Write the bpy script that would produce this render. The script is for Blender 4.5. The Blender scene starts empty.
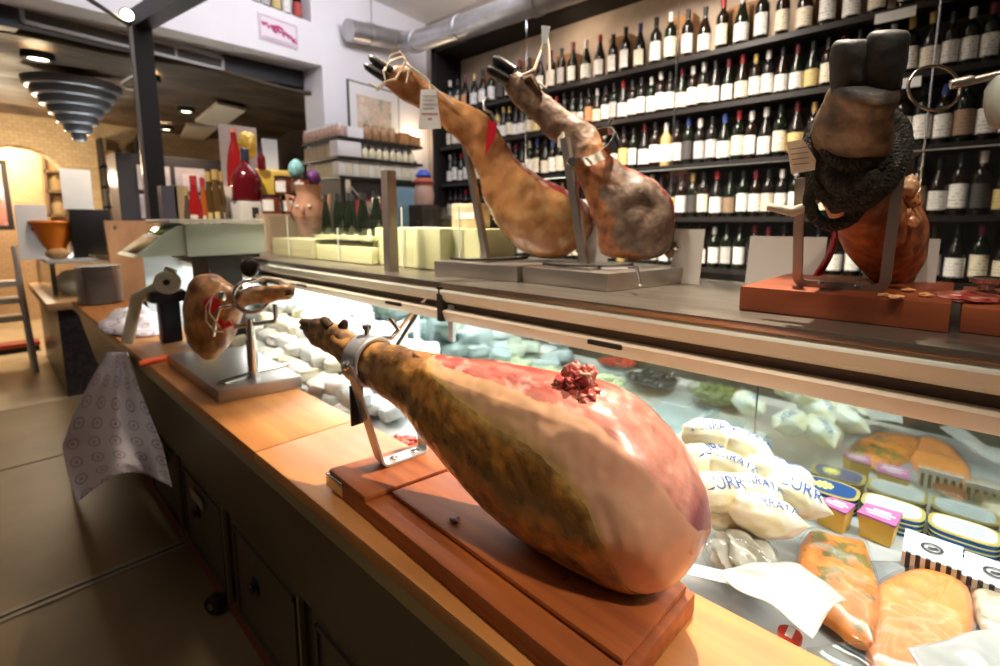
import bpy, bmesh, math, random
import numpy as np
from mathutils import Vector, Matrix, noise
random.seed(7)
R = random.Random(11)
PI = math.pi
C = bpy.context.scene.collection
HC = 1.35                       # eye height; everything below is modelled relative to eye level, then lifted

# ---------------------------------------------------------------- measured camera
PX, PY, FP = 505.0, 289.0, 491.0
PITCH = math.atan2(67.0, FP)
YAW = math.atan2(530.0, math.hypot(FP, 67.0))
fh = np.array([math.sin(YAW), math.cos(YAW), 0.0])
rt = np.array([math.cos(YAW), -math.sin(YAW), 0.0])
fw = fh*math.cos(PITCH) + np.array([0, 0, -math.sin(PITCH)])
up = np.cross(rt, fw)
def ray(x, y): return fw + rt*((x-PX)/FP) + up*((PY-y)/FP)
def onz(x, y, z): d = ray(x, y); return Vector(d*(z/d[2]))
def onx(x, y, X): d = ray(x, y); return Vector(d*(X/d[0]))
def ony(x, y, Y): d = ray(x, y); return Vector(d*(Y/d[1]))
def onp(x, y, P0, n):
    d = ray(x, y); n = np.array(n, float); return Vector(d*(np.dot(np.array(P0, float), n)/np.dot(d, n)))

# ---------------------------------------------------------------- materials
MATS = {}
def nodes_of(name):
    m = bpy.data.materials.new(name); m.use_nodes = True
    nt = m.node_tree; return m, nt, nt.nodes, nt.links, nt.nodes['Principled BSDF']
def mat(name, col, rough=.5, metal=0, var=0, scale=8, bump=0, bscale=None, emit=0, trans=0, ior=1.45, coat=0, sss=0, stretch=None, col2=None, alpha=1):
    if name in MATS: return MATS[name]
    m, nt, N, L, b = nodes_of(name)
    c = tuple(col)+(1,)
    b.inputs['Base Color'].default_value = c
    b.inputs['Roughness'].default_value = rough
    b.inputs['Metallic'].default_value = metal
    b.inputs['IOR'].default_value = ior
    b.inputs['Transmission Weight'].default_value = trans
    b.inputs['Coat Weight'].default_value = coat
    b.inputs['Alpha'].default_value = alpha
    if sss: b.inputs['Subsurface Weight'].default_value = sss; b.inputs['Subsurface Radius'].default_value = (.02, .008, .005); b.inputs['Subsurface Scale'].default_value = .5
    if emit: b.inputs['Emission Color'].default_value = c; b.inputs['Emission Strength'].default_value = emit
    if var or bump:
        tc = N.new('ShaderNodeTexCoord'); mp = N.new('ShaderNodeMapping'); L.new(tc.outputs['Object'], mp.inputs[0])
        if stretch: mp.inputs['Scale'].default_value = stretch
        nz = N.new('ShaderNodeTexNoise'); nz.inputs['Scale'].default_value = scale; nz.inputs['Detail'].default_value = 6; L.new(mp.outputs[0], nz.inputs['Vector'])
        if var:
            rp = N.new('ShaderNodeValToRGB'); e = rp.color_ramp.elements
            c2 = col2 if col2 else tuple(max(0, v*(1-var)) for v in col)
            c1 = col if col2 else tuple(min(1, v*(1+var*.6)) for v in col)
            e[0].position = .32; e[0].color = tuple(c2)+(1,); e[1].position = .68; e[1].color = tuple(c1)+(1,)
            L.new(nz.outputs['Fac'], rp.inputs[0]); L.new(rp.outputs[0], b.inputs['Base Color'])
        if bump:
            nb = N.new('ShaderNodeTexNoise'); nb.inputs['Scale'].default_value = bscale or scale*3; nb.inputs['Detail'].default_value = 5; L.new(mp.outputs[0], nb.inputs['Vector'])
            bp = N.new('ShaderNodeBump'); bp.inputs['Strength'].default_value = bump; bp.inputs['Distance'].default_value = .01
            L.new(nb.outputs['Fac'], bp.inputs['Height']); L.new(bp.outputs[0], b.inputs['Normal'])
    MATS[name] = m; return m
def wood(name, c1, c2, axis=1, rough=.4, scale=1.0, coat=0, spots=0):
    """long grain along one axis plus fine streaks"""
    m, nt, N, L, b = nodes_of(name)
    tc = N.new('ShaderNodeTexCoord'); mp = N.new('ShaderNodeMapping'); L.new(tc.outputs['Object'], mp.inputs[0])
    s = [14*scale]*3; s[axis] = 1.1*scale; mp.inputs['Scale'].default_value = s
    nz = N.new('ShaderNodeTexNoise'); nz.inputs['Scale'].default_value = 2.2; nz.inputs['Detail'].default_value = 8; nz.inputs['Distortion'].default_value = .6; L.new(mp.outputs[0], nz.inputs['Vector'])
    rp = N.new('ShaderNodeValToRGB'); e = rp.color_ramp.elements
    e[0].position = .3; e[0].color = tuple(c2)+(1,); e[1].position = .7; e[1].color = tuple(c1)+(1,)
    L.new(nz.outputs['Fac'], rp.inputs[0])
    n2 = N.new('ShaderNodeTexNoise'); n2.inputs['Scale'].default_value = 5; n2.inputs['Detail'].default_value = 6; L.new(tc.outputs['Object'], n2.inputs['Vector'])
    mx = N.new('ShaderNodeMix'); mx.data_type = 'RGBA'; mx.blend_type = 'MULTIPLY'; mx.inputs['Factor'].default_value = .45+spots
    r2 = N.new('ShaderNodeValToRGB'); r2.color_ramp.elements[0].position = .3; r2.color_ramp.elements[0].color = (.45, .38, .33, 1); r2.color_ramp.elements[1].position = .6
    L.new(n2.outputs['Fac'], r2.inputs[0]); L.new(rp.outputs[0], mx.inputs['A']); L.new(r2.outputs[0], mx.inputs['B'])
    L.new(mx.outputs['Result'], b.inputs['Base Color'])
    b.inputs['Coat Weight'].default_value = coat; b.inputs['Coat Roughness'].default_value = .25
    r3 = N.new('ShaderNodeMapRange'); r3.inputs['To Min'].default_value = rough-.1; r3.inputs['To Max'].default_value = rough+.2
    L.new(n2.outputs['Fac'], r3.inputs['Value']); L.new(r3.outputs[0], b.inputs['Roughness'])
    bp = N.new('ShaderNodeBump'); bp.inputs['Strength'].default_value = .12; bp.inputs['Distance'].default_value = .004
    L.new(nz.outputs['Fac'], bp.inputs['Height']); L.new(bp.outputs[0], b.inputs['Normal'])
    MATS[name] = m; return m
def vcmat(name, rough=.4, coat=0, bump=.3, bscale=60, detail=.25, dscale=40, stretch=(1, 1, 1), sss=0):
    """colour comes from what the flesh / skin itself is (per-vertex), broken up by fine noise"""
    m, nt, N, L, b = nodes_of(name)
    at = N.new('ShaderNodeAttribute'); at.attribute_name = 'tint'
    tc = N.new('ShaderNodeTexCoord'); mp = N.new('ShaderNodeMapping'); mp.inputs['Scale'].default_value = stretch; L.new(tc.outputs['Object'], mp.inputs[0])
    nz = N.new('ShaderNodeTexNoise'); nz.inputs['Scale'].default_value = dscale; nz.inputs['Detail'].default_value = 7; L.new(mp.outputs[0], nz.inputs['Vector'])
    mr = N.new('ShaderNodeMapRange'); mr.inputs['From Min'].default_value = .3; mr.inputs['From Max'].default_value = .7
    mr.inputs['To Min'].default_value = 1-detail*1.6; mr.inputs['To Max'].default_value = 1+detail; L.new(nz.outputs['Fac'], mr.inputs['Value'])
    vm = N.new('ShaderNodeVectorMath'); vm.operation = 'SCALE'; L.new(at.outputs['Color'], vm.inputs[0]); L.new(mr.outputs[0], vm.inputs['Scale'])
    L.new(vm.outputs[0], b.inputs['Base Color'])
    r3 = N.new('ShaderNodeMapRange'); r3.inputs['To Min'].default_value = max(.05, rough-.15); r3.inputs['To Max'].default_value = rough+.2
    L.new(nz.outputs['Fac'], r3.inputs['Value']); L.new(r3.outputs[0], b.inputs['Roughness'])
    b.inputs['Coat Weight'].default_value = coat; b.inputs['Coat Roughness'].default_value = .2
    if sss: b.inputs['Subsurface Weight'].default_value = sss; b.inputs['Subsurface Radius'].default_value = (.012, .005, .003); b.inputs['Subsurface Scale'].default_value = .5
    nb = N.new('ShaderNodeTexNoise'); nb.inputs['Scale'].default_value = bscale; nb.inputs['Detail'].default_value = 6; L.new(mp.outputs[0], nb.inputs['Vector'])
    bp = N.new('ShaderNodeBump'); bp.inputs['Strength'].default_value = bump; bp.inputs['Distance'].default_value = .004
    L.new(nb.outputs['Fac'], bp.inputs['Height']); L.new(bp.outputs[0], b.inputs['Normal'])
    MATS[name] = m; return m

# ---------------------------------------------------------------- mesh building
class MB:
    def __init__(s): s.bm = bmesh.new()
    def box(s, lo, hi, rz=0, bev=0, piv=None, M=None):
        lo = Vector(lo); hi = Vector(hi); c = (lo+hi)/2; d = hi-lo
        r = bmesh.ops.create_cube(s.bm, size=1); vs = r['verts']
        bmesh.ops.scale(s.bm, vec=d, verts=vs)
        if bev:
            es = list({e for v in vs for e in v.link_edges})
            q = bmesh.ops.bevel(s.bm, geom=es, offset=bev, segments=2, profile=.6, affect='EDGES')
            vs = list({v for f in q['faces'] for v in f.verts} | {v for v in vs if v.is_valid})
        bmesh.ops.translate(s.bm, vec=c, verts=vs)
        if rz: bmesh.ops.rotate(s.bm, cent=piv if piv else c, matrix=Matrix.Rotation(rz, 3, 'Z'), verts=vs)
        if M is not None: bmesh.ops.transform(s.bm, matrix=M, verts=vs)
        return s
    def prism(s, pts, vec, bev=0):
        """polygon pts (3D, planar) extruded by vec"""
        vec = Vector(vec); a = [s.bm.verts.new(Vector(p)) for p in pts]; b = [s.bm.verts.new(Vector(p)+vec) for p in pts]
        n = len(pts); fs = [s.bm.faces.new(a), s.bm.faces.new(b[::-1])]
        for i in range(n): fs.append(s.bm.faces.new((a[i], b[i], b[(i+1) % n], a[(i+1) % n])))
        bmesh.ops.recalc_face_normals(s.bm, faces=fs)
        if bev: bmesh.ops.bevel(s.bm, geom=list({e for f in fs for e in f.edges}), offset=bev, segments=2, profile=.6, affect='EDGES')
        return s
    def poly(s, pts):
        s.bm.faces.new([s.bm.verts.new(Vector(p)) for p in pts]); return s
    def tube(s, pts, r, seg=10, cap=True, flat=None):
        """sweep a circle (or a flat strip: flat=(w,h,normal)) along pts; r is a number or list"""
        P = [Vector(p) for p in pts]; n = len(P); rings = []
        rr = r if isinstance(r, (list, tuple)) else [r]*n
        ref = None
        for i in range(n):
            t = (P[min(i+1, n-1)]-P[max(i-1, 0)]); t = t.normalized() if t.length > 1e-9 else Vector((0, 0, 1))
            if flat:
                nn = Vector(flat[2]); a = (nn-t*nn.dot(t)).normalized(); b = t.cross(a)
                w, h = flat[0]/2, flat[1]/2
                rings.append([s.bm.verts.new(P[i]+a*y*h+b*x*w) for x, y in ((-1, -1), (1, -1), (1, 1), (-1, 1))])
            else:
                if ref is None: ref = Vector((0, 0, 1)) if abs(t.z) < .9 else Vector((1, 0, 0))
                a = (ref-t*ref.dot(t)).normalized(); ref = a; b = t.cross(a)
                rings.append([s.bm.verts.new(P[i]+(a*math.cos(2*PI*k/seg)+b*math.sin(2*PI*k/seg))*rr[i]) for k in range(seg)])
        m = len(rings[0]); fs = []
        for i in range(n-1):
            for k in range(m): fs.append(s.bm.faces.new((rings[i][k], rings[i][(k+1) % m], rings[i+1][(k+1) % m], rings[i+1][k])))
        if cap: fs += [s.bm.faces.new(rings[0][::-1]), s.bm.faces.new(rings[-1])]
        bmesh.ops.recalc_face_normals(s.bm, faces=fs)
        return s
    def lathe(s, prof, c=(0, 0, 0), seg=20, axis=(0, 0, 1), arc=None, cap=True):
        """prof = [(r,h)...] turned about axis through c"""
        q = Vector((0, 0, 1)).rotation_difference(Vector(axis)); c = Vector(c); rings = []
        n = seg if arc is None else seg+1
        for r, h in prof:
            ring = []
            for k in range(n):
                a = 2*PI*k/seg if arc is None else arc[0]+(arc[1]-arc[0])*k/seg
                ring.append(s.bm.verts.new(c+q@Vector((r*math.cos(a), r*math.sin(a), h))))
            rings.append(ring)
        fs = []
        for i in range(len(rings)-1):
            for k in range(n if arc is None else seg):
                fs.append(s.bm.faces.new((rings[i][k], rings[i][(k+1) % n], rings[i+1][(k+1) % n], rings[i+1][k])))
        if cap and arc is None:
            for ring, r in ((rings[0], prof[0][0]), (rings[-1], prof[-1][0])):
                if r > 1e-6: fs.append(s.bm.faces.new(ring))
        if arc is None: bmesh.ops.recalc_face_normals(s.bm, faces=fs)
        return s
    def ring(s, c, axis, R0, r, w=None, seg=28):
        """band (w wide, r thick) or torus round an axis"""
        if w: prof = [(R0, -w/2), (R0+r, -w/2), (R0+r, w/2), (R0, w/2), (R0, -w/2)]
        else: prof = [(R0+r*math.cos(2*PI*k/10), r*math.sin(2*PI*k/10)) for k in range(11)]
        return s.lathe(prof, c, seg, axis, cap=False)
    def blob(s, c, rad, sub=3, amp=0, freq=20, seed=0, rz=0, sq=1, M=None):
        r = bmesh.ops.create_icosphere(s.bm, subdivisions=sub, radius=1)
        for v in r['verts']:
            d = v.co.copy()
            if sq != 1: d = Vector([math.copysign(abs(q)**sq, q) for q in d])
            k = 1+amp*noise.noise(v.co*freq+Vector((seed*3.1, seed*1.7, seed)))
            v.co = Vector((d.x*rad[0], d.y*rad[1], d.z*rad[2]))*k
        if M is not None: bmesh.ops.transform(s.bm, matrix=M, verts=r['verts'])
        if rz: bmesh.ops.rotate(s.bm, cent=(0, 0, 0), matrix=Matrix.Rotation(rz, 3, 'Z'), verts=r['verts'])
        bmesh.ops.translate(s.bm, vec=Vector(c), verts=r['verts'])
        return s
    def grid(s, f, nu, nv):
        V = [[s.bm.verts.new(Vector(f(i/nu, j/nv))) for j in range(nv+1)] for i in range(nu+1)]
        for i in range(nu):
            for j in range(nv): s.bm.faces.new((V[i][j], V[i+1][j], V[i+1][j+1], V[i][j+1]))
        return s
    def disc(s, c, axis, r, seg=20): return s.lathe([(0, 0), (r, 0)], c, seg, axis, cap=False)
    def build(s, name, m=None, parent=None, smooth=True, angle=40, solid=0, flip=False):
        if flip: bmesh.ops.reverse_faces(s.bm, faces=s.bm.faces[:])
        bmesh.ops.remove_doubles(s.bm, verts=s.bm.verts[:], dist=1e-6)
        me = bpy.data.meshes.new(name); 
        bb = [v.co.copy() for v in s.bm.verts]
        lo = Vector([min(v[i] for v in bb) for i in range(3)]); hi = Vector([max(v[i] for v in bb) for i in range(3)])
        o = bpy.data.objects.new(name, me)
        if parent is None:
            org = Vector(((lo.x+hi.x)/2, (lo.y+hi.y)/2, lo.z)); o.location = org
        else:
            org = world_of(parent)
            o.parent = parent
        bmesh.ops.translate(s.bm, vec=-org, verts=s.bm.verts[:])
        s.bm.to_mesh(me); s.bm.free()
        if smooth:
            for p in me.polygons: p.use_smooth = True
            try: me.set_sharp_from_angle(angle=math.radians(angle))
            except Exception: pass
        if m: me.materials.append(m)
        C.objects.link(o)
        if solid:
            md = o.modifiers.new('thick', 'SOLIDIFY'); md.thickness = solid; md.offset = 0
        return o
def world_of(o):
    v = Vector((0, 0, 0))
    while o is not None: v = v+o.location; o = o.parent
    return v
def tag(o, label=None, cat=None, group=None, kind=None):
    if label: o['label'] = label
    if cat: o['category'] = cat
    if group: o['group'] = group
    if kind: o['kind'] = kind
    return o
def thing(name, loc, label, cat, group=None):
    o = bpy.data.objects.new(name, None); o.empty_display_size = .05; C.objects.link(o); o.location = Vector(loc)
    return tag(o, label, cat, group)
def struct(o): o['kind'] = 'structure'; return o
def copy_tree(o, loc=None, parent=None):
    c = o.copy(); C.objects.link(c)
    if parent is not None: c.parent = parent
    if loc is not None: c.location = Vector(loc)
    for ch in list(o.children): copy_tree(ch, None, c)
    return c
def B(lo, hi, name, m, parent=None, bev=0, **k): return MB().box(lo, hi, bev=bev).build(name, m, parent, **k)
ORD = ['first','second','third','fourth','fifth','sixth','seventh','eighth','ninth','tenth','eleventh','twelfth','thirteenth','fourteenth','fifteenth','sixteenth','seventeenth','eighteenth','nineteenth','twentieth']
def ordn(i):
    if i <= 20: return ORD[i-1]
    t = {2:'twenty',3:'thirty',4:'forty',5:'fifty'}[i//10]
    return {2:'twentieth',3:'thirtieth',4:'fortieth',5:'fiftieth'}[i//10] if i % 10 == 0 else t+'-'+ORD[i % 10-1]
def text_mesh(txt, size, name='t', ext=0):
    cu = bpy.data.curves.new(name, 'FONT'); cu.body = txt; cu.size = size; cu.extrude = ext; cu.align_x = 'CENTER'; cu.align_y = 'CENTER'; cu.resolution_u = 3
    o = bpy.data.objects.new(name, cu); C.objects.link(o)
    dg = bpy.context.evaluated_depsgraph_get(); me = bpy.data.meshes.new_from_object(o.evaluated_get(dg))
    bpy.data.objects.remove(o); bpy.data.curves.remove(cu); return me
def text_on(txt, size, M, name, m, parent=None):
    """flat lettering placed by matrix M (x right, y up, z out)"""
    me = text_mesh(txt, size); b = MB(); b.bm.from_mesh(me); bmesh.ops.transform(b.bm, matrix=M, verts=b.bm.verts[:]); bpy.data.meshes.remove(me)
    return b.build(name, m, parent, smooth=False)
def frame_M(o, x, y):
    x = Vector(x).normalized(); z = x.cross(Vector(y)).normalized(); y = z.cross(x)
    M = Matrix((x, y, z)).transposed().to_4x4(); M.translation = Vector(o); return M
# ---------------------------------------------------------------- shared materials
STEEL = mat('brushed_steel', (.45, .41, .38), .32, 1, var=.12, scale=30, stretch=(1, 1, 20), bump=.02, bscale=120)
STEELD = mat('dull_steel', (.44, .39, .35), .36, .9, var=.05, scale=10)
STEELP = mat('polished_steel', (.62, .60, .57), .18, 1, var=.1, scale=15)
CHROME = mat('chrome', (.75, .74, .72), .1, 1)
BLACKM = mat('black_painted_metal', (.018, .015, .014), .4, 0, var=.2)
DARKB = mat('dark_brown_metal', (.010, .007, .006), .75)
WHITEW = mat('white_plaster', (.80, .77, .80), .8, var=.04, scale=2, bump=.05, bscale=30)
WOODC = wood('counter_beech', (.60, .25, .062), (.47, .17, .038), 1, .45, coat=.08)
WOODB = wood('oiled_board', (.50, .130, .017), (.25, .050, .007), 1, .58, coat=.04)
WOODR = wood('cherry_block', (.34, .080, .022), (.22, .042, .012), 1, .5, coat=.05)
WOODL = wood('pale_board', (.72, .40, .19), (.62, .31, .14), 2, .5, scale=.6)
PAPER = mat('white_paper', (.82, .81, .80), .6, var=.05, scale=6)
BLACKT = mat('black_ink', (.03, .03, .03), .6)
GLASS = None
def glassy(name, tint, refl=.25, rough=.02, fac=None, gcol=None):
    """thin pane: see-through with a mirror share (grows at grazing angles)"""
    m = bpy.data.materials.new(name); m.use_nodes = True; nt = m.node_tree; N = nt.nodes; L = nt.links; N.clear()
    out = N.new('ShaderNodeOutputMaterial'); t = N.new('ShaderNodeBsdfTransparent'); t.inputs[0].default_value = tuple(tint)+(1,)
    g = N.new('ShaderNodeBsdfGlossy'); g.inputs['Roughness'].default_value = rough
    if gcol: g.inputs[0].default_value = tuple(gcol)+(1,)
    fr = N.new('ShaderNodeLayerWeight'); fr.inputs['Blend'].default_value = .5
    pw = N.new('ShaderNodeMath'); pw.operation = 'POWER'; pw.inputs[1].default_value = 4; L.new(fr.outputs['Facing'], pw.inputs[0])
    ad = N.new('ShaderNodeMath'); ad.operation = 'MULTIPLY_ADD'; ad.use_clamp = True; ad.inputs[1].default_value = .6; ad.inputs[2].default_value = refl; L.new(pw.outputs[0], ad.inputs[0])
    mx = N.new('ShaderNodeMixShader'); L.new(ad.outputs[0], mx.inputs[0]); L.new(t.outputs[0], mx.inputs[1]); L.new(g.outputs[0], mx.inputs[2]); L.new(mx.outputs[0], out.inputs[0])
    MATS[name] = m; return m
PANE = glassy('case_glass', (.86, .93, .91), .34, 0, gcol=(.82, .92, .92))
CLEARP = glassy('clear_plastic', (.93, .95, .93), .04, .12)
CLEARG = glassy('clear_glass', (.965, .98, .97), .03, .02)
FILMP = glassy('cling_film', (.97, .97, .97), .03, .14)
# ================================================================ SETTING
ZF = -HC
FLOORM = mat('concrete_floor', (.25, .175, .088), .42, var=.25, scale=2.2, bump=.06, bscale=14)
struct(B((-2.5, -2.0, ZF-.05), (4.2, 4.93, ZF), 'floor', FLOORM))
struct(B((-2.5, 4.97, ZF-.05), (4.2, 11.2, ZF), 'floor', mat('back_floor', (.62, .47, .29), .5, var=.15, scale=3)))
JOINT = mat('joint_strip', (.34, .29, .22), .45, .2)
DARKJ = mat('dark_joint', (.06, .045, .03), .8)
struct(B((-2.5, 4.93, ZF-.05), (4.2, 4.97, ZF+.004), 'trim_1', JOINT))
b = MB().box((-2.5, 2.275, ZF-.01), (.50, 2.295, ZF+.004)).box((-2.5, 2.31, ZF-.01), (.50, 2.33, ZF+.004)); struct(b.build('trim_2', JOINT))
struct(B((-2.5, 2.295, ZF-.005), (.5, 2.31, ZF+.0015), 'trim_3', DARKJ))
struct(B((-2.5, 3.74, ZF-.005), (.5, 3.752, ZF+.0015), 'trim_4', DARKJ))
struct(B((3.76, -1.5, ZF), (3.86, 5.2, 2.3), 'wall_right', mat('taupe_wall', (.34, .29, .26), .8, var=.1, scale=3)))
struct(B((-.2, -2, 2.25), (4.2, 5.2, 2.3), 'ceiling', mat('white_ceiling', (.72, .69, .68), .9)))
# far wall, turned a little against the counter; opening to the back room on its left
wo = Vector((.33, 4.28, 0)); wu = Vector((.9903, .139, 0)); wv = Vector((-.139, .9903, 0))
def wp(u, z, off=0): return wo+wu*u+wv*off+Vector((0, 0, z))
def wl(x, y, off=0):
    p = onp(x, y, wo+wv*off, wv); return (p-wo).dot(wu), p.z
def wbox(u0, u1, z0, z1, o0, o1, mb=None):
    mb = mb or MB()
    mb.prism([wp(u0, z0, o0), wp(u1, z0, o0), wp(u1, z0, o1), wp(u0, z0, o1)], (0, 0, z1-z0)); return mb
uP = wl(326, 150)[0]                       # left edge of the pier
n0, n1, nicheZ = wl(228, 8)[0], wl(311, 15)[0], wl(300, 18)[1]
def zl(u): return 1.392+.045*(u-.66)
def wslab(u0, u1, ztop, zbot, o0, o1, mb=None):
    mb = mb or MB(); f = zbot if callable(zbot) else (lambda u: zbot); g_ = ztop if callable(ztop) else (lambda u: ztop)
    mb.prism([wp(u0, f(u0), o0), wp(u1, f(u1), o0), wp(u1, g_(u1), o0), wp(u0, g_(u0), o0)], wv*(o1-o0)); return mb
b = wslab(-2.6, n0, 2.27, zl, 0, .3); wslab(n0, n1, nicheZ, zl, 0, .3, b); wslab(n1, uP, 2.27, zl, 0, .3, b)
wbox(n0, n1, nicheZ, 2.27, .27, .3, b); wbox(uP, 3.95, ZF, 2.27, 0, .3, b)
struct(b.build('wall_far', WHITEW, smooth=False))
struct(wslab(1.31, uP+.02, lambda u: zl(u)-.002, lambda u: zl(u)-.155, .302, .42).build('trim_5', mat('dark_lintel', (.012, .012, .016), .5), smooth=False))
struct(wslab(-2.6, .03, lambda u: zl(u)-.002, lambda u: zl(u)-.13, .302, .42).build('trim_6', mat('dark_lintel', (.03, .025, .022), .5), smooth=False))
struct(wbox(-2.6, uP, 1.50, 1.56, .302, .6).build('trim_7', WHITEW, smooth=False))
# air grille
g = thing('air_vent', wp(.8, 1.27, .3), 'long white-framed air vent grille under the white lintel, left of the black ceiling frame', 'air vent')
u0, u1, z0, z1 = .04, 1.30, 1.275, 1.380
b = wbox(u0, u1, z0, z0+.018, .28, .31); wbox(u0, u1, z1-.018, z1, .28, .31, b); wbox(u0, u0+.02, z0, z1, .28, .31, b); wbox(u1-.02, u1, z0, z1, .28, .31, b); wbox(.93, .945, z0, z1, .285, .31, b)
b.build('frame', mat('vent_frame', (.42, .40, .40), .5), g, smooth=False)
wbox(u0, u1, z0, z1, .325, .34).build('duct_back', mat('vent_dark', (.03, .025, .02), .8), g, smooth=False)
for k in range(5): wbox(u0+.02, u1-.02, z0+.022+k*.015, z0+.027+k*.015, .295, .315).build('slat', mat('vent_slat', (.22, .20, .18), .5), g, smooth=False)

# ---------------------------------------------------------------- BACK ROOM
CEILD = mat('dark_ribbed_ceiling', (.10, .058, .027), .6, var=.6, scale=3.2, bump=1.0, bscale=7, stretch=(1, 2.4, 1), col2=(.022, .015, .01))
b = MB().grid(lambda u, v: (-3+7.2*u, 4.75+6.4*v, 1.25+.05*noise.noise(Vector((u*9, v*22, 1)))+.02*math.sin(v*60)), 40, 80)
struct(b.build('ceiling', CEILD, flip=True, solid=.04))
BRICK = None
def brick(name, c1, c2, mo, sc=9):
    m, nt, N, L, bs = nodes_of(name); tc = N.new('ShaderNodeTexCoord'); sx = N.new('ShaderNodeSeparateXYZ'); cx = N.new('ShaderNodeCombineXYZ')
    L.new(tc.outputs['Object'], sx.inputs[0]); ad = N.new('ShaderNodeMath'); L.new(sx.outputs[0], ad.inputs[0]); L.new(sx.outputs[1], ad.inputs[1]); L.new(ad.outputs[0], cx.inputs[0]); L.new(sx.outputs[2], cx.inputs[1])
    bt = N.new('ShaderNodeTexBrick'); L.new(cx.outputs[0], bt.inputs[0]); bt.inputs['Scale'].default_value = sc
    bt.inputs['Color1'].default_value = c1+(1,); bt.inputs['Color2'].default_value = c2+(1,); bt.inputs['Mortar'].default_value = mo+(1,); L.new(bt.outputs[0], bs.inputs['Base Color']); bs.inputs['Roughness'].default_value = .85
    MATS[name] = m; return m
BRICK = brick('buff_brick', (.50, .36, .20), (.42, .29, .16), (.30, .21, .12), 6)
# brick arch wall: arch opening centred left of frame
YB = 8.3
def bk(x, y, Y=YB): return ony(x, y, Y)
pA = bk(10, 143); pB = bk(92, 200); cx0 = pA.x-.12
ra = 0.0
# arch outline px: apex (10,144) .. (45,153) (70,178) (88,215)
arch = [bk(-60, 185), bk(-40, 160), bk(-15, 147), bk(10, 144), bk(30, 147), bk(45, 153), bk(58, 164), bk(70, 179), bk(80, 197), bk(88, 220), bk(92, 250)]
b = MB()
outer = [Vector((p.x, YB, 1.3)) for p in arch]
for i in range(len(arch)-1):
    b.prism([arch[i], arch[i+1], outer[i+1], outer[i]], (0, .35, 0))
xr = arch[-1].x
b.prism([Vector((xr, YB, ZF)), Vector((3.2, YB, ZF)), Vector((3.2, YB, 1.3)), Vector((xr, YB, 1.3))], (0, .35, 0))
struct(b.build('wall_back', BRICK, smooth=False))
struct(MB().box((-3, YB+1.1, ZF), (3.2, YB+1.2, 1.3)).build('wall_alcove', brick('warm_brick', (.62, .42, .25), (.55, .36, .2), (.42, .28, .16), 6), smooth=False))
struct(MB().box((3.1, 4.9, ZF), (3.2, YB, 1.3)).build('wall_side', mat('dark_side_wall', (.05, .035, .025), .7)))
struct(MB().box((-3, YB, 1.0), (-.9, YB+.3, 1.3)).build('trim_8', BRICK))
# stepped cone lamp hung from the ceiling
cl = bk(75, 100, 5.6)
ct = thing('pendant_lamp', (cl.x, 5.6, .70), 'large stepped inverted-cone lamp in dark metal hanging in the back room', 'ceiling lamp')
prof_r = [.33, .285, .24, .19, .145, .10, .055]; zt = 1.16
lm = mat('cone_metal', (.20, .21, .24), .3, .55, var=.1)
for k, r in enumerate(prof_r):
    z1 = zt-.068*k
    MB().lathe([(max(r-.05, .02), z1-.075), (r-.02, z1-.07), (r-.006, z1-.055), (r, z1-.005), (r-.01, z1)], (cl.x, 5.6, 0), 32).build('tier', lm, ct)
MB().tube([(cl.x, 5.6, 1.155), (cl.x, 5.6, 1.23)], .05, 12).build('stem', lm, ct)
# ceiling downlights
EMW = mat('lamp_warm_glow', (1, .86, .62), emit=14)
def downlight(px, py, r, lab):
    d = ray(px, py); k = 1.17/d[2]; p = Vector(d*k)
    t = thing('downlight', (p.x, p.y, 1.16), lab, 'ceiling light', 'back room downlights')
    MB().ring((p.x, p.y, 1.18), (0, 0, 1), r*.82, r*.3, .05, 20).build('trim_ring', DARKB, t)
    MB().lathe([(0, -.012), (r*.7, -.008), (r*.8, .004), (r*.8, .02)], (p.x, p.y, 1.175), 20, cap=False).build('bulb', EMW, t)
    return p
for px, py, r, lab in ((38, 58, .085, 'square-set warm downlight at the left edge, above the stepped cone lamp'), (152, 80, .055, 'small warm downlight just right of the black post, the upper one of three'), (186, 111, .075, 'warm downlight nearest the pale ceiling panels'),
                       (166, 129, .075, 'warm downlight low beside the black post, behind the other two'), (15, 131, .10, 'warm downlight above the brick arch at the left edge'), (97, 139, .10, 'warm downlight under the tip of the stepped cone lamp')):
    downlight(px, py, r, lab)
for pts, lab in (([(195, 122), (222, 128), (246, 111), (217, 104)], 'larger pale square ceiling panel nearer the white wall'), ([(180, 139), (201, 143), (218, 128), (187, 125)], 'smaller pale square ceiling panel further into the back room')):
    P = [Vector(ray(*q)*(1.18/ray(*q)[2])) for q in pts]
    tag(MB().prism(P, (0, 0, .03)).build('ceiling_panel', mat('panel_beige', (.50, .42, .33), .6), smooth=False), lab, 'ceiling panel', 'pale ceiling panels')
# rest of the back room
cab = thing('display_cabinet', (2.05, 6.8, ZF), 'dark glazed cabinet with white framed panes behind the black post', 'cabinet')
cx_ = ony(178, 200, 6.8).x
B((cx_-.55, 6.8, ZF), (cx_+.75, 7.3, .75), 'body', mat('dark_cabinet', (.03, .025, .03), .5), cab)
for i in range(2):
    for j in range(3):
        x0 = cx_-.37+i*.36; z0 = -.28+j*.32
        p_ = B((x0, 6.785, z0), (x0+.31, 6.80, z0+.27), 'pane', mat('pane_mauve', (.50, .43, .47), .25, var=.3, scale=5), cab)
        B((x0+.07, 6.78, z0+.06), (x0+.24, 6.785, z0+.2), 'sheet', mat('sheet_pink', (.62, .50, .55), .6), p_)
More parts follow.
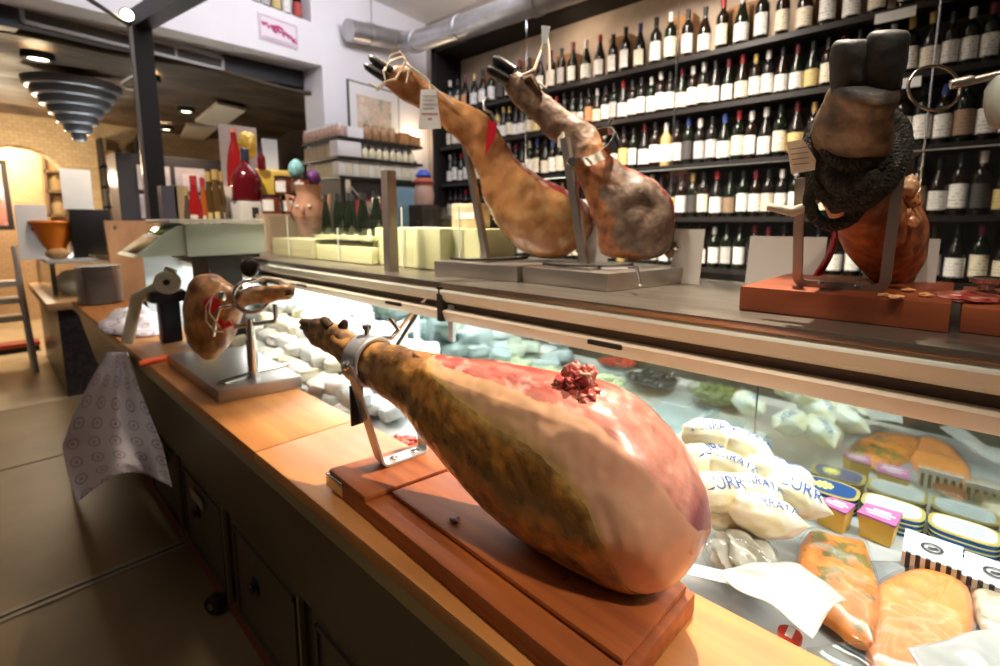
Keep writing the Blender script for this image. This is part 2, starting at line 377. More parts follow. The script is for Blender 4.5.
# flower picture and wall shelves
pf = thing('flower_picture', tuple(bk(5, 232, 7.9)), 'tall framed picture of mixed flowers on the brick wall at the left edge', 'picture')
a0 = bk(-30, 158, 7.9); a1 = bk(15, 230, 7.9)
B((a0.x, 7.88, a1.z), (a1.x, 7.93, a0.z), 'frame', DARKB, pf)
m_, nt, N, L, bs = nodes_of('flower_canvas'); tc = N.new('ShaderNodeTexCoord'); vo = N.new('ShaderNodeTexVoronoi'); vo.inputs['Scale'].default_value = 15; L.new(tc.outputs['Object'], vo.inputs['Vector'])
rp = N.new('ShaderNodeValToRGB'); e = rp.color_ramp.elements; e[0].color = (.03, .03, .02, 1); e[1].color = (.75, .62, .40, 1); e.new(.35).color = (.12, .10, .05, 1); e.new(.6).color = (.5, .18, .16, 1); e.new(.75).color = (.35, .36, .45, 1)
L.new(vo.outputs['Color'], rp.inputs[0]); L.new(rp.outputs[0], bs.inputs['Base Color'])
B((a0.x+.05, 7.87, a1.z+.05), (a1.x-.05, 7.885, a0.z-.05), 'canvas', m_, pf)
JCOL = [(.80, .62, .36), (.72, .55, .42), (.85, .80, .72), (.70, .35, .12), (.45, .25, .16), (.86, .70, .5), (.6, .5, .42)]
JM = [mat('goods_%d' % i, c, .4) for i, c in enumerate(JCOL)]
def jar_proto(r, h, m, lid):
    t = bpy.data.objects.new('goods_jar', None); C.objects.link(t)
    MB().lathe([(r*.9, 0), (r, h*.06), (r, h*.72), (r*.75, h*.84), (r*.72, h*.88)], (0, 0, 0), 14).build('body', m, t)
    MB().lathe([(r*.76, h*.87), (r*.78, h), (r*.7, h*1.005)], (0, 0, 0), 14).build('lid', lid, t); return t
LIDS = [mat('lid_gold', (.55, .40, .18), .3, .6), mat('lid_white', (.8, .78, .74), .4), mat('lid_dark', (.06, .04, .03), .4)]
protos = [jar_proto(.075, .19, JM[i], LIDS[i % 3]) for i in range(6)]
used = set()
def put_jar(i, loc, label, group, s=1):
    if i not in used: used.add(i); o = protos[i]; o.location = Vector(loc)
    else: o = copy_tree(protos[i], loc)
    o.scale = (s, s, s); tag(o, label, 'jar', group); return o
def shelf_rack(name, x0, x1, Y, zs, depth, label, m=DARKB, sides=True):
    t = thing(name, ((x0+x1)/2, Y, zs[0]), label, 'shelves')
    for z in zs: B((x0, Y, z-.03), (x1, Y+depth, z), 'shelf', m, t)
    if sides:
        for x in (x0, x1-.03): B((x, Y, zs[0]-.03), (x+.03, Y+depth, zs[-1]+.33), 'side_panel', m, t)
    return t
s0 = bk(48, 215, YB+.75); s1 = bk(98, 215, YB+.75)
zs = [bk(50, 214, YB+.75).z, bk(50, 190, YB+.75).z, bk(50, 170, YB+.75).z]
shelf_rack('alcove_shelves', s0.x, s1.x, YB+.75, zs, .3, 'lit shelves of packed goods inside the brick arch', mat('alcove_shelf', (.25, .16, .09), .5))
for k, z in enumerate(zs):
    for j in range(3):
        put_jar((k*3+j) % 3, (s0.x+.12+(s1.x-s0.x-.24)*j/2, YB+.87, z), 'pale jar on the %s shelf of the lit brick alcove' % ['lowest', 'middle', 'upper'][k], 'jars in the brick alcove', .98)
s0 = bk(108, 215, YB-.4); s1 = bk(146, 215, YB-.4)
zs = [bk(120, 234, YB-.4).z, bk(120, 206, YB-.4).z, bk(120, 186, YB-.4).z, bk(120, 166, YB-.4).z]
shelf_rack('goods_shelves', s0.x, s1.x, YB-.4, zs, .3, 'dark shelves of packed goods right of the brick arch, behind the black post')
for k, z in enumerate(zs):
    for j in range(2):
        put_jar([2, 3, 5, 4, 0][(k*2+j) % 5], (s0.x+.11+j*.17, YB-.25, z+.001), 'jar of preserves on the %s shelf right of the brick arch' % ['bottom', 'second', 'third', 'top'][k], 'jars right of the brick arch', 1.0)
# ================================================================ REAR COUNTER, LADDER
GR = mat('dark_stone', (.045, .04, .042), .35, var=.6, scale=40)
zl = onz(50, 300, -.62); 
rc = thing('stone_counter', (.9, 5.9, ZF), 'dark stone-fronted second counter beyond the wooden worktop', 'counter')
B((.36, 4.99, ZF), (1.7, 6.7, -.66), 'body', GR, rc)
B((.30, 4.93, -.66), (1.75, 6.75, -.60), 'worktop', wood('rear_top', (.70, .42, .2), (.6, .33, .14), 0, .4), rc, bev=.008)
rg = thing('glass_food_case', (1.0, 5.9, -.60), 'low glass food case with white goods on the dark stone counter', 'display case')
zt_ = ony(60, 262, 5.3).z
for x in (.36, 1.66):
    for y in (5.14, 6.5): B((x, y, -.6), (x+.03, y+.03, zt_), 'post', STEELP, rg)
B((.34, 5.10, zt_), (1.72, 6.56, zt_+.03), 'top_panel', mat('case_top_grey', (.62, .64, .63), .3), rg, bev=.005)
B((.38, 5.15, -.6), (1.66, 5.157, zt_), 'front_pane', CLEARG, rg)
B((.36, 5.15, -.6), (.367, 6.5, zt_), 'end_pane', CLEARG, rg)
for k in range(6):
    x = .5+.2*k
    tag(MB().blob((x, 5.4+.12*(k % 2), -.6+.1), (.11, .12, .11), 2, .25, 3, k).build('white_cheese', mat('cheese_white', (.78, .78, .66), .5, var=.2, scale=10)), 'white cheese inside the glass case on the dark stone counter', 'cheese', 'cheeses in the rear glass case')
zt_ += .03
# things standing on the rear case
p = ony(60, 252, 5.35)
ob = thing('orange_bowl', (p.x, 5.35, zt_), 'orange tapering bowl on the rear glass case, left of the black box', 'bowl')
MB().lathe([(.05, 0), (.06, .01), (.055, .03), (.10, .14), (.135, .27), (.142, .30), (.13, .30), (.12, .26), (.05, .05), (0, .04)], (p.x-.03, 5.35, zt_), 28).build('bowl', mat('orange_plastic', (.85, .23, .02), .3, coat=.3), ob)
MB().ring((p.x-.03, 5.35, zt_+.285), (0, 0, 1), .138, .013).build('rim', mat('orange_plastic'  , (.85, .23, .02), .3), ob)
p = ony(85, 252, 5.3)
tag(MB().box((p.x-.08, 5.2, zt_), (p.x+.17, 5.42, zt_+.39), bev=.006).build('black_box', mat('black_card', (.012, .010, .009), .4)), 'tall black box on the rear glass case beside the orange bowl', 'box')
pb = p
cd = MB().box((p.x-.10, 5.30, zt_+.39), (p.x+.09, 5.31, zt_+.71)).build('white_card', PAPER); tag(cd, 'white upright card standing on top of the black box', 'card')
p = ony(33, 244, 5.3)
cd = thing('white_card', (p.x, 5.3, zt_), 'white leaflet card with a small red mark on the rear glass case', 'card')
B((p.x-.08, 5.3, zt_), (p.x+.10, 5.31, zt_+.42), 'card_sheet', PAPER, cd); B((p.x-.0, 5.296, zt_+.22), (p.x+.05, 5.30, zt_+.245), 'red_mark', mat('red_ink', (.6, .05, .05), .6), cd)
p = ony(47, 246, 5.42)
tag(MB().lathe([(.033, 0), (.035, .2), (.015, .27), (.015, .34)], (p.x-.02, 5.42, zt_), 14).build('dark_bottle', mat('dark_bottle', (.015, .012, .01), .15)), 'thin dark bottle between the white leaflet and orange bowl', 'bottle')
p = ony(36, 252, 5.15)
tag(MB().blob((max(p.x, .36)+.06, 5.17, zt_+.043), (.075, .05, .045), 3, .1, 3, 2).build('bread_loaf', mat('bread', (.60, .33, .14), .7, var=.3, scale=14)), 'small brown bread loaf at the left end of the rear glass case', 'bread')
p = ony(100, 252, 5.14)
tag(MB().lathe([(.06, 0), (.115, .018), (.12, .026), (.06, .012), (0, .012)], (p.x+.05, 5.17+.0, zt_), 28).build('plate', mat('cream_plate', (.80, .66, .40), .4)), 'cream plate on the rear glass case in front of the black box', 'plate')
# step ladder at the left edge
lad = thing('step_ladder', (.1, 6.6, ZF), 'aluminium step ladder with three treads at the left edge', 'ladder')
LM = mat('ladder_aluminium', (.58, .57, .54), .4, .4)
a = ony(14, 246, 6.4); 
MB().tube([(a.x, 6.4, a.z), (a.x+.02, 6.35, ZF)], .022, 8).build('rail', LM, lad)
MB().tube([(a.x-.62, 6.4, a.z), (a.x-.66, 6.35, ZF)], .022, 8).build('rail', LM, lad)
for k, py in enumerate((283, 300, 318)):
    q = ony(12, py, 6.35)
    B((q.x-.62, 6.3, q.z-.03), (a.x, 6.5, q.z+.02), 'tread', LM, lad)
for dx in (.0, -.62): MB().tube([(a.x+dx, 6.33, -.2-.3), (a.x+dx+.02, 6.05, ZF)], .025, 8).build('leg', LM, lad)
q = onz(20, 351, ZF)
bp_ = thing('floor_brush', (q.x, q.y, ZF), 'red-backed floor brush lying by the ladder foot', 'brush')
MB().box((q.x-.22, q.y-.1, ZF+.05), (q.x+.16, q.y+.1, ZF+.1), bev=.02).build('back', mat('red_plastic', (.45, .05, .02), .4), bp_)
MB().box((q.x-.21, q.y-.09, ZF), (q.x+.15, q.y+.09, ZF+.05)).build('bristles', mat('bristle_black', (.02, .02, .02), .9), bp_)
# ================================================================ WOODEN COUNTER AND CABINET
ZW = -.4875
for y0, y1, lab in ((-.9, 1.068, 'nearest oiled wooden worktop board, under the large ham stand'), (1.071, 2.52, 'middle wooden worktop board, under the small steel ham stand'), (2.523, 4.02, 'farthest wooden worktop board, under the plates and crumpled paper')):
    o = B((.36, y0, ZW-.026), (.605, y1, ZW), 'worktop_board', WOODC, None, bev=.004); tag(o, lab, 'worktop', 'wooden worktop boards')
CABM = mat('olive_cabinet', (.115, .09, .06), .38, .35, var=.12, scale=3)
CABD = mat('olive_door', (.105, .082, .055), .42, .35, var=.15, scale=3)
cabn = thing('counter_cabinet', (.53, 1.5, ZF), 'long olive metal cabinet with framed doors under the wooden worktop', 'cabinet')
MB().prism([(.372, -.9, ZW-.026), (.60, -.9, ZW-.026), (.60, -.9, -1.25), (.465, -.9, -1.25), (.465, -.9, -.91), (.445, -.9, -.89), (.385, -.9, -.56), (.372, -.9, -.545)], (0, 4.92, 0)).build('body', CABM, cabn, smooth=False)
B((.362, -.9, ZW-.052), (.374, 4.02, ZW-.0265), 'edge_strip', mat('edge_strip_metal', (.30, .25, .15), .4, .5), cabn)
B((.475, -.9, ZF), (.60, 4.0, -1.25), 'kick_board', mat('redbrown_kick', (.26, .06, .028), .5), cabn)
STRIPE = mat('door_edge_metal', (.26, .22, .13), .35, .6)
for k in range(6):
    y0 = -.55+k*.545+.03; y1 = y0+.475
    d = B((.452, y0, -1.245), (.468, y1, -.905), 'door', CABD, cabn, bev=.004)
    b = MB().box((.446, y0+.02, -.935), (.453, y1-.02, -.925)).box((.446, y0+.02, -1.225), (.453, y1-.02, -1.215)).box((.446, y0+.02, -1.225), (.453, y0+.03, -.925)).box((.446, y1-.03, -1.225), (.453, y1-.02, -.925)); b.build('raised_frame', CABD, d)
    B((.444, y0-.016, -1.25), (.456, y0-.004, -.90), 'edge_profile', STRIPE, d)
    if k in (3, 4): 
        h = MB().lathe([(0, 0), (.028, 0), (.030, .004), (.010, .006), (.010, .012), (.018, .014), (.016, .018), (0, .019)], (.452, y0+.30, -1.05), 20, (-1, 0, 0)).build('knob', mat('dark_knob', (.03, .025, .02), .3, .4), d)
    if k == 4: B((.4425, y0+.2, -1.0), (.446, y0+.34, -.965), 'name_plate', mat('name_plate', (.38, .36, .34), .4, .3), d)
    if k == 5: B((.4425, y0+.14, -1.0), (.446, y0+.30, -.965), 'name_plate', MATS['name_plate'], d)
q = onz(216, 612, ZF)
cs = thing('caster_wheel', (q.x, q.y, ZF), 'black caster foot poking out on the floor below the cabinet', 'caster')
MB().lathe([(.012, -.018), (.03, -.018), (.034, -.012), (.034, .012), (.03, .018), (.012, .018)], (q.x, q.y, ZF+.034), 20, (.9, .45, 0)).build('wheel', BLACKM, cs)
MB().lathe([(0, -.021), (.012, -.021), (.012, .021), (0, .021)], (q.x, q.y, ZF+.034), 14, (.9, .45, 0)).build('hub', STEELD, cs)
MB().tube([(q.x, q.y, ZF+.045), (q.x+.06, q.y-.01, ZF+.055), (q.x+.12, q.y-.01, ZF+.07)], .017, 8).build('fork', BLACKM, cs)

# printed paper hanging over the counter edge
m_, nt, N, L, bs = nodes_of('printed_wrap'); bs.inputs['Roughness'].default_value = .65
uv = N.new('ShaderNodeUVMap'); mp = N.new('ShaderNodeVectorMath'); mp.operation = 'MULTIPLY'; mp.inputs[1].default_value = (5.2, 7.5, 0); L.new(uv.outputs[0], mp.inputs[0])
fr = N.new('ShaderNodeVectorMath'); fr.operation = 'FRACTION'; L.new(mp.outputs[0], fr.inputs[0])
sb = N.new('ShaderNodeVectorMath'); sb.operation = 'SUBTRACT'; sb.inputs[1].default_value = (.5, .5, 0); L.new(fr.outputs[0], sb.inputs[0])
ln = N.new('ShaderNodeVectorMath'); ln.operation = 'LENGTH'; L.new(sb.outputs[0], ln.inputs[0])
wv_ = N.new('ShaderNodeMath'); wv_.operation = 'SINE'; ml = N.new('ShaderNodeMath'); ml.operation = 'MULTIPLY'; ml.inputs[1].default_value = 30; L.new(ln.outputs['Value'], ml.inputs[0]); L.new(ml.outputs[0], wv_.inputs[0])
cut = N.new('ShaderNodeMath'); cut.operation = 'LESS_THAN'; cut.inputs[1].default_value = .40; L.new(ln.outputs['Value'], cut.inputs[0])
nz = N.new('ShaderNodeTexNoise'); nz.inputs['Scale'].default_value = 30; L.new(uv.outputs[0], nz.inputs['Vector'])
m1 = N.new('ShaderNodeMath'); m1.operation = 'MULTIPLY'; L.new(wv_.outputs[0], m1.inputs[0]); L.new(nz.outputs['Fac'], m1.inputs[1])
gt = N.new('ShaderNodeMath'); gt.operation = 'GREATER_THAN'; gt.inputs[1].default_value = .22; L.new(m1.outputs[0], gt.inputs[0])
m2 = N.new('ShaderNodeMath'); m2.operation = 'MULTIPLY'; L.new(gt.outputs[0], m2.inputs[0]); L.new(cut.outputs[0], m2.inputs[1])
mx = N.new('ShaderNodeMix'); mx.data_type = 'RGBA'; mx.inputs['A'].default_value = (.76, .71, .76, 1); mx.inputs['B'].default_value = (.46, .34, .42, 1); L.new(m2.outputs[0], mx.inputs['Factor']); L.new(mx.outputs['Result'], bs.inputs['Base Color'])
WRAP = m_
def lerp_path(P, t):
    t *= len(P)-1; i = min(int(t), len(P)-2); f = t-i; return Vector(P[i])*(1-f)+Vector(P[i+1])*f
Lp = [(106, 352), (92, 378), (74, 412), (62, 446), (68, 475), (77, 503)]
Rp = [(128, 352), (138, 385), (152, 420), (162, 445), (168, 470), (172, 487)]
def hang(u, v):
    l = lerp_path(Lp, v); r = lerp_path(Rp, v); p = l*(1-u)+r*u
    sag = -22*math.sin(PI*u)*v**3                       # bottom edge rises in the middle
    X = .345*(1-v)+v*(.155*(1-u)+.30*u)-.03*math.sin(PI*v)*(1-u)+.020*math.sin(u*PI*2.6+.4)*v**.7-.010*math.sin(u*8+v*4)*v+.006*math.sin(u*19+v*3)*(1-v)
    return onx(p.x, p.y+sag, X)
b = MB().grid(hang, 48, 48); uvl = b.bm.loops.layers.uv.new('UVMap')
k = 0
b.bm.verts.index_update()
for f in b.bm.faces:
    for lp in f.loops: i, j = divmod(lp.vert.index, 49); lp[uvl].uv = (i/48*.9, j/48)
o = b.build('wrapping_paper', WRAP, solid=.0012); tag(o, 'purple-printed white wrapping paper hanging over the worktop edge', 'wrapping paper')
def crum(u, v):
    a = 2*PI*u; r = .02+.10*v
    n = noise.noise(Vector((math.cos(a)*2.2, math.sin(a)*2.2, v*3)))
    return Vector((.47+r*1.15*math.cos(a), 2.82+r*2.6*math.sin(a), ZW+.004+max(0, (.085*(1-v)**.8)+.035*n*(1-v*.5))))
b = MB().grid(crum, 40, 14); uvl = b.bm.loops.layers.uv.new('UVMap'); b.bm.verts.index_update()
for f in b.bm.faces:
    for lp in f.loops: i, j = divmod(lp.vert.index, 15); lp[uvl].uv = (i/40*1.2, j/14*.5)
tag(b.build('crumpled_paper', WRAP, solid=.001), 'crumpled printed paper lying on the worktop near the plates', 'paper')
# plates
PL = mat('plate_grey', (.58, .54, .51), .3)
for k in range(15):
    z = ZW+.0005+k*.0152
    o = MB().lathe([(0, .0), (.07, 0), (.074, .006), (.112, .0125), (.114, .0148), (.108, .0148), (.07, .0085), (0, .0075)], (.475, 3.80, z), 28).build('dinner_plate', PL)
    tag(o, 'grey dinner plate, %s from the bottom of the stack on the far worktop' % ordn(k+1), 'plate', 'stacked dinner plates')
# leaning pale chopping board with a hole
p0 = onz(118, 300, ZW); p0 = Vector((.585, 3.90, ZW))
b = MB()
w_, h_ = .36, .50
hole = Vector((.05, .455)); N_ = 16
M = Matrix.Translation(Vector((.555, 3.86, ZW)))@Matrix.Rotation(.12, 4, 'Z')@Matrix.Rotation(-.12, 4, 'X')
oc = [(0, 0), (w_, 0), (w_, h_), (0, h_)]
vs = [b.bm.verts.new((x, 0, z)) for x, z in oc]
hc = [b.bm.verts.new((hole.x+.014*math.cos(2*PI*i/N_), 0, hole.y+.014*math.sin(2*PI*i/N_))) for i in range(N_)]
es = [b.bm.edges.new((vs[i], vs[(i+1) % 4])) for i in range(4)]+[b.bm.edges.new((hc[i], hc[(i+1) % N_])) for i in range(N_)]
r = bmesh.ops.triangle_fill(b.bm, edges=es, use_beauty=True, use_dissolve=False)
fs = [f for f in r['geom'] if isinstance(f, bmesh.types.BMFace)]
r = bmesh.ops.extrude_face_region(b.bm, geom=fs); bmesh.ops.translate(b.bm, vec=(0, .025, 0), verts=[v for v in r['geom'] if isinstance(v, bmesh.types.BMVert)])
bmesh.ops.recalc_face_normals(b.bm, faces=b.bm.faces[:]); bmesh.ops.transform(b.bm, matrix=M, verts=b.bm.verts[:])
tag(b.build('chopping_board', WOODL, smooth=False), 'pale wooden chopping board with a corner hole leaning at the far worktop end', 'chopping board')
# black steel frame: post, beam, spot lamp
fr_ = thing('steel_frame', (.80, 4.10, ZF), 'black steel post with overhead beam at the end of the counter', 'frame')
B((.815, 4.06, ZF), (.925, 4.14, 1.262), 'post', DARKB, fr_)
B((.795, 4.045, ZF), (.8145, 4.075, 1.25), 'inner_edge', mat('grey_edge', (.20, .17, .15), .35, .5), fr_)
dirb = -wv
b = MB(); p = Vector((.87, 4.14, 1.2625)); s = wu*.05
b.prism([p-s, p+s, p+s+Vector((0, 0, .11)), p-s+Vector((0, 0, .11))], dirb*3.0); b.build('beam', BLACKM, fr_, smooth=False)
q = ony(90, 0, 3.2); MB().tube([(.81, 4.08, 1.26), (q.x, q.y, q.z), tuple(Vector((q.x, q.y, q.z))*2-Vector((.81, 4.08, 1.26)))], .012, 8).build('tie_rod', BLACKM, fr_)
hk = ony(122, 82, 4.0); MB().tube([(.79, 4.05, hk.z+.06), (hk.x, 4.03, hk.z), (hk.x+.02, 4.02, hk.z-.03), (hk.x+.06, 4.03, hk.z-.03)], .008, 6).build('hook', STEELD, fr_)
q = ony(127, 15, 3.85)
sl = thing('spot_lamp', (q.x, 3.85, q.z), 'lit round spot lamp at the top of the black post', 'spot lamp')
sd = (ray(127, 15)*-1); sd = Vector((sd[0]-.1, sd[1], sd[2])).normalized()
MB().lathe([(.03, -.12), (.034, -.10), (.038, -.02), (.040, 0), (.035, 0), (.03, -.01)], q, 20, sd).build('housing', BLACKM, sl)
MB().lathe([(0, .0), (.022, -.003), (.033, -.006)], q, 20, sd, cap=False).build('lamp_face', mat('spot_glow', (1, .8, .5), emit=18), sl)

# scale on its pedestal
SCG = mat('scale_green', (.50, .58, .50), .45, var=.04)
y0 = 2.05; a = ony(187, 257, y0); c = ony(265, 224, y0)
sc = thing('shop_scale', ((a.x+c.x)/2, y0+.2, ZW), 'pale green shop scale with sloping keypad beyond the small ham', 'scale')
B((a.x, y0, a.z), (c.x, y0+.32, c.z), 'housing', SCG, sc, bev=.012)
B((a.x-.05, y0-.02, c.z+.004), (c.x-.01, y0+.33, c.z+.018), 'weighing_plate', mat('plate_white_steel', (.70, .70, .66), .3, .3), sc, bev=.004)
kp = MB().prism([(a.x, y0+.015, a.z+.005), (a.x-.155, y0+.015, a.z+.005), (a.x-.02, y0+.015, c.z-.005), (a.x, y0+.015, c.z-.005)], (0, .29, 0)).build('keypad_wedge', SCG, sc, smooth=False)
def slope(s, t): return Vector((a.x-.155+.135*s, y0+.015+.29*t, a.z+.005+(c.z-a.z-.01)*s))+Vector((-.0015, 0, .0015))
MB().poly([slope(.1, .06), slope(.62, .06), slope(.62, .94), slope(.1, .94)]).build('keypad', mat('keypad_tan', (.42, .30, .16), .5, var=.3, scale=40), kp, solid=.001)
MB().poly([slope(.68, .06), slope(.94, .06), slope(.94, .94), slope(.68, .94)]).build('display', mat('display_green', (.14, .17, .06), .2), kp, solid=.001)
B((a.x+.08, y0+.05, ZW+.002), (c.x-.08, y0+.26, a.z), 'pedestal', mat('scale_pedestal', (.03, .027, .025), .5), sc)
B((a.x+.02, y0+.02, a.z-.014), (c.x-.02, y0+.3, a.z-.0005), 'base_tray', BLACKM, sc)
# roll dispenser
q = ony(165, 282, 2.3)
rd = thing('roll_dispenser', (q.x, 2.32, ZW), 'label roll dispenser with round white disc standing under the scale keypad', 'dispenser')
MB().lathe([(0, .0), (.012, .0), (.014, -.006), (.022, -.006), (.024, 0), (.042, 0), (.046, -.004), (.046, -.022), (.042, -.026), (0, -.026)], (q.x, 2.28, q.z), 32, (-.45, -.85, .15)).build('disc', mat('ivory_plastic', (.72, .66, .54), .4), rd)
MB().lathe([(0, .006), (.010, .006), (.012, 0)], (q.x, 2.28, q.z), 16, (-.45, -.85, .15), cap=False).build('hub', BLACKM, rd)
MB().tube([(q.x+.03, 2.32, q.z+.05), (q.x+.0, 2.33, q.z-.01), (q.x-.08, 2.38, q.z-.06), (q.x-.12, 2.42, ZW+.01)], .022, 10).build('arm', mat('beige_arm', (.58, .50, .36), .45), rd)
MB().box((q.x-.02, 2.32, ZW+.001), (q.x+.05, 2.39, q.z-.075), bev=.008).box((q.x-.05, 2.31, q.z-.085), (q.x+.075, 2.40, q.z-.04), bev=.01).build('body', mat('navy_plastic', (.012, .018, .04), .4), rd)
tag(MB().box((.50, 1.985, ZW+.002), (.565, 2.03, ZW+.10), rz=.3, bev=.01).build('yellow_packet', mat('yellow_pack', (.75, .48, .05), .5)), 'small yellow packet standing behind the small ham', 'packet')
# orange-handled knife on the worktop
kn = thing('carving_knife', (.39, 2.02, ZW), 'orange-handled carving knife on the worktop behind the small steel base', 'knife')
h0 = onz(139, 364, ZW+.014); h1 = onz(171, 357, ZW+.014)
d_ = (h1-h0).normalized()
MB().tube([h0, h0+d_*.02, h0+d_*.07, h0+d_*.12], [.008, .013, .011, .012], 12).build('handle', mat('orange_handle', (.85, .10, .015), .35), kn)
MB().tube([h0+d_*.12, h0+d_*.2, h0+d_*.30], .01, flat=(.022, .002, (0, 0, 1))).build('blade', STEELP, kn)
# ================================================================ REFRIGERATED DISPLAY CASE
ZT = -.15; XR = .785; XG = 1.14; ZD = -.555; Y0, Y1 = -.9, 3.35; YJ = .965
RAILU = mat('rail_enamel', (.80, .80, .68), .4, .12, var=.05, scale=2)
RAILL = mat('rail_cream', (.80, .68, .53), .4, .12, var=.05, scale=2)
RAILG = mat('rail_groove', (.10, .075, .06), .5, .3)
case = thing('display_case', (.9, 1.2, ZF), 'long refrigerated glass display case with steel top behind the worktop', 'display case')
B((.612, Y0, ZF), (1.20, Y1, ZD-.012), 'body', CABM, case)
B((.606, Y0, ZD-.012), (XG+.03, Y1, ZD), 'deck', mat('deck_grey', (.52, .53, .52), .4, .1), case)
TOPM = mat('case_top_steel', (.40, .35, .29), .30, .9, var=.18, scale=6, stretch=(6, 1, 1), bump=.02, bscale=40)
for y0, y1 in ((Y0, YJ-.004), (YJ+.004, 2.03), (2.036, Y1)):
    t = B((XR, y0, ZT-.013), (1.31, y1, ZT), 'top_slab', TOPM, case, bev=.002)
    MB().prism([(XR+.008, y0, ZT-.0132), (XR+.002, y0, ZT-.019), (XR+.000, y0, ZT-.025), (XR+.006, y0, ZT-.044), (XR+.016, y0, ZT-.052), (XR+.04, y0, ZT-.052), (XR+.04, y0, ZT-.0132)], (0, y1-y0, 0)).build('upper_rail', RAILU, case, angle=30)
    MB().prism([(XR+.024, y0, ZT-.0525), (XR+.028, y0, ZT-.071), (XR+.05, y0, ZT-.071), (XR+.05, y0, ZT-.0525)], (0, y1-y0, 0)).build('rail_groove', RAILG, case)
    lr = MB().prism([(XR+.010, y0, ZT-.0715), (XR+.003, y0, ZT-.075), (XR+.011, y0, ZT-.097), (XR+.014, y0, ZT-.100), (XR+.04, y0, ZT-.100), (XR+.04, y0, ZT-.0715)], (0, y1-y0, 0)).build('lower_rail', RAILL, case, angle=30)
for y in (.48, 1.17, 1.75, -.25):
    MB().box((XR-.001, y-.037, ZT-.084), (XR+.012, y+.037, ZT-.074), bev=.003).build('handle_slot', BLACKM, case)
B((XR+.002, YJ-.010, ZT-.102), (XR+.022, YJ+.010, ZT-.014), 'rail_joint', mat('joint_black', (.02, .02, .02), .5), case)
B((XR+.02, YJ-.03, ZT-.155), (XR+.03, YJ-.012, ZT-.06), 'joint_plate', mat('joint_plate_white', (.6, .66, .7), .4), case)
for y0, y1 in ((Y0, .303), (.3065, 1.5), (1.5035, 2.4), (2.4035, Y1)):
    B((XG, y0, ZD), (XG+.006, y1, ZT-.014), 'front_pane', PANE, case, smooth=False)
B((.62, Y1-.008, ZD), (XG, Y1, ZT-.014), 'end_panel', mat('end_panel', (.55, .58, .58), .4), case)
for y in (1.5, 2.45):
    MB().tube([(XG-.03, y, ZD), (XG-.03, y, ZT-.014)], .012, 8).build('inner_post', mat('inner_post', (.66, .70, .72), .35, .2), case)
# lamp tube under the top
TUBE = mat('case_tube_glow', (.93, 1.0, .97), emit=4)
for y0, y1 in ((-.75, .9), (1.0, 1.95), (2.1, 3.2)):
    t_ = MB().tube([(1.00, y0, ZT-.035), (1.00, y1, ZT-.035)], .012, 10).build('lamp_tube', TUBE, case)
# gas strut
a = onx(428, 296, XR+.03); c = onx(372, 360, XR-.02)
MB().tube([a, (a+c)/2], .006, 8).build('strut_rod', STEELP, case)
MB().tube([a, onx(345, 430, XR-.04)], .005, flat=(.014, .006, (1, 0, 0))).build('strut', STEELP, case)
# glass screen on the case top with its posts
scr = thing('glass_screen', (1.2, .8, ZT), 'clear glass screen on square steel posts along the case top', 'glass screen')
def spost(x, y, z, r=.015): B((x-r, y-r, ZT), (x+r, y+r, z), 'post', STEELD, scr)
spost(.862, 1.285, .152, .016)
for px in (504.5, 513.5):
    q = onx(px, 258, 1.283); spost(1.283, q.y, .138, .008)
B((1.280, -.9, ZT+.002), (1.286, 1.15, .137), 'screen_pane', CLEARG, scr, smooth=False)
B((.88, 1.281, ZT+.006), (.944, 1.287, .137), 'side_pane', CLEARG, scr, smooth=False)
B((1.2795, -.9, .137), (1.2865, 1.15, .1405), 'polished_edge', mat('glass_edge', (.62, .72, .70), .15), scr)
# ================================================================ WINE WALL
XS = 3.4
LEV = [1.107, .766, .396, .034, -.311]
NAMES = ['top', 'second', 'third', 'fourth', 'lowest']
SHM = mat('shelf_black', (.022, .018, .017), .35, .2)
rack = thing('wine_rack', (XS+.15, 2.0, ZF), 'wall-long dark wine rack full of bottles behind the display case', 'wine rack')
YR0, YR1 = -.75, 4.1
for z in LEV+[-.66, -1.0]: B((XS-.02, YR0, z-.032), (XS+.30, YR1, z), 'shelf', SHM, rack)
B((XS-.02, YR0, 1.462), (XS+.30, YR1*0+.75, 1.494), 'shelf', SHM, rack)
for y, w in ((YR1, .07),): B((XS-.05, y, ZF), (XS+.30, y+w, 1.80), 'end_upright', DARKB, rack)
B((XS-.05, .9, 1.70), (XS+.30, YR1+.07, 1.80), 'head_rail', DARKB, rack)
B((XS+.30, YR0, 1.10), (XS+.32, YR1+.03, 1.75), 'upper_back', mat('warm_back', (.70, .55, .42), .7, var=.1), rack)
B((XS+.30, YR0, ZF), (XS+.32, YR1+.03, 1.10), 'lower_back', mat('grey_back', (.20, .18, .175), .7, var=.1), rack)
for y in (.20, 1.55, 2.9): MB().tube([(XS-.03, y, -1.0), (XS-.03, y, 1.72)], .004, 6).build('tie_rod', STEELP, rack)
MB().box((XS+.10, 1.0, 1.802), (XS+.16, YR1-.05, 1.815)).build('added_glow_strip', mat('added_strip_glow', (1, .80, .55), emit=5), rack)  # unseen glowing strip, added to light the wall above the rack
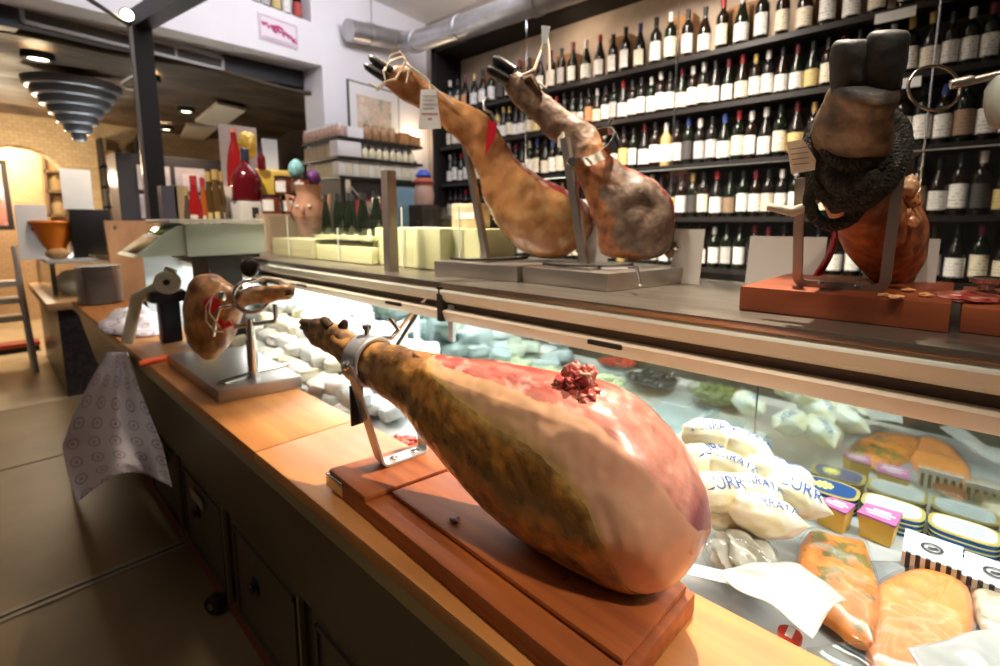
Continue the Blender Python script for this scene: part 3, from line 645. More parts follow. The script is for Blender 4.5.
# bottles
GLB = [mat('glass_black', (.012, .010, .009), .08), mat('glass_green', (.006, .010, .005), .08), mat('glass_brown', (.014, .007, .004), .08)]
GLP = mat('glass_straw', (.55, .40, .16), .1); GLR = mat('glass_rose', (.45, .12, .10), .1)
def label_mat(name, c, ink=(.12, .08, .07), dens=22):
    m, nt, N, L, b = nodes_of(name); b.inputs['Roughness'].default_value = .6
    tc = N.new('ShaderNodeTexCoord'); sx = N.new('ShaderNodeSeparateXYZ'); L.new(tc.outputs['Object'], sx.inputs[0])
    wv = N.new('ShaderNodeMath'); wv.operation = 'MULTIPLY'; wv.inputs[1].default_value = 380; L.new(sx.outputs[2], wv.inputs[0])
    sn = N.new('ShaderNodeMath'); sn.operation = 'SINE'; L.new(wv.outputs[0], sn.inputs[0])
    nz = N.new('ShaderNodeTexNoise'); nz.inputs['Scale'].default_value = 90; L.new(tc.outputs['Object'], nz.inputs['Vector'])
    ml = N.new('ShaderNodeMath'); ml.operation = 'MULTIPLY'; L.new(sn.outputs[0], ml.inputs[0]); L.new(nz.outputs['Fac'], ml.inputs[1])
    gt = N.new('ShaderNodeMath'); gt.operation = 'GREATER_THAN'; gt.inputs[1].default_value = .47; L.new(ml.outputs[0], gt.inputs[0])
    mx = N.new('ShaderNodeMix'); mx.data_type = 'RGBA'; mx.inputs['A'].default_value = c+(1,); mx.inputs['B'].default_value = ink+(1,); L.new(gt.outputs[0], mx.inputs['Factor']); L.new(mx.outputs['Result'], b.inputs['Base Color'])
    MATS[name] = m; return m
LABC = [('white', (.86, .83, .79), 24), ('cream', (.82, .73, .57), 9), ('grey', (.52, .50, .49), 2), ('yellow', (.70, .54, .22), 1.2), ('black', (.05, .045, .045), .8), ('blue', (.06, .10, .30), .5), ('orange', (.62, .30, .12), .5), ('red', (.50, .06, .05), .5), ('brown', (.30, .19, .12), .8)]
LM_ = {n: label_mat('label_'+n, c) for n, c, w in LABC}
CAPC = [('black', (.02, .02, .022), 10), ('red', (.40, .03, .04), 2.4), ('maroon', (.16, .02, .03), 3), ('silver', (.62, .60, .58), 2), ('gold', (.60, .42, .15), 2), ('white', (.75, .72, .70), 2), ('blue', (.05, .09, .32), 1)]
CM_ = {n: mat('cap_'+n.replace(' ', '_'), c, .3, .3 if n in ('silver', 'gold') else 0) for n, c, w in CAPC}
def pick(T): 
    s = sum(t[2] for t in T); r = R.random()*s
    for t in T:
        r -= t[2]
        if r <= 0: return t[0]
    return T[0][0]
def bottle_meshes(kind):
    if kind == 'bordeaux': body = [(0, 0), (.034, 0), (.037, .005), (.0375, .19), (.035, .205), (.022, .225), (.0155, .238), (.0145, .255), (.0145, .262)]; lab = (.0379, .035, .150)
    elif kind == 'burgundy': body = [(0, 0), (.037, 0), (.041, .006), (.0412, .14), (.038, .165), (.026, .20), (.017, .232), (.0145, .25), (.0145, .262)]; lab = (.0416, .028, .128)
    else: body = [(0, 0), (.031, 0), (.034, .005), (.034, .12), (.031, .15), (.022, .20), (.0155, .245), (.0145, .262)]; lab = (.0344, .03, .11)
    out = []
    for nm, pr in (('body', body), ('capsule', [(.0148, .243), (.0155, .262), (.0155, .295), (.0165, .296), (.0165, .303), (.0, .304)]),):
        o = MB().lathe(pr, (0, 0, 0), 14).build('tmp', GLB[0]); o.location = (0, 0, 0)
        # build() recentres: undo so the mesh keeps its base at the origin
        out.append(o)
    r, z0, z1 = lab
    o = MB().lathe([(r, z0), (r, z1)], (0, 0, 0), 10, arc=(PI-1.45, PI+1.45)).build('tmp', LM_['white']); out.append(o)
    ms = []
    for o, base in zip(out, (0, .243, z0)):
        me = o.data
        off = base
        # shift mesh so that coordinates are bottle-relative
        lo = [min(v.co[i] for v in me.vertices) for i in range(3)]; hi = [max(v.co[i] for v in me.vertices) for i in range(3)]
        ms.append((me, off)); bpy.data.objects.remove(o)
    # label bbox centre in x is not 0; shift it so its cylinder axis is the bottle axis
    me = ms[2][0]; lo = min(v.co.x for v in me.vertices); 
    for v in me.vertices: v.co.x += -r-lo
    return ms
BM = {k: bottle_meshes(k) for k in ('bordeaux', 'burgundy', 'hock')}
def make_bottle(kind, loc, glass, lab, cap, label, group, s=1, turn=0, cat='wine bottle'):
    root = thing('wine_bottle', loc, label, cat, group); root.rotation_euler.z = turn; root.scale = (s, s, s)
    for nm, (me, off), m in zip(('body', 'capsule', 'label'), BM[kind], (glass, CM_[cap], LM_[lab] if lab else None)):
        if m is None: continue
        o = bpy.data.objects.new(nm if nm != 'label' else 'paper_label', me); C.objects.link(o); o.parent = root; o.location = (0, 0, off)
        o.material_slots[0].link = 'OBJECT'; o.material_slots[0].material = m
    return root
KN = {'bordeaux': 'straight-shouldered', 'burgundy': 'slope-shouldered', 'hock': 'slim'}
def fill(level, y_from, y_to, pitch, s0, rowx=.06, kinds=(('bordeaux', 0, 6), ('burgundy', 0, 4))):
    z = LEV[level]; y = y_to; n = 0; rp_ = 0
    while y > y_from:
        n += 1
        kind = pick(kinds); lab = pick(LABC); cap = pick(CAPC); g = R.choice(GLB)
        s = s0*R.uniform(.95, 1.05); r_ = (.0416 if kind == 'burgundy' else .0379)*s
        y -= (rp_+r_+R.uniform(.001, .006) if n > 1 else 0)+(pitch if n > 1 else 0); rp_ = r_
        gn = 'dark'
        if R.random() < .03 and level: g = GLP; gn = 'straw-coloured'
        make_bottle(kind, (XS+rowx+R.uniform(-.006, .006), y, z+.0005), g, lab, cap,
            '%s %s wine bottle, %s label, %s cap, %s from the left on the %s shelf' % (gn, KN[kind], lab, cap, ordn(n), NAMES[level]), 'bottles on the %s wine shelf' % NAMES[level], s, R.uniform(-.5, .5))
fill(0, -.1, 4.0, .030, 1.06)
fill(1, -.25, 4.02, .0, .94)
fill(2, -.28, 4.02, .0, 1.03)
fill(3, -.30, 4.02, .0, 1.0)
fill(4, -.34, 3.2, .010, .955)
# wooden wine cases standing behind the top row, price strips
k = 0
for y in (3.55, 3.05, 2.62, 2.1, 1.62, 1.2, .72, .3):
    k += 1
    tag(B((XS+.15, y-.09, LEV[0]+.0005), (XS+.27, y+.10, LEV[0]+.30+.02*(k % 3)), 'wine_crate', wood('crate_wood', (.50, .25, .085), (.40, .18, .05), 2, .6) if k == 1 else MATS['crate_wood'], bev=.003), 'plain wooden wine crate behind the bottles, %s from the left on the top wine shelf' % ordn(k), 'crate', 'crates behind the top shelf')
for (px, py, Xo, lab) in ((895, 15, XS-.025, 'white price strip on the edge of the top wine shelf'), (900, 84, XS-.025, 'white price strip on the edge of the second wine shelf')):
    q = onx(px, py, Xo)
    tag(B((Xo, q.y-.085, q.z-.025), (Xo+.003, q.y+.085, q.z+.025), 'price_strip', PAPER), lab, 'price strip', 'shelf price strips')
# bottles in the niche of the white wall
for i, (px, cap, lab) in enumerate(((262, 'silver', 'white'), (272, 'black', 'grey'), (283, 'gold', 'yellow'), (293, 'black', 'white'), (304, 'red', 'red'))):
    u, z = wl(px, 15); q = wp(u, nicheZ, .10)
    make_bottle('bordeaux', (q.x, q.y, nicheZ+.0005), GLB[i % 3], lab, cap, 'dark bottle, %s label, %s from the left in the high wall niche' % (lab, ordn(i+1)), 'bottles in the wall niche', 1.05, PI/2)
# ================================================================ HAMS
def resample(P, n, key=None):
    P = [np.array(p, float) for p in P]
    d = [0]
    for a, b in zip(P, P[1:]): d.append(d[-1]+np.linalg.norm(b-a))
    t = np.linspace(0, d[-1], n); out = []
    for s in t:
        i = min(max(np.searchsorted(d, s)-1, 0), len(P)-2); f = (s-d[i])/max(1e-9, d[i+1]-d[i])
        # catmull-rom
        p0 = P[max(i-1, 0)]; p1 = P[i]; p2 = P[i+1]; p3 = P[min(i+2, len(P)-1)]
        out.append(.5*((2*p1)+(-p0+p2)*f+(2*p0-5*p1+4*p2-p3)*f*f+(-p0+3*p1-3*p2+p3)*f**3))
    return out
def interp(tab, s):
    xs = [t[0] for t in tab]
    ys = [t[1] for t in tab]
    return float(np.interp(s, xs, ys))
def mixc(a, b, t): t = max(0, min(1, t)); return tuple(a[i]*(1-t)+b[i]*t for i in range(3))
def sstep(a, b, x): t = max(0, min(1, (x-a)/(b-a))); return t*t*(3-2*t)
class Loft:
    """station pairs (upper px, lower px, half thickness towards viewer, away) on a vertical plane -> rings"""
    def __init__(s, st, P0, n, N=90, M=56, flat=None, sq=1.0, amp=.004, freq=18, seed=0, lean=0):
        s.N, s.M = N, M
        n = Vector(n).normalized()                       # points to the viewer
        tab = [(*onp(a[0], a[1], P0, n), *onp(b[0], b[1], P0, n), h, k) for a, b, h, k in st]
        # parametrise evenly by station index with catmull-rom
        rows = []
        T = [np.array(r, float) for r in tab]; K = len(T)
        for q in range(N):
            u = q/(N-1)*(K-1); i = min(int(u), K-2); f = u-i
            p0, p1, p2, p3 = T[max(i-1, 0)], T[i], T[i+1], T[min(i+2, K-1)]
            rows.append(.5*((2*p1)+(-p0+p2)*f+(2*p0-5*p1+4*p2-p3)*f*f+(-p0+3*p1-3*p2+p3)*f**3))
        s.rows = rows; s.K = K; s.n = n; s.flat = flat; s.sq = sq; s.amp = amp; s.freq = freq; s.seed = seed
        s.pts = np.zeros((N, M, 3))
        for q in range(N):
            for k in range(M): s.pts[q, k] = s.at(q, 2*PI*k/M)
    def at(s, q, t, push=0):
        """surface point of station q at angle t (0 = top, towards the viewer first), roughened like cured skin"""
        r = s.rows[q]; U = Vector(r[0:3]); Lw = Vector(r[3:6]); c = (U+Lw)/2; v = (U-Lw)/2; cy = math.cos(t); sx = math.sin(t)
        if s.flat:
            lim, soft = s.flat(q/(s.N-1))
            if cy > lim: cy = lim+(cy-lim)*soft
            top = lim+(1-lim)*soft; cy = (cy+1)/(top+1)*2-1
        if s.sq != 1: sx = math.copysign(abs(sx)**s.sq, sx)
        p = c+v*cy+s.n*(sx*(r[6] if sx > 0 else r[7])); rad = p-c; L = rad.length
        if L < 1e-5: return p
        a = s.amp*min(1, L/.03)
        d = noise.noise(p*s.freq+Vector((s.seed, 0, 0)))*a+noise.noise(p*s.freq*3+Vector((0, s.seed, 0)))*a*.35
        return p+rad/L*(d+push)
    def band(s, name, m, parent, colf, tab, ncol, q0=0, q1=None, caps=(False, False), push=0):
        """strip of surface between the angles tab(q) = (t0, t1) at every station: edges follow the curve exactly"""
        q1 = s.N-1 if q1 is None else q1; org = world_of(parent); verts = []; cols = []; faces = []
        for q in range(q0, q1+1):
            t0, t1 = tab(q)
            for k in range(ncol+1):
                t = t0+(t1-t0)*k/ncol; p = s.at(q, t, push); verts.append(p); cols.append(colf(q/(s.N-1), math.cos(t), math.sin(t), p))
        n = ncol+1
        for i in range(q1-q0):
            t0, t1 = tab(q0+i); u0, u1 = tab(q0+i+1)
            if abs(t1-t0) < 1e-4 and abs(u1-u0) < 1e-4: continue
            for k in range(ncol): faces.append((i*n+k, i*n+k+1, (i+1)*n+k+1, (i+1)*n+k))
        for end, i in ((0, 0), (1, q1-q0)):
            if caps[end]:
                c = sum((verts[i*n+k] for k in range(n)), Vector())/n; verts.append(c); cols.append(cols[i*n])
                for k in range(ncol): faces.append((i*n+k, i*n+k+1, len(verts)-1) if end else (i*n+k+1, i*n+k, len(verts)-1))
        me = bpy.data.meshes.new(name); me.from_pydata([v-org for v in verts], [], faces)
        at = me.color_attributes.new('tint', 'FLOAT_COLOR', 'POINT')
        for i, c in enumerate(cols): at.data[i].color = (*c, 1)
        bm = bmesh.new(); bm.from_mesh(me); bmesh.ops.dissolve_degenerate(bm, dist=1e-6, edges=bm.edges[:]); bmesh.ops.delete(bm, geom=[v for v in bm.verts if not v.link_faces], context='VERTS'); bm.to_mesh(me); bm.free()
        for p in me.polygons: p.use_smooth = True
        me.materials.append(m); o = bpy.data.objects.new(name, me); C.objects.link(o); o.parent = parent
        return o
    def mesh(s, name, m, parent, colf, keep=None, caps=(True, True), push=0):
        """faces for which keep(s, cosine, viewer_side, p) holds"""
        N, M = s.N, s.M; vid = {}; verts = []; cols = []; faces = []
        def V(q, k):
            k %= M
            if (q, k) not in vid:
                vid[(q, k)] = len(verts); p = Vector(s.pts[q, k]); verts.append(p)
                t = 2*PI*k/M; cols.append(colf(q/(N-1), math.cos(t), math.sin(t), p))
            return vid[(q, k)]
        for q in range(N-1):
            for k in range(M):
                t = 2*PI*(k+.5)/M
                if keep and not keep((q+.5)/(N-1), math.cos(t), math.sin(t)): continue
                faces.append((V(q, k), V(q, k+1), V(q+1, k+1), V(q+1, k)))
        for end, q in ((0, 0), (1, N-1)):
            if caps[end]:
                c = Vector(s.pts[q].mean(axis=0)); ci = len(verts); verts.append(c); cols.append(colf(q/(N-1), 0, 0, c))
                for k in range(M):
                    if keep and not keep(q/(N-1), math.cos(2*PI*(k+.5)/M), math.sin(2*PI*(k+.5)/M)): continue
                    faces.append((V(q, k), V(q, k+1), ci) if end else (V(q, k+1), V(q, k), ci))
        org = world_of(parent) if parent else Vector((0, 0, 0))
        me = bpy.data.meshes.new(name); me.from_pydata([v-org for v in verts], [], faces)
        at = me.color_attributes.new('tint', 'FLOAT_COLOR', 'POINT')
        for i, c in enumerate(cols): at.data[i].color = (*c, 1)
        bm = bmesh.new(); bm.from_mesh(me); bmesh.ops.recalc_face_normals(bm, faces=bm.faces[:]) if keep is None else None; bm.to_mesh(me); bm.free()
        for p in me.polygons: p.use_smooth = True
        me.materials.append(m); o = bpy.data.objects.new(name, me); C.objects.link(o)
        if parent: o.parent = parent
        return o
def hoof(base, tip, side, w, m, parent, name='hoof', split=.42):
    """two tapered claws"""
    base = Vector(base); tip = Vector(tip); d = tip-base; side = Vector(side).normalized(); L = d.length; d.normalize(); nrm = d.cross(side).normalized()
    b = MB()
    for sg in (-1, 1):
        rings = []
        for i in range(9):
            t = i/8; c = base+d*L*t+side*sg*w*(split+.06*t); e_ = (1 if t < .8 else (1-((t-.8)/.2)**2)**.5*.8+.2); rx = w*(.54-.16*t**2)*e_; ry = w*(.85-.35*t**1.4)*e_
            rings.append([b.bm.verts.new(c+side*math.cos(2*PI*k/14)*rx+nrm*math.sin(2*PI*k/14)*ry) for k in range(14)])
        for i in range(8):
            for k in range(14): b.bm.faces.new((rings[i][k], rings[i][(k+1) % 14], rings[i+1][(k+1) % 14], rings[i+1][k]))
        b.bm.faces.new(rings[0][::-1]); b.bm.faces.new(rings[-1])
    bmesh.ops.recalc_face_normals(b.bm, faces=b.bm.faces[:])
    return b.build(name, m, parent, angle=60)
HOOFB = mat('hoof_black', (.012, .010, .010), .35, var=.4, scale=30, bump=.1, bscale=80)
HOOFT = mat('hoof_brown', (.10, .05, .025), .45, var=.5, scale=40, bump=.15, bscale=80)
# ---------------------------------------------------------------- the large carved ham in front
ZB = -.4475
P0 = np.array([.53, .2, 0]); PN = (-.77*1, -.10, 0)
ST = [((338, 329), (330, 347), .017, .017), ((352, 338), (346, 362), .026, .026), ((372, 342), (362, 378), .030, .030), ((400, 347), (384, 392), .034, .034), ((428, 355), (412, 412), .042, .040),
      ((455, 358), (436, 440), .054, .048), ((490, 362), (468, 476), .066, .056), ((530, 368), (506, 513), .076, .066), ((570, 377), (546, 543), .082, .072), ((608, 388), (584, 561), .084, .078),
      ((642, 410), (618, 577), .080, .080), ((672, 444), (644, 586), .070, .074), ((694, 482), (668, 583), .054, .056), ((706, 512), (690, 568), .034, .034), ((710, 533), (704, 548), .010, .010)]
ham = thing('cured_ham', (.52, .30, ZB), 'large carved cured ham with red cut face clamped on the nearest wooden board', 'ham')
LF = Loft(ST, P0, PN, 220, 24, flat=lambda s: (.62 if s > .28 else .62+.5*(.28-s)/.28, .62 if s > .3 else 1), amp=.0035, freq=22, seed=4, lean=0)
# boundaries as (s, cosine): rind / fat and fat / lean
RB = [(0, 2), (.27, 2), (.30, .93), (.36, .62), (.42, .44), (.5, .36), (.57, .33), (.63, .22), (.68, .05), (.72, -.25), (.76, -.62), (.80, -.86), (.84, -1.0), (.9, -1.2), (1, -2)]
RBB = [(0, 2), (.27, 2), (.30, .93), (.36, .7), (.5, .6), (.7, .5), (.8, .2), (.9, -.3), (1, -.6)]
LB = [(0, 3), (.29, 3), (.31, .97), (.36, .86), (.43, .80), (.5, .78), (.57, .76), (.64, .74), (.70, .70), (.76, .66), (.82, .66), (.88, .62), (.93, .60), (.97, .9), (1, 1.4)]
def kind_at(s, c, v):
    w = .05*noise.noise(Vector((s*14, c*3, 1.3)))
    rb = interp(RB, s) if v > 0 else interp(RBB, s)
    if c < rb+w: return 'rind'
    lb = interp(LB, s)+.04*noise.noise(Vector((s*22, 3.3, v)))
    if v < -.3: lb -= .1
    return 'lean' if c > lb else 'fat'
RINDA, RINDB, RINDC = (.58, .235, .036), (.062, .028, .008), (.74, .40, .085)
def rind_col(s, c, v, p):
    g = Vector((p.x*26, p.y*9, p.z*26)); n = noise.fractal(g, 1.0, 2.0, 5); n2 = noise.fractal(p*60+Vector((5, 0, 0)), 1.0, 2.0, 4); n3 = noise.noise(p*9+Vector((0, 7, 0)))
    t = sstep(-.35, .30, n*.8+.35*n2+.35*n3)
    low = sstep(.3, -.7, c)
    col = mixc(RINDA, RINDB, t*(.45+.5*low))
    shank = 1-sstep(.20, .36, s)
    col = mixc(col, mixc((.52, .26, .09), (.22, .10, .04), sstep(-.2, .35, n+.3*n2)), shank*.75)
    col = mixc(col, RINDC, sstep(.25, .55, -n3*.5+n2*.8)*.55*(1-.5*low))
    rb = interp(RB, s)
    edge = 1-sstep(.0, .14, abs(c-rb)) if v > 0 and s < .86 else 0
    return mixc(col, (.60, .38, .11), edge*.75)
def fat_col(s, c, v, p):
    n = noise.fractal(p*14, 1.0, 2.0, 4)
    col = mixc((.82, .48, .30), (.76, .38, .25), sstep(-.3, .4, n))
    col = mixc(col, (.62, .33, .14), (1-sstep(.48, .74, s))*.55)
    rb = interp(RB, s)
    col = mixc((.70, .42, .16), col, sstep(.0, .16, abs(c-rb)))
    butt = sstep(.70, .84, s)
    col = mixc(col, (.78, .41, .27), butt*.6)
    e = sstep(.93, .985, s)*sstep(-.25, .4, c+.3*n)
    return mixc(col, (.22, .05, .06), e*.85)
def lean_col(s, c, v, p):
    n = noise.fractal(Vector((p.x*60, p.y*10, p.z*60)), 1.0, 2.0, 5); n2 = noise.fractal(p*30, 1, 2, 4)
    col = mixc((.42, .065, .05), (.56, .17, .12), sstep(-.35, .35, n))
    col = mixc(col, (.78, .45, .34), sstep(.22, .5, n2)*.75)
    pale = sstep(.60, .74, s)
    col = mixc(col, (.66, .36, .27), pale*.55)
    return mixc(col, (.17, .03, .045), sstep(.83, .92, s)*.85)
RINDM = vcmat('ham_rind', .28, .5, .5, 55, .3, 45, sss=0)
FATM = vcmat('ham_fat', .32, .35, .12, 30, .08, 24, sss=.12)
LEANM = vcmat('ham_lean', .32, .4, .45, 50, .22, 40, stretch=(1, .3, 1), sss=.05)
def ac(x): return math.acos(max(-1, min(1, x)))
def edges(q):
    x = q/(LF.N-1); w = .05*noise.noise(Vector((x*13, 3, 1.3)))+.02*noise.noise(Vector((x*60, 3, 1.3)))
    rb = interp(RB, x)+w; rbb = interp(RBB, x); lb = interp(LB, x)+.04*noise.noise(Vector((x*18, 3.3, 1)))+.015*noise.noise(Vector((x*70, 3.3, 1)))
    tl = ac(lb); tr = max(ac(rb), tl); tlb = ac(lb-.12 if lb < 1.2 else lb); trb = max(ac(rbb), tlb); return tl, tr, tlb, trb
E_ = [edges(q) for q in range(LF.N)]
qs = int(.25*LF.N)
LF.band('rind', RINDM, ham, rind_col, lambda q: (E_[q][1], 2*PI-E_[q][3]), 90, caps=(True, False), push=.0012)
LF.band('fat', FATM, ham, fat_col, lambda q: (max(E_[q][0]-.02, 0), min(PI, E_[q][1]+.03) if E_[q][1] > E_[q][0]+1e-3 else E_[q][0]), 30, qs, caps=(False, False))
LF.band('fat', FATM, ham, fat_col, lambda q: (2*PI-E_[q][3]-.02 if E_[q][3] > E_[q][2]+1e-3 else 2*PI-E_[q][2], 2*PI-E_[q][2]), 20, qs)
LF.band('lean_cut_face', LEANM, ham, lean_col, lambda q: (-E_[q][2], E_[q][0]), 40, qs)
# raised flap of rind where the cut starts, and the knob of meat left round the bone
def onh(px, py, dx=0): p = onp(px, py, P0, PN); return p+Vector(PN).normalized()*dx
def vblob(name, m, parent, c, rad, colf, sub=4, amp=.25, freq=2.2, seed=0, M=None, more=(), rough=.12, rf=90):
    b = MB().blob((0, 0, 0), rad, sub, amp, freq, seed, M=M)
    for c_, r_ in more: b.blob(c_, r_, sub-1, amp, freq, seed+c_[0]*900)
    for v in b.bm.verts:
        d = v.co.normalized(); v.co += d*rough*max(rad)*(noise.noise(v.co*rf+Vector((seed, 0, 0)))+.5*noise.noise(v.co*rf*2.3)) if rough > .12 else d*.12*max(rad)*noise.noise(v.co*90+Vector((seed, 0, 0)))
        v.co += Vector(c)
    cols = [colf(v.co.copy()) for v in b.bm.verts]
    org = world_of(parent) if parent else Vector((0, 0, 0))
    me = bpy.data.meshes.new(name); bmesh.ops.translate(b.bm, vec=-org, verts=b.bm.verts[:]); b.bm.to_mesh(me); b.bm.free()
    at = me.color_attributes.new('tint', 'FLOAT_COLOR', 'POINT')
    for i, q in enumerate(cols): at.data[i].color = (*q, 1)
    for p in me.polygons: p.use_smooth = True
    me.materials.append(m); o = bpy.data.objects.new(name, me); C.objects.link(o)
    if parent: o.parent = parent
    return o
def knobcol(p):
    n = noise.fractal(p*55, 1, 2, 5); col = mixc((.36, .035, .025), (.60, .17, .12), sstep(-.2, .4, n)); return mixc(col, (.74, .45, .33), sstep(.25, .5, noise.noise(p*80)))
kc = onh(581, 381, .012)
vblob('bone_meat_knob', LEANM, ham, kc+Vector((0, 0, -.004)), (.021, .028, .021), knobcol, 5, .3, 2.2, 3, rough=.26, rf=85, more=[((.004, .008, .014), (.013, .014, .013)), ((-.006, -.008, .012), (.012, .015, .012)), ((-.012, .012, -.002), (.012, .014, .010)), ((-.010, -.022, -.006), (.013, .016, .010)), ((.006, -.014, .020), (.009, .010, .009)), ((-.014, .000, .006), (.010, .012, .010)), ((.0, .024, -.008), (.012, .014, .008))])
vblob('meat_shred', LEANM, ham, kc+Vector((-.012, -.030, -.022)), (.012, .020, .010), knobcol, 3, .4, 2.4, 8)
vblob('rind_flap', RINDM, ham, onh(424, 356, .004), (.012, .022, .005), lambda p: (.45, .20, .07), 3, .3, 2.0, 6, M=Matrix.Rotation(.25, 3, 'X').to_4x4())
# trotter
TS = [((314, 318), (305, 333), .010, .010), ((322, 318), (311, 343), .014, .014), ((330, 321), (320, 348), .017, .016), ((338, 324), (327, 351), .019, .018), ((345, 331), (336, 356), .020, .020), ((354, 337), (346, 363), .023, .023)]
LT = Loft(TS, P0, PN, 44, 32, amp=.0035, freq=45, seed=9)
LT.mesh('trotter', vcmat('trotter_skin', .5, .1, .6, 80, .3, 60), ham, lambda s, c, v, p: mixc(mixc((.50, .28, .12), (.24, .12, .05), sstep(-.2, .4, noise.fractal(p*40, 1, 2, 4))), (.07, .04, .02), (1-sstep(.05, .28, s))*.7))
q0 = onh(311, 325); q1 = onh(301, 324)
hoof(onh(314, 326), q1, (q1-q0).cross(Vector(PN)), .0150, HOOFT, ham, split=.30)
dc = onh(327, 319, .006); MB().tube([onh(334, 327, .007), onh(330, 322, .008), onh(327, 319, .008), onh(325, 318, .008)], [.010, .010, .008, .003], 10).build('dewclaw', HOOFT, ham)
MB().tube([onh(339, 330, -.004), onh(341, 325, -.006), onh(342, 322, -.006), onh(342, 320, -.006)], [.010, .009, .007, .003], 10).build('dewclaw', HOOFT, ham)
# ---------------------------------------------------------------- stand of the large ham
st = thing('ham_stand', (.48, .52, ZW), 'nearest ham stand: stepped wooden board with steel fork and ring clamp', 'ham stand')
c1, c2, c3, c4 = [Vector((x, y, 0)) for x, y in ((.398, .815), (.372, .21), (.568, .205), (.602, .775))]
def bd(s, t, z): p = (c1*(1-t)+c2*t)*(1-s)+(c4*(1-t)+c3*t)*s; return Vector((p.x, p.y, z))
MB().prism([bd(0, 0, ZW+.0005), bd(0, 1, ZW+.0005), bd(1, 1, ZW+.0005), bd(1, 0, ZW+.0005)], (0, 0, .030), bev=.005).build('base_board', WOODB, st)
MB().prism([bd(.0, 0, ZW+.0305), bd(.0, .22, ZW+.0305), bd(1, .22, ZW+.0305), bd(1, 0, ZW+.0305)], (0, 0, .0095), bev=.004).build('head_block', WOODB, st)
MB().prism([bd(.20, .235, ZW+.0305), bd(.20, .985, ZW+.0305), bd(.97, .985, ZW+.0305), bd(.97, .235, ZW+.0305)], (0, 0, .0095), bev=.005).build('raised_plate', WOODB, st)
# steel corner plate at the front left corner
b = MB(); e = bd(0, 0, 0); f = bd(0, .09, 0); dn = Vector((-.003, 0, 0))
b.box((e.x-.004, f.y, ZW+.006), (e.x-.0005, e.y+.002, ZW+.032), bev=.001).box((e.x-.004, e.y+.0005, ZW+.006), (e.x+.02, e.y+.004, ZW+.032), bev=.001)
b.build('corner_plate', STEELP, st)
# fork: flat bar, foot with two screws, two uprights
yk = .80
fl = onz(383, 463, ZB+.001); fr2 = onz(424, 450, ZB+.001)
fl = Vector((.492-.055, .775, ZB+.0025)); 
A = onz(381, 464, ZB+.003); D = onz(424, 449, ZB+.003); ax = (D-A).normalized()
topA = onp(349, 366, A, ax.cross(Vector((0, 0, 1)))); 
ringc = onh(368, 360, 0)
topA = onx(349, 365, ringc.x-.042); topD = onx(411, 385, D.x+.004)
wdir = ax.cross(Vector((0, 0, 1)))
def bend(P, r=.012, n=5):
    out = [Vector(P[0])]
    for a, b_, c in zip(P, P[1:], P[2:]):
        a, b_, c = Vector(a), Vector(b_), Vector(c); u = b_+(a-b_).normalized()*r; w = b_+(c-b_).normalized()*r
        for i in range(n+1): t = i/n; out.append(u*(1-t)**2+b_*2*t*(1-t)+w*t*t)
    out.append(Vector(P[-1])); return out
topD = onx(412, 372, D.x+.002); topA = onx(349, 365, ringc.x-.043)
b = MB(); P = bend([topA, A, D, topD])
rings = []
for i, p in enumerate(P):
    t = (P[min(i+1, len(P)-1)]-P[max(i-1, 0)]).normalized(); w = wdir.normalized(); h = t.cross(w).normalized()
    rings.append([b.bm.verts.new(p+w*x*.016+h*y*.002) for x, y in ((-1, -1), (1, -1), (1, 1), (-1, 1))])
for i in range(len(P)-1):
    for k in range(4): b.bm.faces.new((rings[i][k], rings[i][(k+1) % 4], rings[i+1][(k+1) % 4], rings[i+1][k]))
b.bm.faces.new(rings[0][::-1]); b.bm.faces.new(rings[-1]); bmesh.ops.recalc_face_normals(b.bm, faces=b.bm.faces[:])
b.build('fork', mat('satin_steel', (.56, .55, .54), .42, .55), st, angle=30)
for t in (.28, .78):
    p = A+(D-A)*t; MB().lathe([(0, .006), (.005, .0055), (.008, .003), (.0085, 0)], p+Vector((0, 0, .002)), 14).build('screw', CHROME, st)
axr = (onh(400, 368)-onh(346, 350)).normalized()
rg_ = MB().ring(ringc, axr, .0415, .0035, .034, 40).ring(ringc+axr*.017, axr, .0425, .0045, None, 40).build('ring_clamp', MATS['satin_steel'], st)
for p, d in ((topA, -ax), (topD, ax)):
    MB().lathe([(0, .010), (.006, .009), (.008, .006), (.008, 0), (0, 0)], p+d*.002, 14, d).build('pivot_bolt', CHROME, st)
tp = ringc+Vector((0, 0, .046)); MB().lathe([(.005, 0), (.005, .010), (.008, .011), (.008, .018), (0, .02)], tp, 12, (0, 0, 1)).build('clamp_screw', CHROME, st)
q = onx(397, 327, ringc.x+.06); 
MB().tube([ringc+axr*.0+Vector((.03, 0, .035)), onx(392, 338, ringc.x+.05), onx(399, 330, ringc.x+.055), onx(393, 322, ringc.x+.055), onx(389, 318, ringc.x+.05)], [.004, .005, .006, .006, .005], 10).build('wing_handle', CHROME, st)
MB().box(ringc+Vector((-.030, .012, -.12)), ringc+Vector((-.004, .018, -.045)), bev=.002).build('black_backing', BLACKM, st)
for p, r, lab in ((onz(455, 521, ZB+.0005), .006, 'small dark scrap of ham on the stepped board, below the shank'), (onz(563, 577, ZB+.0005), .004, 'tiny dark scrap of ham on the stepped board near the thick end of the ham')):
    tag(MB().blob(p+Vector((0, 0, r*.4)), (r*1.3, r*1.5, r*.5), 2, .5, 2, 3).build('meat_scrap', mat('meat_scrap', (.20, .035, .03), .5, var=.4, scale=60)), lab, 'meat scrap')
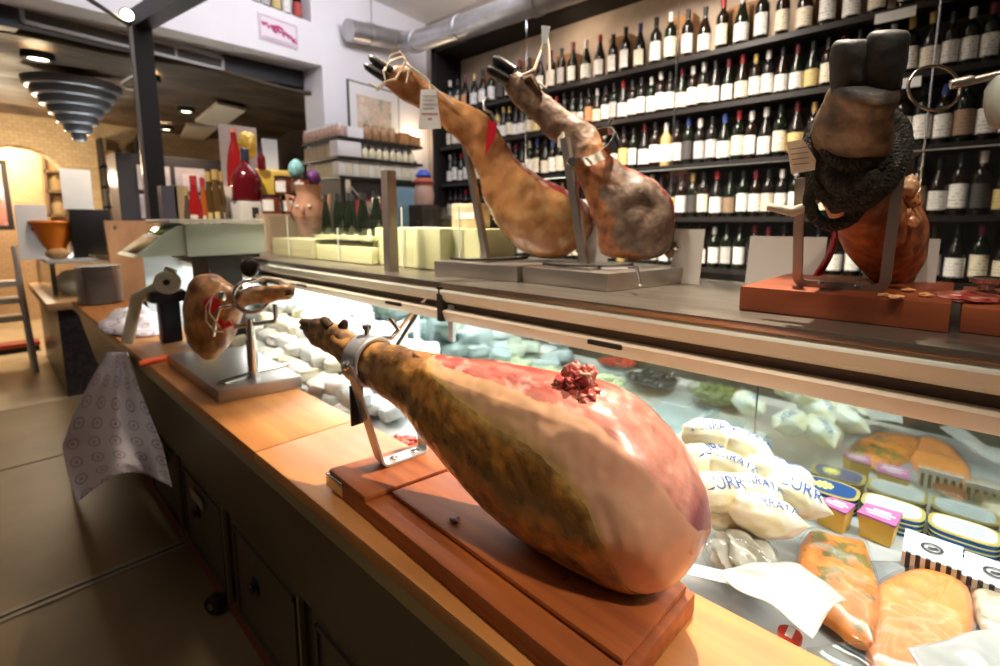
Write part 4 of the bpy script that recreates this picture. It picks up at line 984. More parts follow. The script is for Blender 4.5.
# ---------------------------------------------------------------- small ham on the steel base
ss = thing('ham_stand', (.51, 1.70, ZW), 'steel ham stand with flat square base, single post and ring on the middle worktop', 'ham stand')
zt2 = ZW+.037
c1, c2, c3, c4 = [Vector((x, y, 0)) for x, y in ((.402, 1.434), (.615, 1.40), (.64, 1.90), (.405, 1.97))]
MB().prism([Vector((p.x, p.y, ZW+.0005)) for p in (c1, c2, c3, c4)], (0, 0, .036), bev=.002).build('base_plate', STEELD, ss)
pf_ = onz(254, 377, zt2)
a = onz(222, 384, zt2); c = onz(287, 364, zt2); d_ = (c-a).normalized(); s_ = Vector((d_.y, -d_.x, 0))
MB().prism([a-s_*.018, c-s_*.018, c+s_*.018, a+s_*.018], (0, 0, .006), bev=.001).build('foot_plate', STEELP, ss)
pt = onp(256, 319, pf_, fw*np.array([1, 1, 0]))
MB().tube([pf_, (pf_.x, pf_.y, pt.z)], .0115, 16).tube([pf_, (pf_.x, pf_.y, (pf_.z*.35+pt.z*.65))], .015, 16).build('post', STEELP, ss)
nv = fw*np.array([1, 1, 0])
def sp(px, py, k=0): return onp(px, py, pf_, nv)+Vector((fw[0], fw[1], 0))*k
MB().tube(bend([sp(233, 298), sp(233, 327), sp(276, 321), sp(275, 304)], .008), .007, 10).build('fork', STEELP, ss)
rc_ = sp(252, 296); ra_ = Vector((-fw[0]*.9+rt[0]*.45, -fw[1]*.9+rt[1]*.45, .05)).normalized()
MB().ring(rc_, ra_, .044, .006, .022, 36).ring(rc_+ra_*.012, ra_, .046, .006, None, 36).build('ring_clamp', STEELP, ss)
MB().tube([sp(252, 283), sp(250, 272)], .006, 10).build('clamp_stem', STEELP, ss)
MB().lathe([(0, .012), (.018, .011), (.025, .006), (.026, -.006), (.018, -.011), (0, -.012)], sp(250, 268), 24, (-fw[0], -fw[1], .1)).build('black_knob', mat('knob_black', (.03, .022, .02), .25, .4), ss)
MB().tube([sp(241, 303, -.05), sp(232, 304, -.062), sp(229, 316, -.064), sp(226, 331, -.064)], .006, 10).build('lever', CHROME, ss)
MB().lathe([(0, .014), (.009, .012), (.013, 0), (.009, -.012), (0, -.014)], sp(234, 293, -.06), 14, (0, 0, 1)).build('screw_head', CHROME, ss)
sh = thing('cured_ham', (.5, 1.72, zt2), 'small upright cured ham with red string, held in the ring of the steel-based stand', 'ham')
PS = np.array(rc_)+np.array([-.02, .02, 0]); NS = (-fw[0], -fw[1], 0)
SS = [((198, 275), (190, 292), .025, .025), ((207, 274), (186, 318), .045, .045), ((217, 276), (190, 338), .058, .058), ((226, 281), (198, 352), .062, .062), ((233, 285), (209, 359), .058, .058), ((237, 287), (219, 355), .050, .05), ((240, 289), (230, 342), .040, .04), ((243, 289), (238, 318), .032, .032), ((250, 287), (247, 306), .024, .024), ((262, 286), (262, 304), .020, .020), ((280, 285), (280, 301), .018, .018), ((290, 285), (289, 299), .014, .014), ((295, 288), (294, 296), .007, .007)]
LS = Loft(SS, PS, NS, 110, 48, amp=.006, freq=24, seed=3)
def scol(s, c, v, p):
    n = noise.fractal(p*20, 1, 2, 5); col = mixc((.52, .24, .08), (.28, .11, .035), sstep(-.25, .35, n)); col = mixc(col, (.55, .33, .16), sstep(.3, .6, noise.fractal(p*34, 1, 2, 4))*.7)
    col = mixc(col, (.58, .36, .18), sstep(.58, .66, s)*(1-sstep(.7, .8, s))*.7)
    return mixc(col, mixc((.46, .24, .10), (.20, .09, .035), sstep(-.2, .4, n)), sstep(.75, .9, s)*.9)
LS.mesh('skin', vcmat('ham_skin_amber', .32, .35, .5, 50, .25, 40), sh, scol)
q0, q1 = sp(288, 292, -.01), sp(296, 291, -.02)
hoof(q0, q1, (0, 0, 1), .010, HOOFT, sh)
MB().tube([sp(266, 283, -.01), sp(271, 280, -.02), sp(283, 283, -.02)], [.006, .006, .003], 8).build('dewclaw', HOOFT, sh)
RED = mat('red_band', (.55, .015, .02), .35)
MB().lathe([(0, .007), (.016, .006), (.022, .002), (.022, -.004), (0, -.007)], sp(225, 301, -.064), 24, (-.55, -.75, .1)).build('red_seal', RED, sh)
MB().tube([sp(231, 317, -.06), sp(236, 322, -.06), sp(242, 319, -.055)], .009, 8).build('red_tag', RED, sh)
MB().tube([sp(228, 290, -.066), sp(221, 302, -.072), sp(221, 316, -.072), sp(228, 326, -.07), sp(236, 327, -.065)], .0022, 6).tube([sp(226, 291, -.068), sp(224, 308, -.072), sp(233, 322, -.068)], .0022, 6).build('string', mat('string_white', (.80, .72, .62), .7), sh)
MB().tube([sp(254, 283, -.02), sp(268, 277, -.02), sp(284, 279, -.02), sp(292, 284, -.02)], .004, 6).build('hock_string', MATS['string_white'], sh)
# ================================================================ HAMS ON THE CASE TOP
def corner_box(name, pts, z0, h, m, parent, bev=.002):
    return MB().prism([Vector((p[0], p[1], z0)) for p in pts], (0, 0, h), bev=bev).build(name, m, parent)
HB = .040
# --- two steel stands
def case_stand(pts, label, foot, head, padc):
    x = sum(p[0] for p in pts)/4; y = sum(p[1] for p in pts)/4
    t = thing('ham_stand', (x, y, ZT), label, 'ham stand', 'steel ham stands on the case top')
    corner_box('base_box', pts, ZT+.0005, HB-.001, STEELD, t)
    return t
s2p = ((.925, .805), (.918, .556), (1.215, .49), (1.215, .76))
s1p = ((.885, 1.105), (.915, .815), (1.20, .79), (1.20, 1.10))
zb = ZT+HB
st1 = case_stand(s1p, 'left steel box ham stand on the case top, under the white-tagged amber ham', None, None, None)
st2 = case_stand(s2p, 'right steel box ham stand on the case top, under the grey-brown ham', None, None, None)
def upright(st, foot_px, head_px, X0, dX, w=.017):
    f = onx(*foot_px, X0); f.z = zb; h = onx(*head_px, X0+dX)
    b = MB(); b.tube([f, f+(h-f)*.5, h], .01, flat=(w*1.15, w*.9, (1, 0, 0))); b.build('upright', STEELD, st)
    return f, h
f1, h1 = upright(st1, (487, 262), (466, 145), 1.0, -.02)
f2, h2 = upright(st2, (585, 264), (565, 138), 1.0, -.02)
for st, f, pts in ((st1, f1, s1p), (st2, f2, s2p)):
    MB().box((f.x-.055, f.y-.05, zb), (f.x+.11, f.y+.05, zb+.006), bev=.001).build('foot_plate', STEELD, st)
    MB().tube(bend([(pts[0][0]+.02, pts[0][1]-.05, zb+.008), (pts[0][0]+.02, pts[0][1]-.12, zb+.008), (f.x, f.y-.08, zb+.008), (f.x+.08, f.y-.085, zb+.008)], .01), .0035, 6).build('latch_rod', DARKB, st)
p = [onx(664, 266, 1.0), onx(684, 266, .96)]
b = MB().tube(bend([onx(594, 268, .99), onx(632, 267, .96), onx(637, 267, .955), onx(640, 285, .915)], .01), .0035, 8); b.build('bent_rod', STEELP, st2)
q = onx(455, 152, h1.x); 
MB().lathe([(0, -.012), (.02, -.012), (.022, -.008), (.022, .008), (.02, .012), (0, .012)], h1+Vector((.012, -.008, .004)), 22, (-.5, -.75, .1)).build('round_pad', mat('pad_cream', (.62, .55, .44), .4), st1)
MB().tube([h2+Vector((0, .01, -.02)), h2+Vector((0, .012, .008)), onx(559, 137, 1.0), onx(556, 133, 1.0)], .01, flat=(.02, .004, (1, 0, 0))).build('hook_pad', mat('pad_cream', (.62, .55, .44), .4), st2)
rtv0, upv0, fwv0 = Vector(rt), Vector(up), Vector(fw)
rc2 = onx(596, 146, 1.04); ra2 = Vector((.35, -.75, -.62)).normalized()
b = MB(); r2 = .046
b.ring(rc2, tuple(rtv0*.55-upv0*.6+fwv0*.55), .052, .003, .024, 40); b.build('ring_band', STEELP, st2)
MB().tube([onx(610, 124, 1.0), onx(613, 119, 1.0)], .006, 10).build('band_screw', CHROME, st2)
MB().lathe([(0, .014), (.010, .012), (.013, .004), (.013, -.006), (0, -.006)], onx(571, 162, .985), 14, (-.7, -.7, 0)).build('clamp_bolt', CHROME, st2)
MB().box(onx(566, 168, 1.0)-Vector((.004, .012, .012)), onx(579, 148, 1.0)+Vector((.004, .012, .012)), bev=.002).build('clamp_bracket', STEELP, st2)
# --- ham one (amber, with white tag and red seal)
ham1 = thing('cured_ham', (1.06, .95, zb), 'whole amber ham with white tag and red seal, leaning up from a steel stand', 'ham')
Pa = np.array([1.06, .95, 0]); Na = Vector((-fw[0], -fw[1], 0)).normalized()
S1 = [((389, 68), (384, 86), .016, .016), ((400, 66), (390, 91), .020, .020), ((414, 71), (404, 100), .021, .021), ((430, 85), (421, 110), .020, .020), ((448, 96), (438, 123), .022, .022), ((470, 106), (455, 138), .027, .026),
      ((489, 117), (466, 152), .032, .03), ((500, 132), (474, 166), .034, .034), ((512, 152), (480, 182), .040, .04), ((530, 170), (486, 202), .050, .05), ((552, 183), (496, 222), .062, .06), ((572, 192), (508, 238), .070, .066), ((588, 206), (520, 250), .068, .064), ((594, 222), (540, 258), .056, .05), ((586, 240), (556, 259), .034, .034), ((574, 250), (566, 256), .012, .012)]
L1 = Loft(S1, Pa, Na, 120, 56, amp=.005, freq=20, seed=12)
def c1(s, c, v, p):
    n = noise.fractal(p*14, 1, 2, 5); n2 = noise.fractal(p*40, 1, 2, 4)
    col = mixc((.52, .24, .085), (.36, .145, .05), sstep(-.3, .35, n)*.8)
    col = mixc(col, (.52, .34, .14), sstep(.0, .5, n2)*sstep(.45, .75, s)*.9)
    col = mixc(col, (.40, .17, .07), 1-sstep(.1, .3, s))
    return col
def k1(s, c, v): return s > .50 and s < .94 and c > .80+.06*noise.noise(Vector((s*12, 2, 0)))+.0*v
SKIN1 = vcmat('ham_skin_one', .26, .55, .2, 30, .12, 22)
L1.mesh('skin', SKIN1, ham1, c1, lambda s, c, v: not k1(s, c, v))
def lean2(s, c, v, p): n = noise.fractal(Vector((p.x*40, p.y*40, p.z*20)), 1, 2, 5); return mixc((.30, .04, .04), (.62, .36, .28), sstep(-.05, .45, n))
L1.mesh('lean_meat', LEANM, ham1, lean2, k1, caps=(False, False))
def onA(px, py, k=0): return onp(px, py, Pa, Na)+Vector(Na)*k
hoof(onA(391, 76), onA(366, 60), (onA(391, 76)-onA(366, 60)).cross(Na), .027, HOOFB, ham1)
STR = mat('string_cream', (.74, .64, .50), .8)
sr = .0028
MB().tube([onA(388, 74, .03), onA(393, 58, .025), onA(402, 54, .02), (onA(408, 62, .02)), onA(398, 82, .028), onA(388, 84, .028), onA(386, 74, .028), onA(392, 60, .0), onA(404, 58, .01), onA(412, 70, .03), onA(409, 86, .03)], sr, 6).build('string', STR, ham1)
MB().tube([onA(388, 84, .028), onA(380, 90, .03), onA(372, 86, .03)], sr, 6).tube([onA(388, 85, .028), onA(383, 92, .03), onA(379, 93, .03)], sr, 6).tube([onA(409, 68, .03), onA(424, 78, .028), onA(431, 84, .03), onA(432, 94, .034)], sr, 6).tube([onA(404, 74, .03), onA(416, 74, .028), onA(440, 94, .026), onA(455, 108, .028)], sr, 6).build('string', STR, ham1)
tg = MB().prism([onA(423, 93, .036), onA(438, 93, .036), onA(443, 131, .038), onA(421, 132, .038)], Vector(Na)*.0012).build('paper_tag', PAPER, ham1, smooth=False)
b = MB()
for i, yy in enumerate((99, 103, 107, 111)): b.prism([onA(425, yy, .0385), onA(439-(i % 2)*3, yy, .0385), onA(439-(i % 2)*3, yy+.9, .0385), onA(425, yy+.9, .0385)], Vector(Na)*.0003)
b.build('tag_writing', mat('pencil', (.35, .32, .32), .7), tg, smooth=False)
b = MB()
for yy, x0, x1 in ((116, 424, 440), (121, 430, 434), (126, 424, 441)): b.prism([onA(x0, yy, .0385), onA(x1, yy, .0385), onA(x1, yy+2, .0385), onA(x0, yy+2, .0385)], Vector(Na)*.0003)
b.build('tag_stamp', mat('stamp_red', (.50, .22, .22), .7), tg, smooth=False)
MB().prism([onA(489, 122, .036), onA(497, 126, .036), onA(496, 138, .038), onA(486, 158, .038), onA(487, 140, .038)], Vector(Na)*.003).build('red_seal', mat('seal_red', (.62, .02, .04), .3), ham1)
MB().tube([onA(497, 128, .034), onA(492, 116, .036), onA(485, 112, .03), onA(484, 104, .02), onA(487, 99, .02), onA(490, 101, .02)], .004, 8).build('iron_hook', STEELD, ham1)
# --- ham two (grey-brown, hairy shank)
ham2 = thing('cured_ham', (1.08, .68, zb), 'dry grey-brown ham with black hoof, held by a bright steel ring band', 'ham')
Pb = np.array([1.08, .66, 0])
def onB(px, py, k=0): return onp(px, py, Pb, Na)+Vector(Na)*k
S2 = [((520, 72), (502, 82), .020, .020), ((527, 76), (508, 93), .022, .022), ((538, 88), (520, 108), .020, .02), ((552, 98), (533, 121), .020, .02), ((571, 113), (548, 137), .023, .023), ((588, 122), (562, 150), .028, .028), ((598, 133), (570, 166), .034, .034),
      ((606, 152), (578, 180), .040, .04), ((624, 165), (585, 196), .050, .05), ((645, 176), (592, 214), .062, .06), ((662, 190), (598, 234), .066, .064), ((671, 206), (602, 252), .066, .06), ((673, 226), (612, 257), .060, .05), ((669, 246), (638, 260), .040, .034), ((662, 255), (654, 258), .014, .012)]
L2 = Loft(S2, Pb, Na, 120, 56, amp=.006, freq=22, seed=21, sq=.85)
def c2f(s, c, v, p):
    n = noise.fractal(p*18, 1, 2, 5); n2 = noise.fractal(p*60, 1, 2, 4)
    sh = mixc((.26, .16, .10), (.15, .085, .05), sstep(-.3, .3, n+n2*.5))
    am = mixc((.44, .17, .055), (.28, .09, .03), sstep(-.3, .35, n))
    gr = mixc((.24, .165, .12), (.13, .085, .06), sstep(-.3, .35, n+n2*.4))
    col = mixc(sh, am, sstep(.38, .5, s))
    g = sstep(.53, .60, s+.05*n)*sstep(-.72, -.58, c+.15*n)
    col = mixc(col, gr, g)
    return col
def k2(s, c, v): return s > .56 and s < .86 and c > .86+.07*noise.noise(Vector((s*14, 5, 0)))
L2.mesh('skin', vcmat('ham_skin_two', .5, .12, .6, 60, .3, 50), ham2, c2f, lambda s, c, v: not k2(s, c, v))
L2.mesh('lean_meat', LEANM, ham2, lean2, k2, caps=(False, False))
hoof(onB(512, 77), onB(489, 62), (onB(512, 77)-onB(489, 62)).cross(Na), .028, HOOFB, ham2)
MB().tube([onB(524, 82, .015), onB(530, 80, .02), onB(535, 88, .02), onB(541, 98, .018)], [.008, .011, .009, .004], 8).build('dewclaw', MATS['hoof_brown'], ham2)
MB().tube([onB(522, 78, .02), onB(534, 72, .02), onB(543, 46, .01), onB(546, 30, .0), onB(548, 50, .012), onB(549, 78, .02), onB(545, 90, .022), onB(536, 84, .024)], .0035, 6).build('hanging_cord', STR, ham2)
MB().prism([onB(541, 28, .012), onB(550, 29, .012), onB(546, 46, .012), onB(542, 46, .012)], Vector(Na)*.004).build('cord_tag', mat('cord_tag', (.65, .68, .70), .4), ham2)
MB().lathe([(0, .012), (.010, .011), (.012, .004), (.010, -.012), (0, -.014)], onB(674, 247, .02), 14, (-.6, .3, .3)).build('butt_screw', STEELP, ham2)
vblob('bone_end', LEANM, ham2, onB(668, 252, .01), (.012, .012, .016), lambda p: (.20, .12, .08), 3, .3, 2, 9)
vblob('bone_end', LEANM, ham1, onA(580, 248, .0), (.012, .014, .016), lambda p: (.14, .08, .04), 3, .3, 2, 4)
# --- ham three: hoof towards us, dark rope, red wooden block
bk3 = [(.885, .276), (.887, .006), (1.205, .008), (1.20, .27)]
st3 = thing('ham_stand', (1.04, .14, ZT), 'thick red-brown wooden block on the case top with a steel hoop bracket', 'ham stand')
corner_box('block', bk3, ZT+.0005, .041, WOODR, st3, .003)
z3 = ZT+.0416
XB = .955
a = onx(797, 287, XB); c = onx(884, 291, XB); tA = onx(800, 178, XB-.02); tC = onx(902, 152, XB-.02)
a.z = c.z = z3+.004
MB().tube(bend([tA, a, c, tC], .016), .01, flat=(.014, .008, (1, 0, 0))).build('hoop_bracket', STEELD, st3) 
for t in (.3, .72): MB().lathe([(0, .004), (.006, .003), (.007, 0)], a+(c-a)*t+Vector((0, 0, .003)), 12).build('screw', CHROME, st3)
MB().box(tC-Vector((.008, .012, .004)), tC+Vector((.010, .006, .016)), bev=.002).build('bracket_end', DARKB, st3)
ham3 = thing('cured_ham', (1.05, .11, z3), 'ham seen hoof-first over the red-brown wooden block, shank wound with dark rope', 'ham')
def ringloft(name, rows, m, parent, colf, N=70, M=40, amp=.004, freq=24, seed=0, sq=1):
    """rows: (centre, right half-vector, up half-vector)"""
    L = Loft.__new__(Loft); L.N, L.M = N, M; T = [np.array([*c, *r, *u], float) for c, r, u in rows]; K = len(T); L.pts = np.zeros((N, M, 3))
    for q in range(N):
        x = q/(N-1)*(K-1); i = min(int(x), K-2); f = x-i
        p0, p1, p2, p3 = T[max(i-1, 0)], T[i], T[i+1], T[min(i+2, K-1)]
        r = .5*((2*p1)+(-p0+p2)*f+(2*p0-5*p1+4*p2-p3)*f*f+(-p0+3*p1-3*p2+p3)*f**3)
        for k in range(M):
            t = 2*PI*k/M; cx, sx = math.cos(t), math.sin(t)
            p = Vector(r[0:3])+Vector(r[6:9])*cx+Vector(r[3:6])*sx
            d = (p-Vector(r[0:3])); 
            if d.length > 1e-6: p += d.normalized()*(noise.noise(p*freq+Vector((seed, 0, 0)))*amp+noise.noise(p*freq*3)*amp*.3)
            L.pts[q, k] = p
    return L.mesh(name, m, parent, colf)
rtv = Vector(rt); upv = Vector(up)
def rw(px, py, X, rx, ry, tilt=0, dz=0):
    c = onx(px, py, X); dep = c.dot(Vector(fw)); k = dep/FP
    # ring plane spans the view's right vector and a vector mixing up and depth so that the shank is foreshortened
    u = (upv*math.cos(tilt)+Vector(fw)*math.sin(tilt))
    r = rtv*math.cos(.12)+upv*math.sin(.12)
    return (c, r*(rx*k), u*(ry*k/max(.35, math.cos(tilt))*1.0))
rows3 = [rw(866, 82, .803, 24, 9, 1.0), rw(865, 86, .803, 28, 15, 1.0), rw(862, 96, .81, 30, 20, 1.0), rw(858, 108, .825, 30, 20, 1.0), rw(852, 126, .85, 32, 22, 1.0), rw(849, 150, .90, 31, 24, 1.0), rw(853, 175, .95, 33, 26, .9), rw(860, 195, 1.0, 40, 30, .7), rw(872, 208, 1.05, 46, 38, .6), rw(880, 222, 1.10, 46, 42, .5), rw(882, 240, 1.14, 40, 40, .5), rw(882, 258, 1.15, 24, 30, .5), rw(880, 266, 1.155, 8, 10, .5)]
def c3(s, c, v, p):
    n = noise.fractal(p*22, 1, 2, 5); n2 = noise.fractal(p*50, 1, 2, 4)
    sh = mixc((.19, .11, .05), (.065, .038, .018), sstep(-.3, .3, n+.4*n2)); body = mixc((.50, .16, .045), (.30, .075, .02), sstep(-.2, .35, n))
    body = mixc(body, (.66, .34, .16), sstep(.2, .45, n2)*.7)
    sh = mixc((.022, .020, .018), sh, sstep(.06, .16, s+.05*n))
    return mixc(sh, body, sstep(.50, .60, s))
ringloft('skin', rows3, vcmat('ham_skin_three', .58, .05, .6, 70, .3, 50), ham3, c3, seed=5)
# big cloven hoof
def claw(pts, m, nm):
    rows = [(onx(px, py, X), rtv*(rx*onx(px, py, X).dot(Vector(fw))/FP), (upv*.45+Vector(fw)*.89)*(ry*onx(px, py, X).dot(Vector(fw))/FP)) for px, py, X, rx, ry in pts]
    return ringloft(nm, rows, m, ham3, lambda s, c, v, p: (0, 0, 0), 24, 22, .0012, 60)
HB3 = mat('hoof_slate', (.024, .022, .020), .62, var=.5, scale=40, bump=.2, bscale=60)
claw([(855, 104, .815, 12, 12), (852, 92, .806, 17, 19), (851, 82, .80, 17.8, 20), (850.5, 68, .796, 18.2, 20), (851, 56, .792, 18.2, 20), (852, 47, .79, 17.6, 19), (853, 42.5, .789, 16.2, 17), (854, 40, .789, 13, 14), (855, 39, .789, 6, 7)], HB3, 'hoof')
claw([(874, 101, .815, 12, 12), (879, 88, .806, 17, 19), (881, 76, .80, 17.8, 20), (884, 62, .796, 18.2, 20), (886, 48, .792, 18.4, 20), (888, 38, .79, 18, 19), (889.5, 33, .789, 16.4, 17), (891, 30.5, .789, 13, 13), (892, 29.5, .789, 6, 6)], HB3, 'hoof')
# rope wraps (twisted strands)
ROPE = mat('dark_rope', (.040, .034, .028), .95, var=.6, scale=160, bump=.9, bscale=260)
def rope(pts, r, name='rope'):
    P = resample(pts, max(30, len(pts)*14)); b = MB()
    for ph in (0, 2*PI/3, 4*PI/3):
        Q = []
        for i, p in enumerate(P):
            t = Vector(P[min(i+1, len(P)-1)])-Vector(P[max(i-1, 0)]); t.normalize(); a = t.orthogonal().normalized()
            a = (Vector((.3, .5, .8))-t*Vector((.3, .5, .8)).dot(t)).normalized(); c = t.cross(a); w = ph+i*.75
            Q.append(Vector(p)+(a*math.cos(w)+c*math.sin(w))*r*.5)
        b.tube(Q, r*.62, 7)
    return b.build(name, ROPE, ham3)
def rpx(L): return [tuple(onx(px, py, X)) for px, py, X in L]
rr = .0115
rope(rpx([(822, 148, .88), (815, 165, .87), (818, 185, .86), (833, 200, .86), (852, 203, .86), (872, 196, .87), (890, 180, .90), (897, 160, .92), (896, 140, .93), (888, 128, .94)]), rr)
rope(rpx([(884, 122, .92), (880, 140, .88), (874, 158, .855), (862, 172, .85), (845, 176, .85), (830, 168, .86), (823, 150, .88), (822, 136, .90), (828, 126, .93)]), rr)
rope(rpx([(888, 130, .93), (893, 150, .89), (890, 172, .87), (876, 190, .86), (856, 198, .86), (836, 192, .86), (820, 178, .87), (812, 160, .89)]), rr*.9)
rope(rpx([(826, 176, .865), (836, 186, .85), (850, 190, .845), (862, 180, .845), (858, 166, .85), (844, 160, .85), (832, 168, .855), (836, 182, .845), (850, 186, .84)]), rr)
rope(rpx([(818, 168, .86), (812, 190, .86), (810, 205, .865), (818, 220, .87), (834, 225, .875), (850, 219, .88), (862, 205, .88), (876, 190, .885), (890, 168, .90)]), rr*.8)
rope(rpx([(824, 140, .90), (818, 155, .88), (826, 172, .86), (842, 180, .85), (858, 184, .85), (878, 178, .87), (890, 160, .89), (892, 142, .91)]), rr)
rope(rpx([(830, 118, .90), (818, 126, .89), (811, 142, .88), (815, 158, .87), (828, 170, .86), (846, 178, .85), (866, 172, .85), (884, 158, .88), (894, 142, .91), (892, 122, .93), (884, 112, .93)]), rr)
rope(rpx([(886, 114, .925), (900, 126, .92), (903, 146, .91), (896, 168, .90), (884, 186, .89), (868, 200, .88), (848, 210, .875)]), rr)
rope(rpx([(836, 124, .885), (828, 140, .87), (832, 156, .855), (848, 166, .845), (866, 162, .845), (880, 146, .87), (884, 126, .90)]), rr)
rope(rpx([(840, 194, .85), (856, 186, .842), (872, 178, .845), (868, 192, .85), (852, 200, .855), (834, 206, .865)]), rr)
# paper tag, pale cord end, red ribbon, meat edges
q = [onx(787, 142, .86), onx(803, 139, .85), onx(816, 160, .85), onx(815, 170, .85), onx(792, 174, .86)]
tg = MB().prism(q, (.0012, .0012, 0)).build('paper_tag', mat('aged_paper', (.62, .50, .36), .7, var=.15, scale=30), ham3, smooth=False)
b = MB()
for i in range(4): b.prism([onx(790+i, 149+i*5, .8485), onx(809, 146+i*5.5, .8485), onx(809, 147+i*5.5, .8485), onx(790+i, 150+i*5, .8485)], (.0004, .0004, 0))
b.build('tag_writing', mat('brown_ink', (.25, .16, .10), .7), tg, smooth=False)
MB().tube([onx(824, 186, .87), onx(818, 198, .865), onx(806, 207, .865), onx(792, 212, .865), onx(780, 209, .865), onx(768, 207, .865)], [.006, .007, .007, .008, .007, .006], 10).build('cord_end', mat('pale_cord', (.50, .44, .35), .8, bump=.4, bscale=120), ham3)
MB().grid(lambda u, v: onx(833+2*math.sin(v*5)+(u-.5)*(6+3*v)-14*v**2.5, 224+52*v, .90+.01*math.sin(u*6+v*4)), 6, 20).build('red_ribbon', mat('ribbon_red', (.38, .03, .04), .6, var=.2, scale=60), ham3, solid=.001)
for i, (px, py, X, r) in enumerate(((909, 186, 1.02, .016), (913, 200, 1.03, .013), (905, 214, 1.03, .015), (912, 222, 1.03, .011), (901, 230, 1.04, .014))):
    vblob('meat_edge', LEANM, ham3, onx(px, py, X), (r*.7, r*.8, r), lambda p: mixc((.62, .25, .10), (.74, .44, .24), sstep(-.3, .3, noise.noise(p*60))), 3, .35, 2.2, i)
for i, (px, py) in enumerate(((885, 297), (896, 299), (908, 292), (926, 297), (865, 285))):
    q = onz(px, py, z3); tag(MB().blob(q+Vector((0, 0, .003)), (.006+.002*(i % 3), .009, .0035), 2, .6, 2, i).build('ham_shaving', mat('shaving_orange', (.70, .34, .14), .5)), 'curled orange ham shaving on the red-brown wooden block', 'ham shaving', 'ham shavings on the wooden block')
# --- fourth stand cut by the frame edge
st4 = thing('ham_stand', (1.02, -.15, ZT), 'wooden ham block with ring holder, cut off by the right picture edge', 'ham stand')
corner_box('block', [(.905, -.004), (.90, -.30), (1.20, -.30), (1.20, -.004)], ZT+.0005, .036, WOODR, st4, .003)
q = onz(985, 296, ZT+.037)
MB().lathe([(.02, 0), (.018, .006), (.010, .010), (.010, .018), (.020, .021), (.021, .027), (.016, .030), (0, .031)], q+Vector((.0, 0, 0)), 20).build('clamp_knob', STEELP, st4)
rc4 = onx(934, 88, .92)
MB().ring(rc4, (-fw[0]*.9-.1, -fw[1]*.8, .25), .0325, .0022, None, 40).build('holder_ring', mat('ring_brass_steel', (.50, .42, .33), .15, 1), st4)
e4 = onx(958, 84, .92); o4 = onx(1045, 64, .94)
MB().tube([e4, o4], .0055, 10).build('ring_rod', STEELD, st4)
MB().tube([o4, (o4.x+.01, o4.y-.005, ZT+.037)], .008, 10).build('upright', STEELD, st4)
MB().lathe([(0, -.012), (.006, -.012), (.007, -.008), (.007, .008), (.005, .012), (0, .012)], onx(962, 82, .92), 16, (o4-e4).normalized()).build('rod_collar', STEELD, st4)
MB().tube([onx(1001, 128, .93), onx(1001, 120, .93), onx(999, 104, .93), onx(999, 88, .93), onx(1000, 76, .93)], [.008, .013, .015, .014, .007], 16).build('pale_grip', mat('pale_enamel', (.50, .53, .46), .45), st4)
ms = vblob('meat_remains', LEANM, None, onz(968, 299, ZT+.0375)+Vector((0, 0, .003)), (.050, .040, .007), knobcol, 4, .3, 2.5, 2)
tag(ms, 'dark red ham remains lying on the cut-off wooden block at the right edge', 'meat')
# price cards standing on the case top behind the hams
def card(px0, py0, px1, py1, X, lab, lean=.02):
    a = onx(px0, py1, X); c = onx(px1, py1, X); h = onx(px0, py0, X); t = thing('price_card', ((a+c)/2).to_tuple()[:2]+(ZT,), lab, 'card', 'cards standing along the glass screen')
    MB().prism([(X, a.y, ZT+.001), (X, c.y, ZT+.001), (X+lean, c.y, h.z), (X+lean, a.y, h.z)], (.002, 0, 0)).build('card_sheet', mat('card_grey', (.56, .52, .48), .5), t, smooth=False)
card(745, 236, 822, 276, 1.165, 'plain pale card leaning behind the left side of the rope-tied ham')
card(862, 238, 936, 277, 1.165, 'plain pale card leaning behind the right side of the rope-tied ham')
card(670, 229, 700, 264, 1.168, 'plain pale card behind the right end of the grey-brown ham')
card(578, 226, 606, 262, 1.175, 'plain pale card between the two steel-stand hams')
# ================================================================ FOOD IN THE CASE
def T3(c, rz=0, tx=0, ty=0): return Matrix.Translation(Vector(c))@Matrix.Rotation(rz, 4, 'Z')@Matrix.Rotation(ty, 4, 'Y')@Matrix.Rotation(tx, 4, 'X')
BAGW = mat('cheese_bag', (.82, .82, .77), .3, var=.14, scale=22, col2=(.80, .68, .36), bump=.25, bscale=30, coat=.4)
BLUEP = mat('bag_blue', (.02, .07, .30), .4)
def bag_mesh():
    b = MB().blob((0, 0, 0), (.047, .029, .025), 4, .10, 2.2, 3)
    for v in b.bm.verts:
        x = v.co.x
        if x > .03: k = 1-.75*sstep(.03, .05, x); v.co.y *= k; v.co.z *= k; v.co.x += .012*sstep(.03, .05, x)
        v.co += v.co.normalized()*.0018*noise.noise(v.co*110)
    return b
def bag_txt(txt, size, yoff=0):
    me = text_mesh(txt, size)
    vs = []
    bm = bmesh.new(); bm.from_mesh(me); bmesh.ops.subdivide_edges(bm, edges=bm.edges[:], cuts=1)
    for v in bm.verts:
        x, y = v.co.x*.95, v.co.y+yoff
        th = y/.027; e = max(.05, 1-(x/.0515)**2)**.5
        v.co = Vector((x, -math.sin(th)*-1*.0302*e*1.0, math.cos(th)*.0262*e))
    bm.to_mesh(me); bm.free(); me.materials.append(BLUEP); return me
g = bag_mesh().build('x', BAGW); bagm = g.data; bpy.data.objects.remove(g)
tm = [bag_txt('BURRATA', .0185), bag_txt('BURRATA', .0165, .005), bag_txt('BURR', .026)]
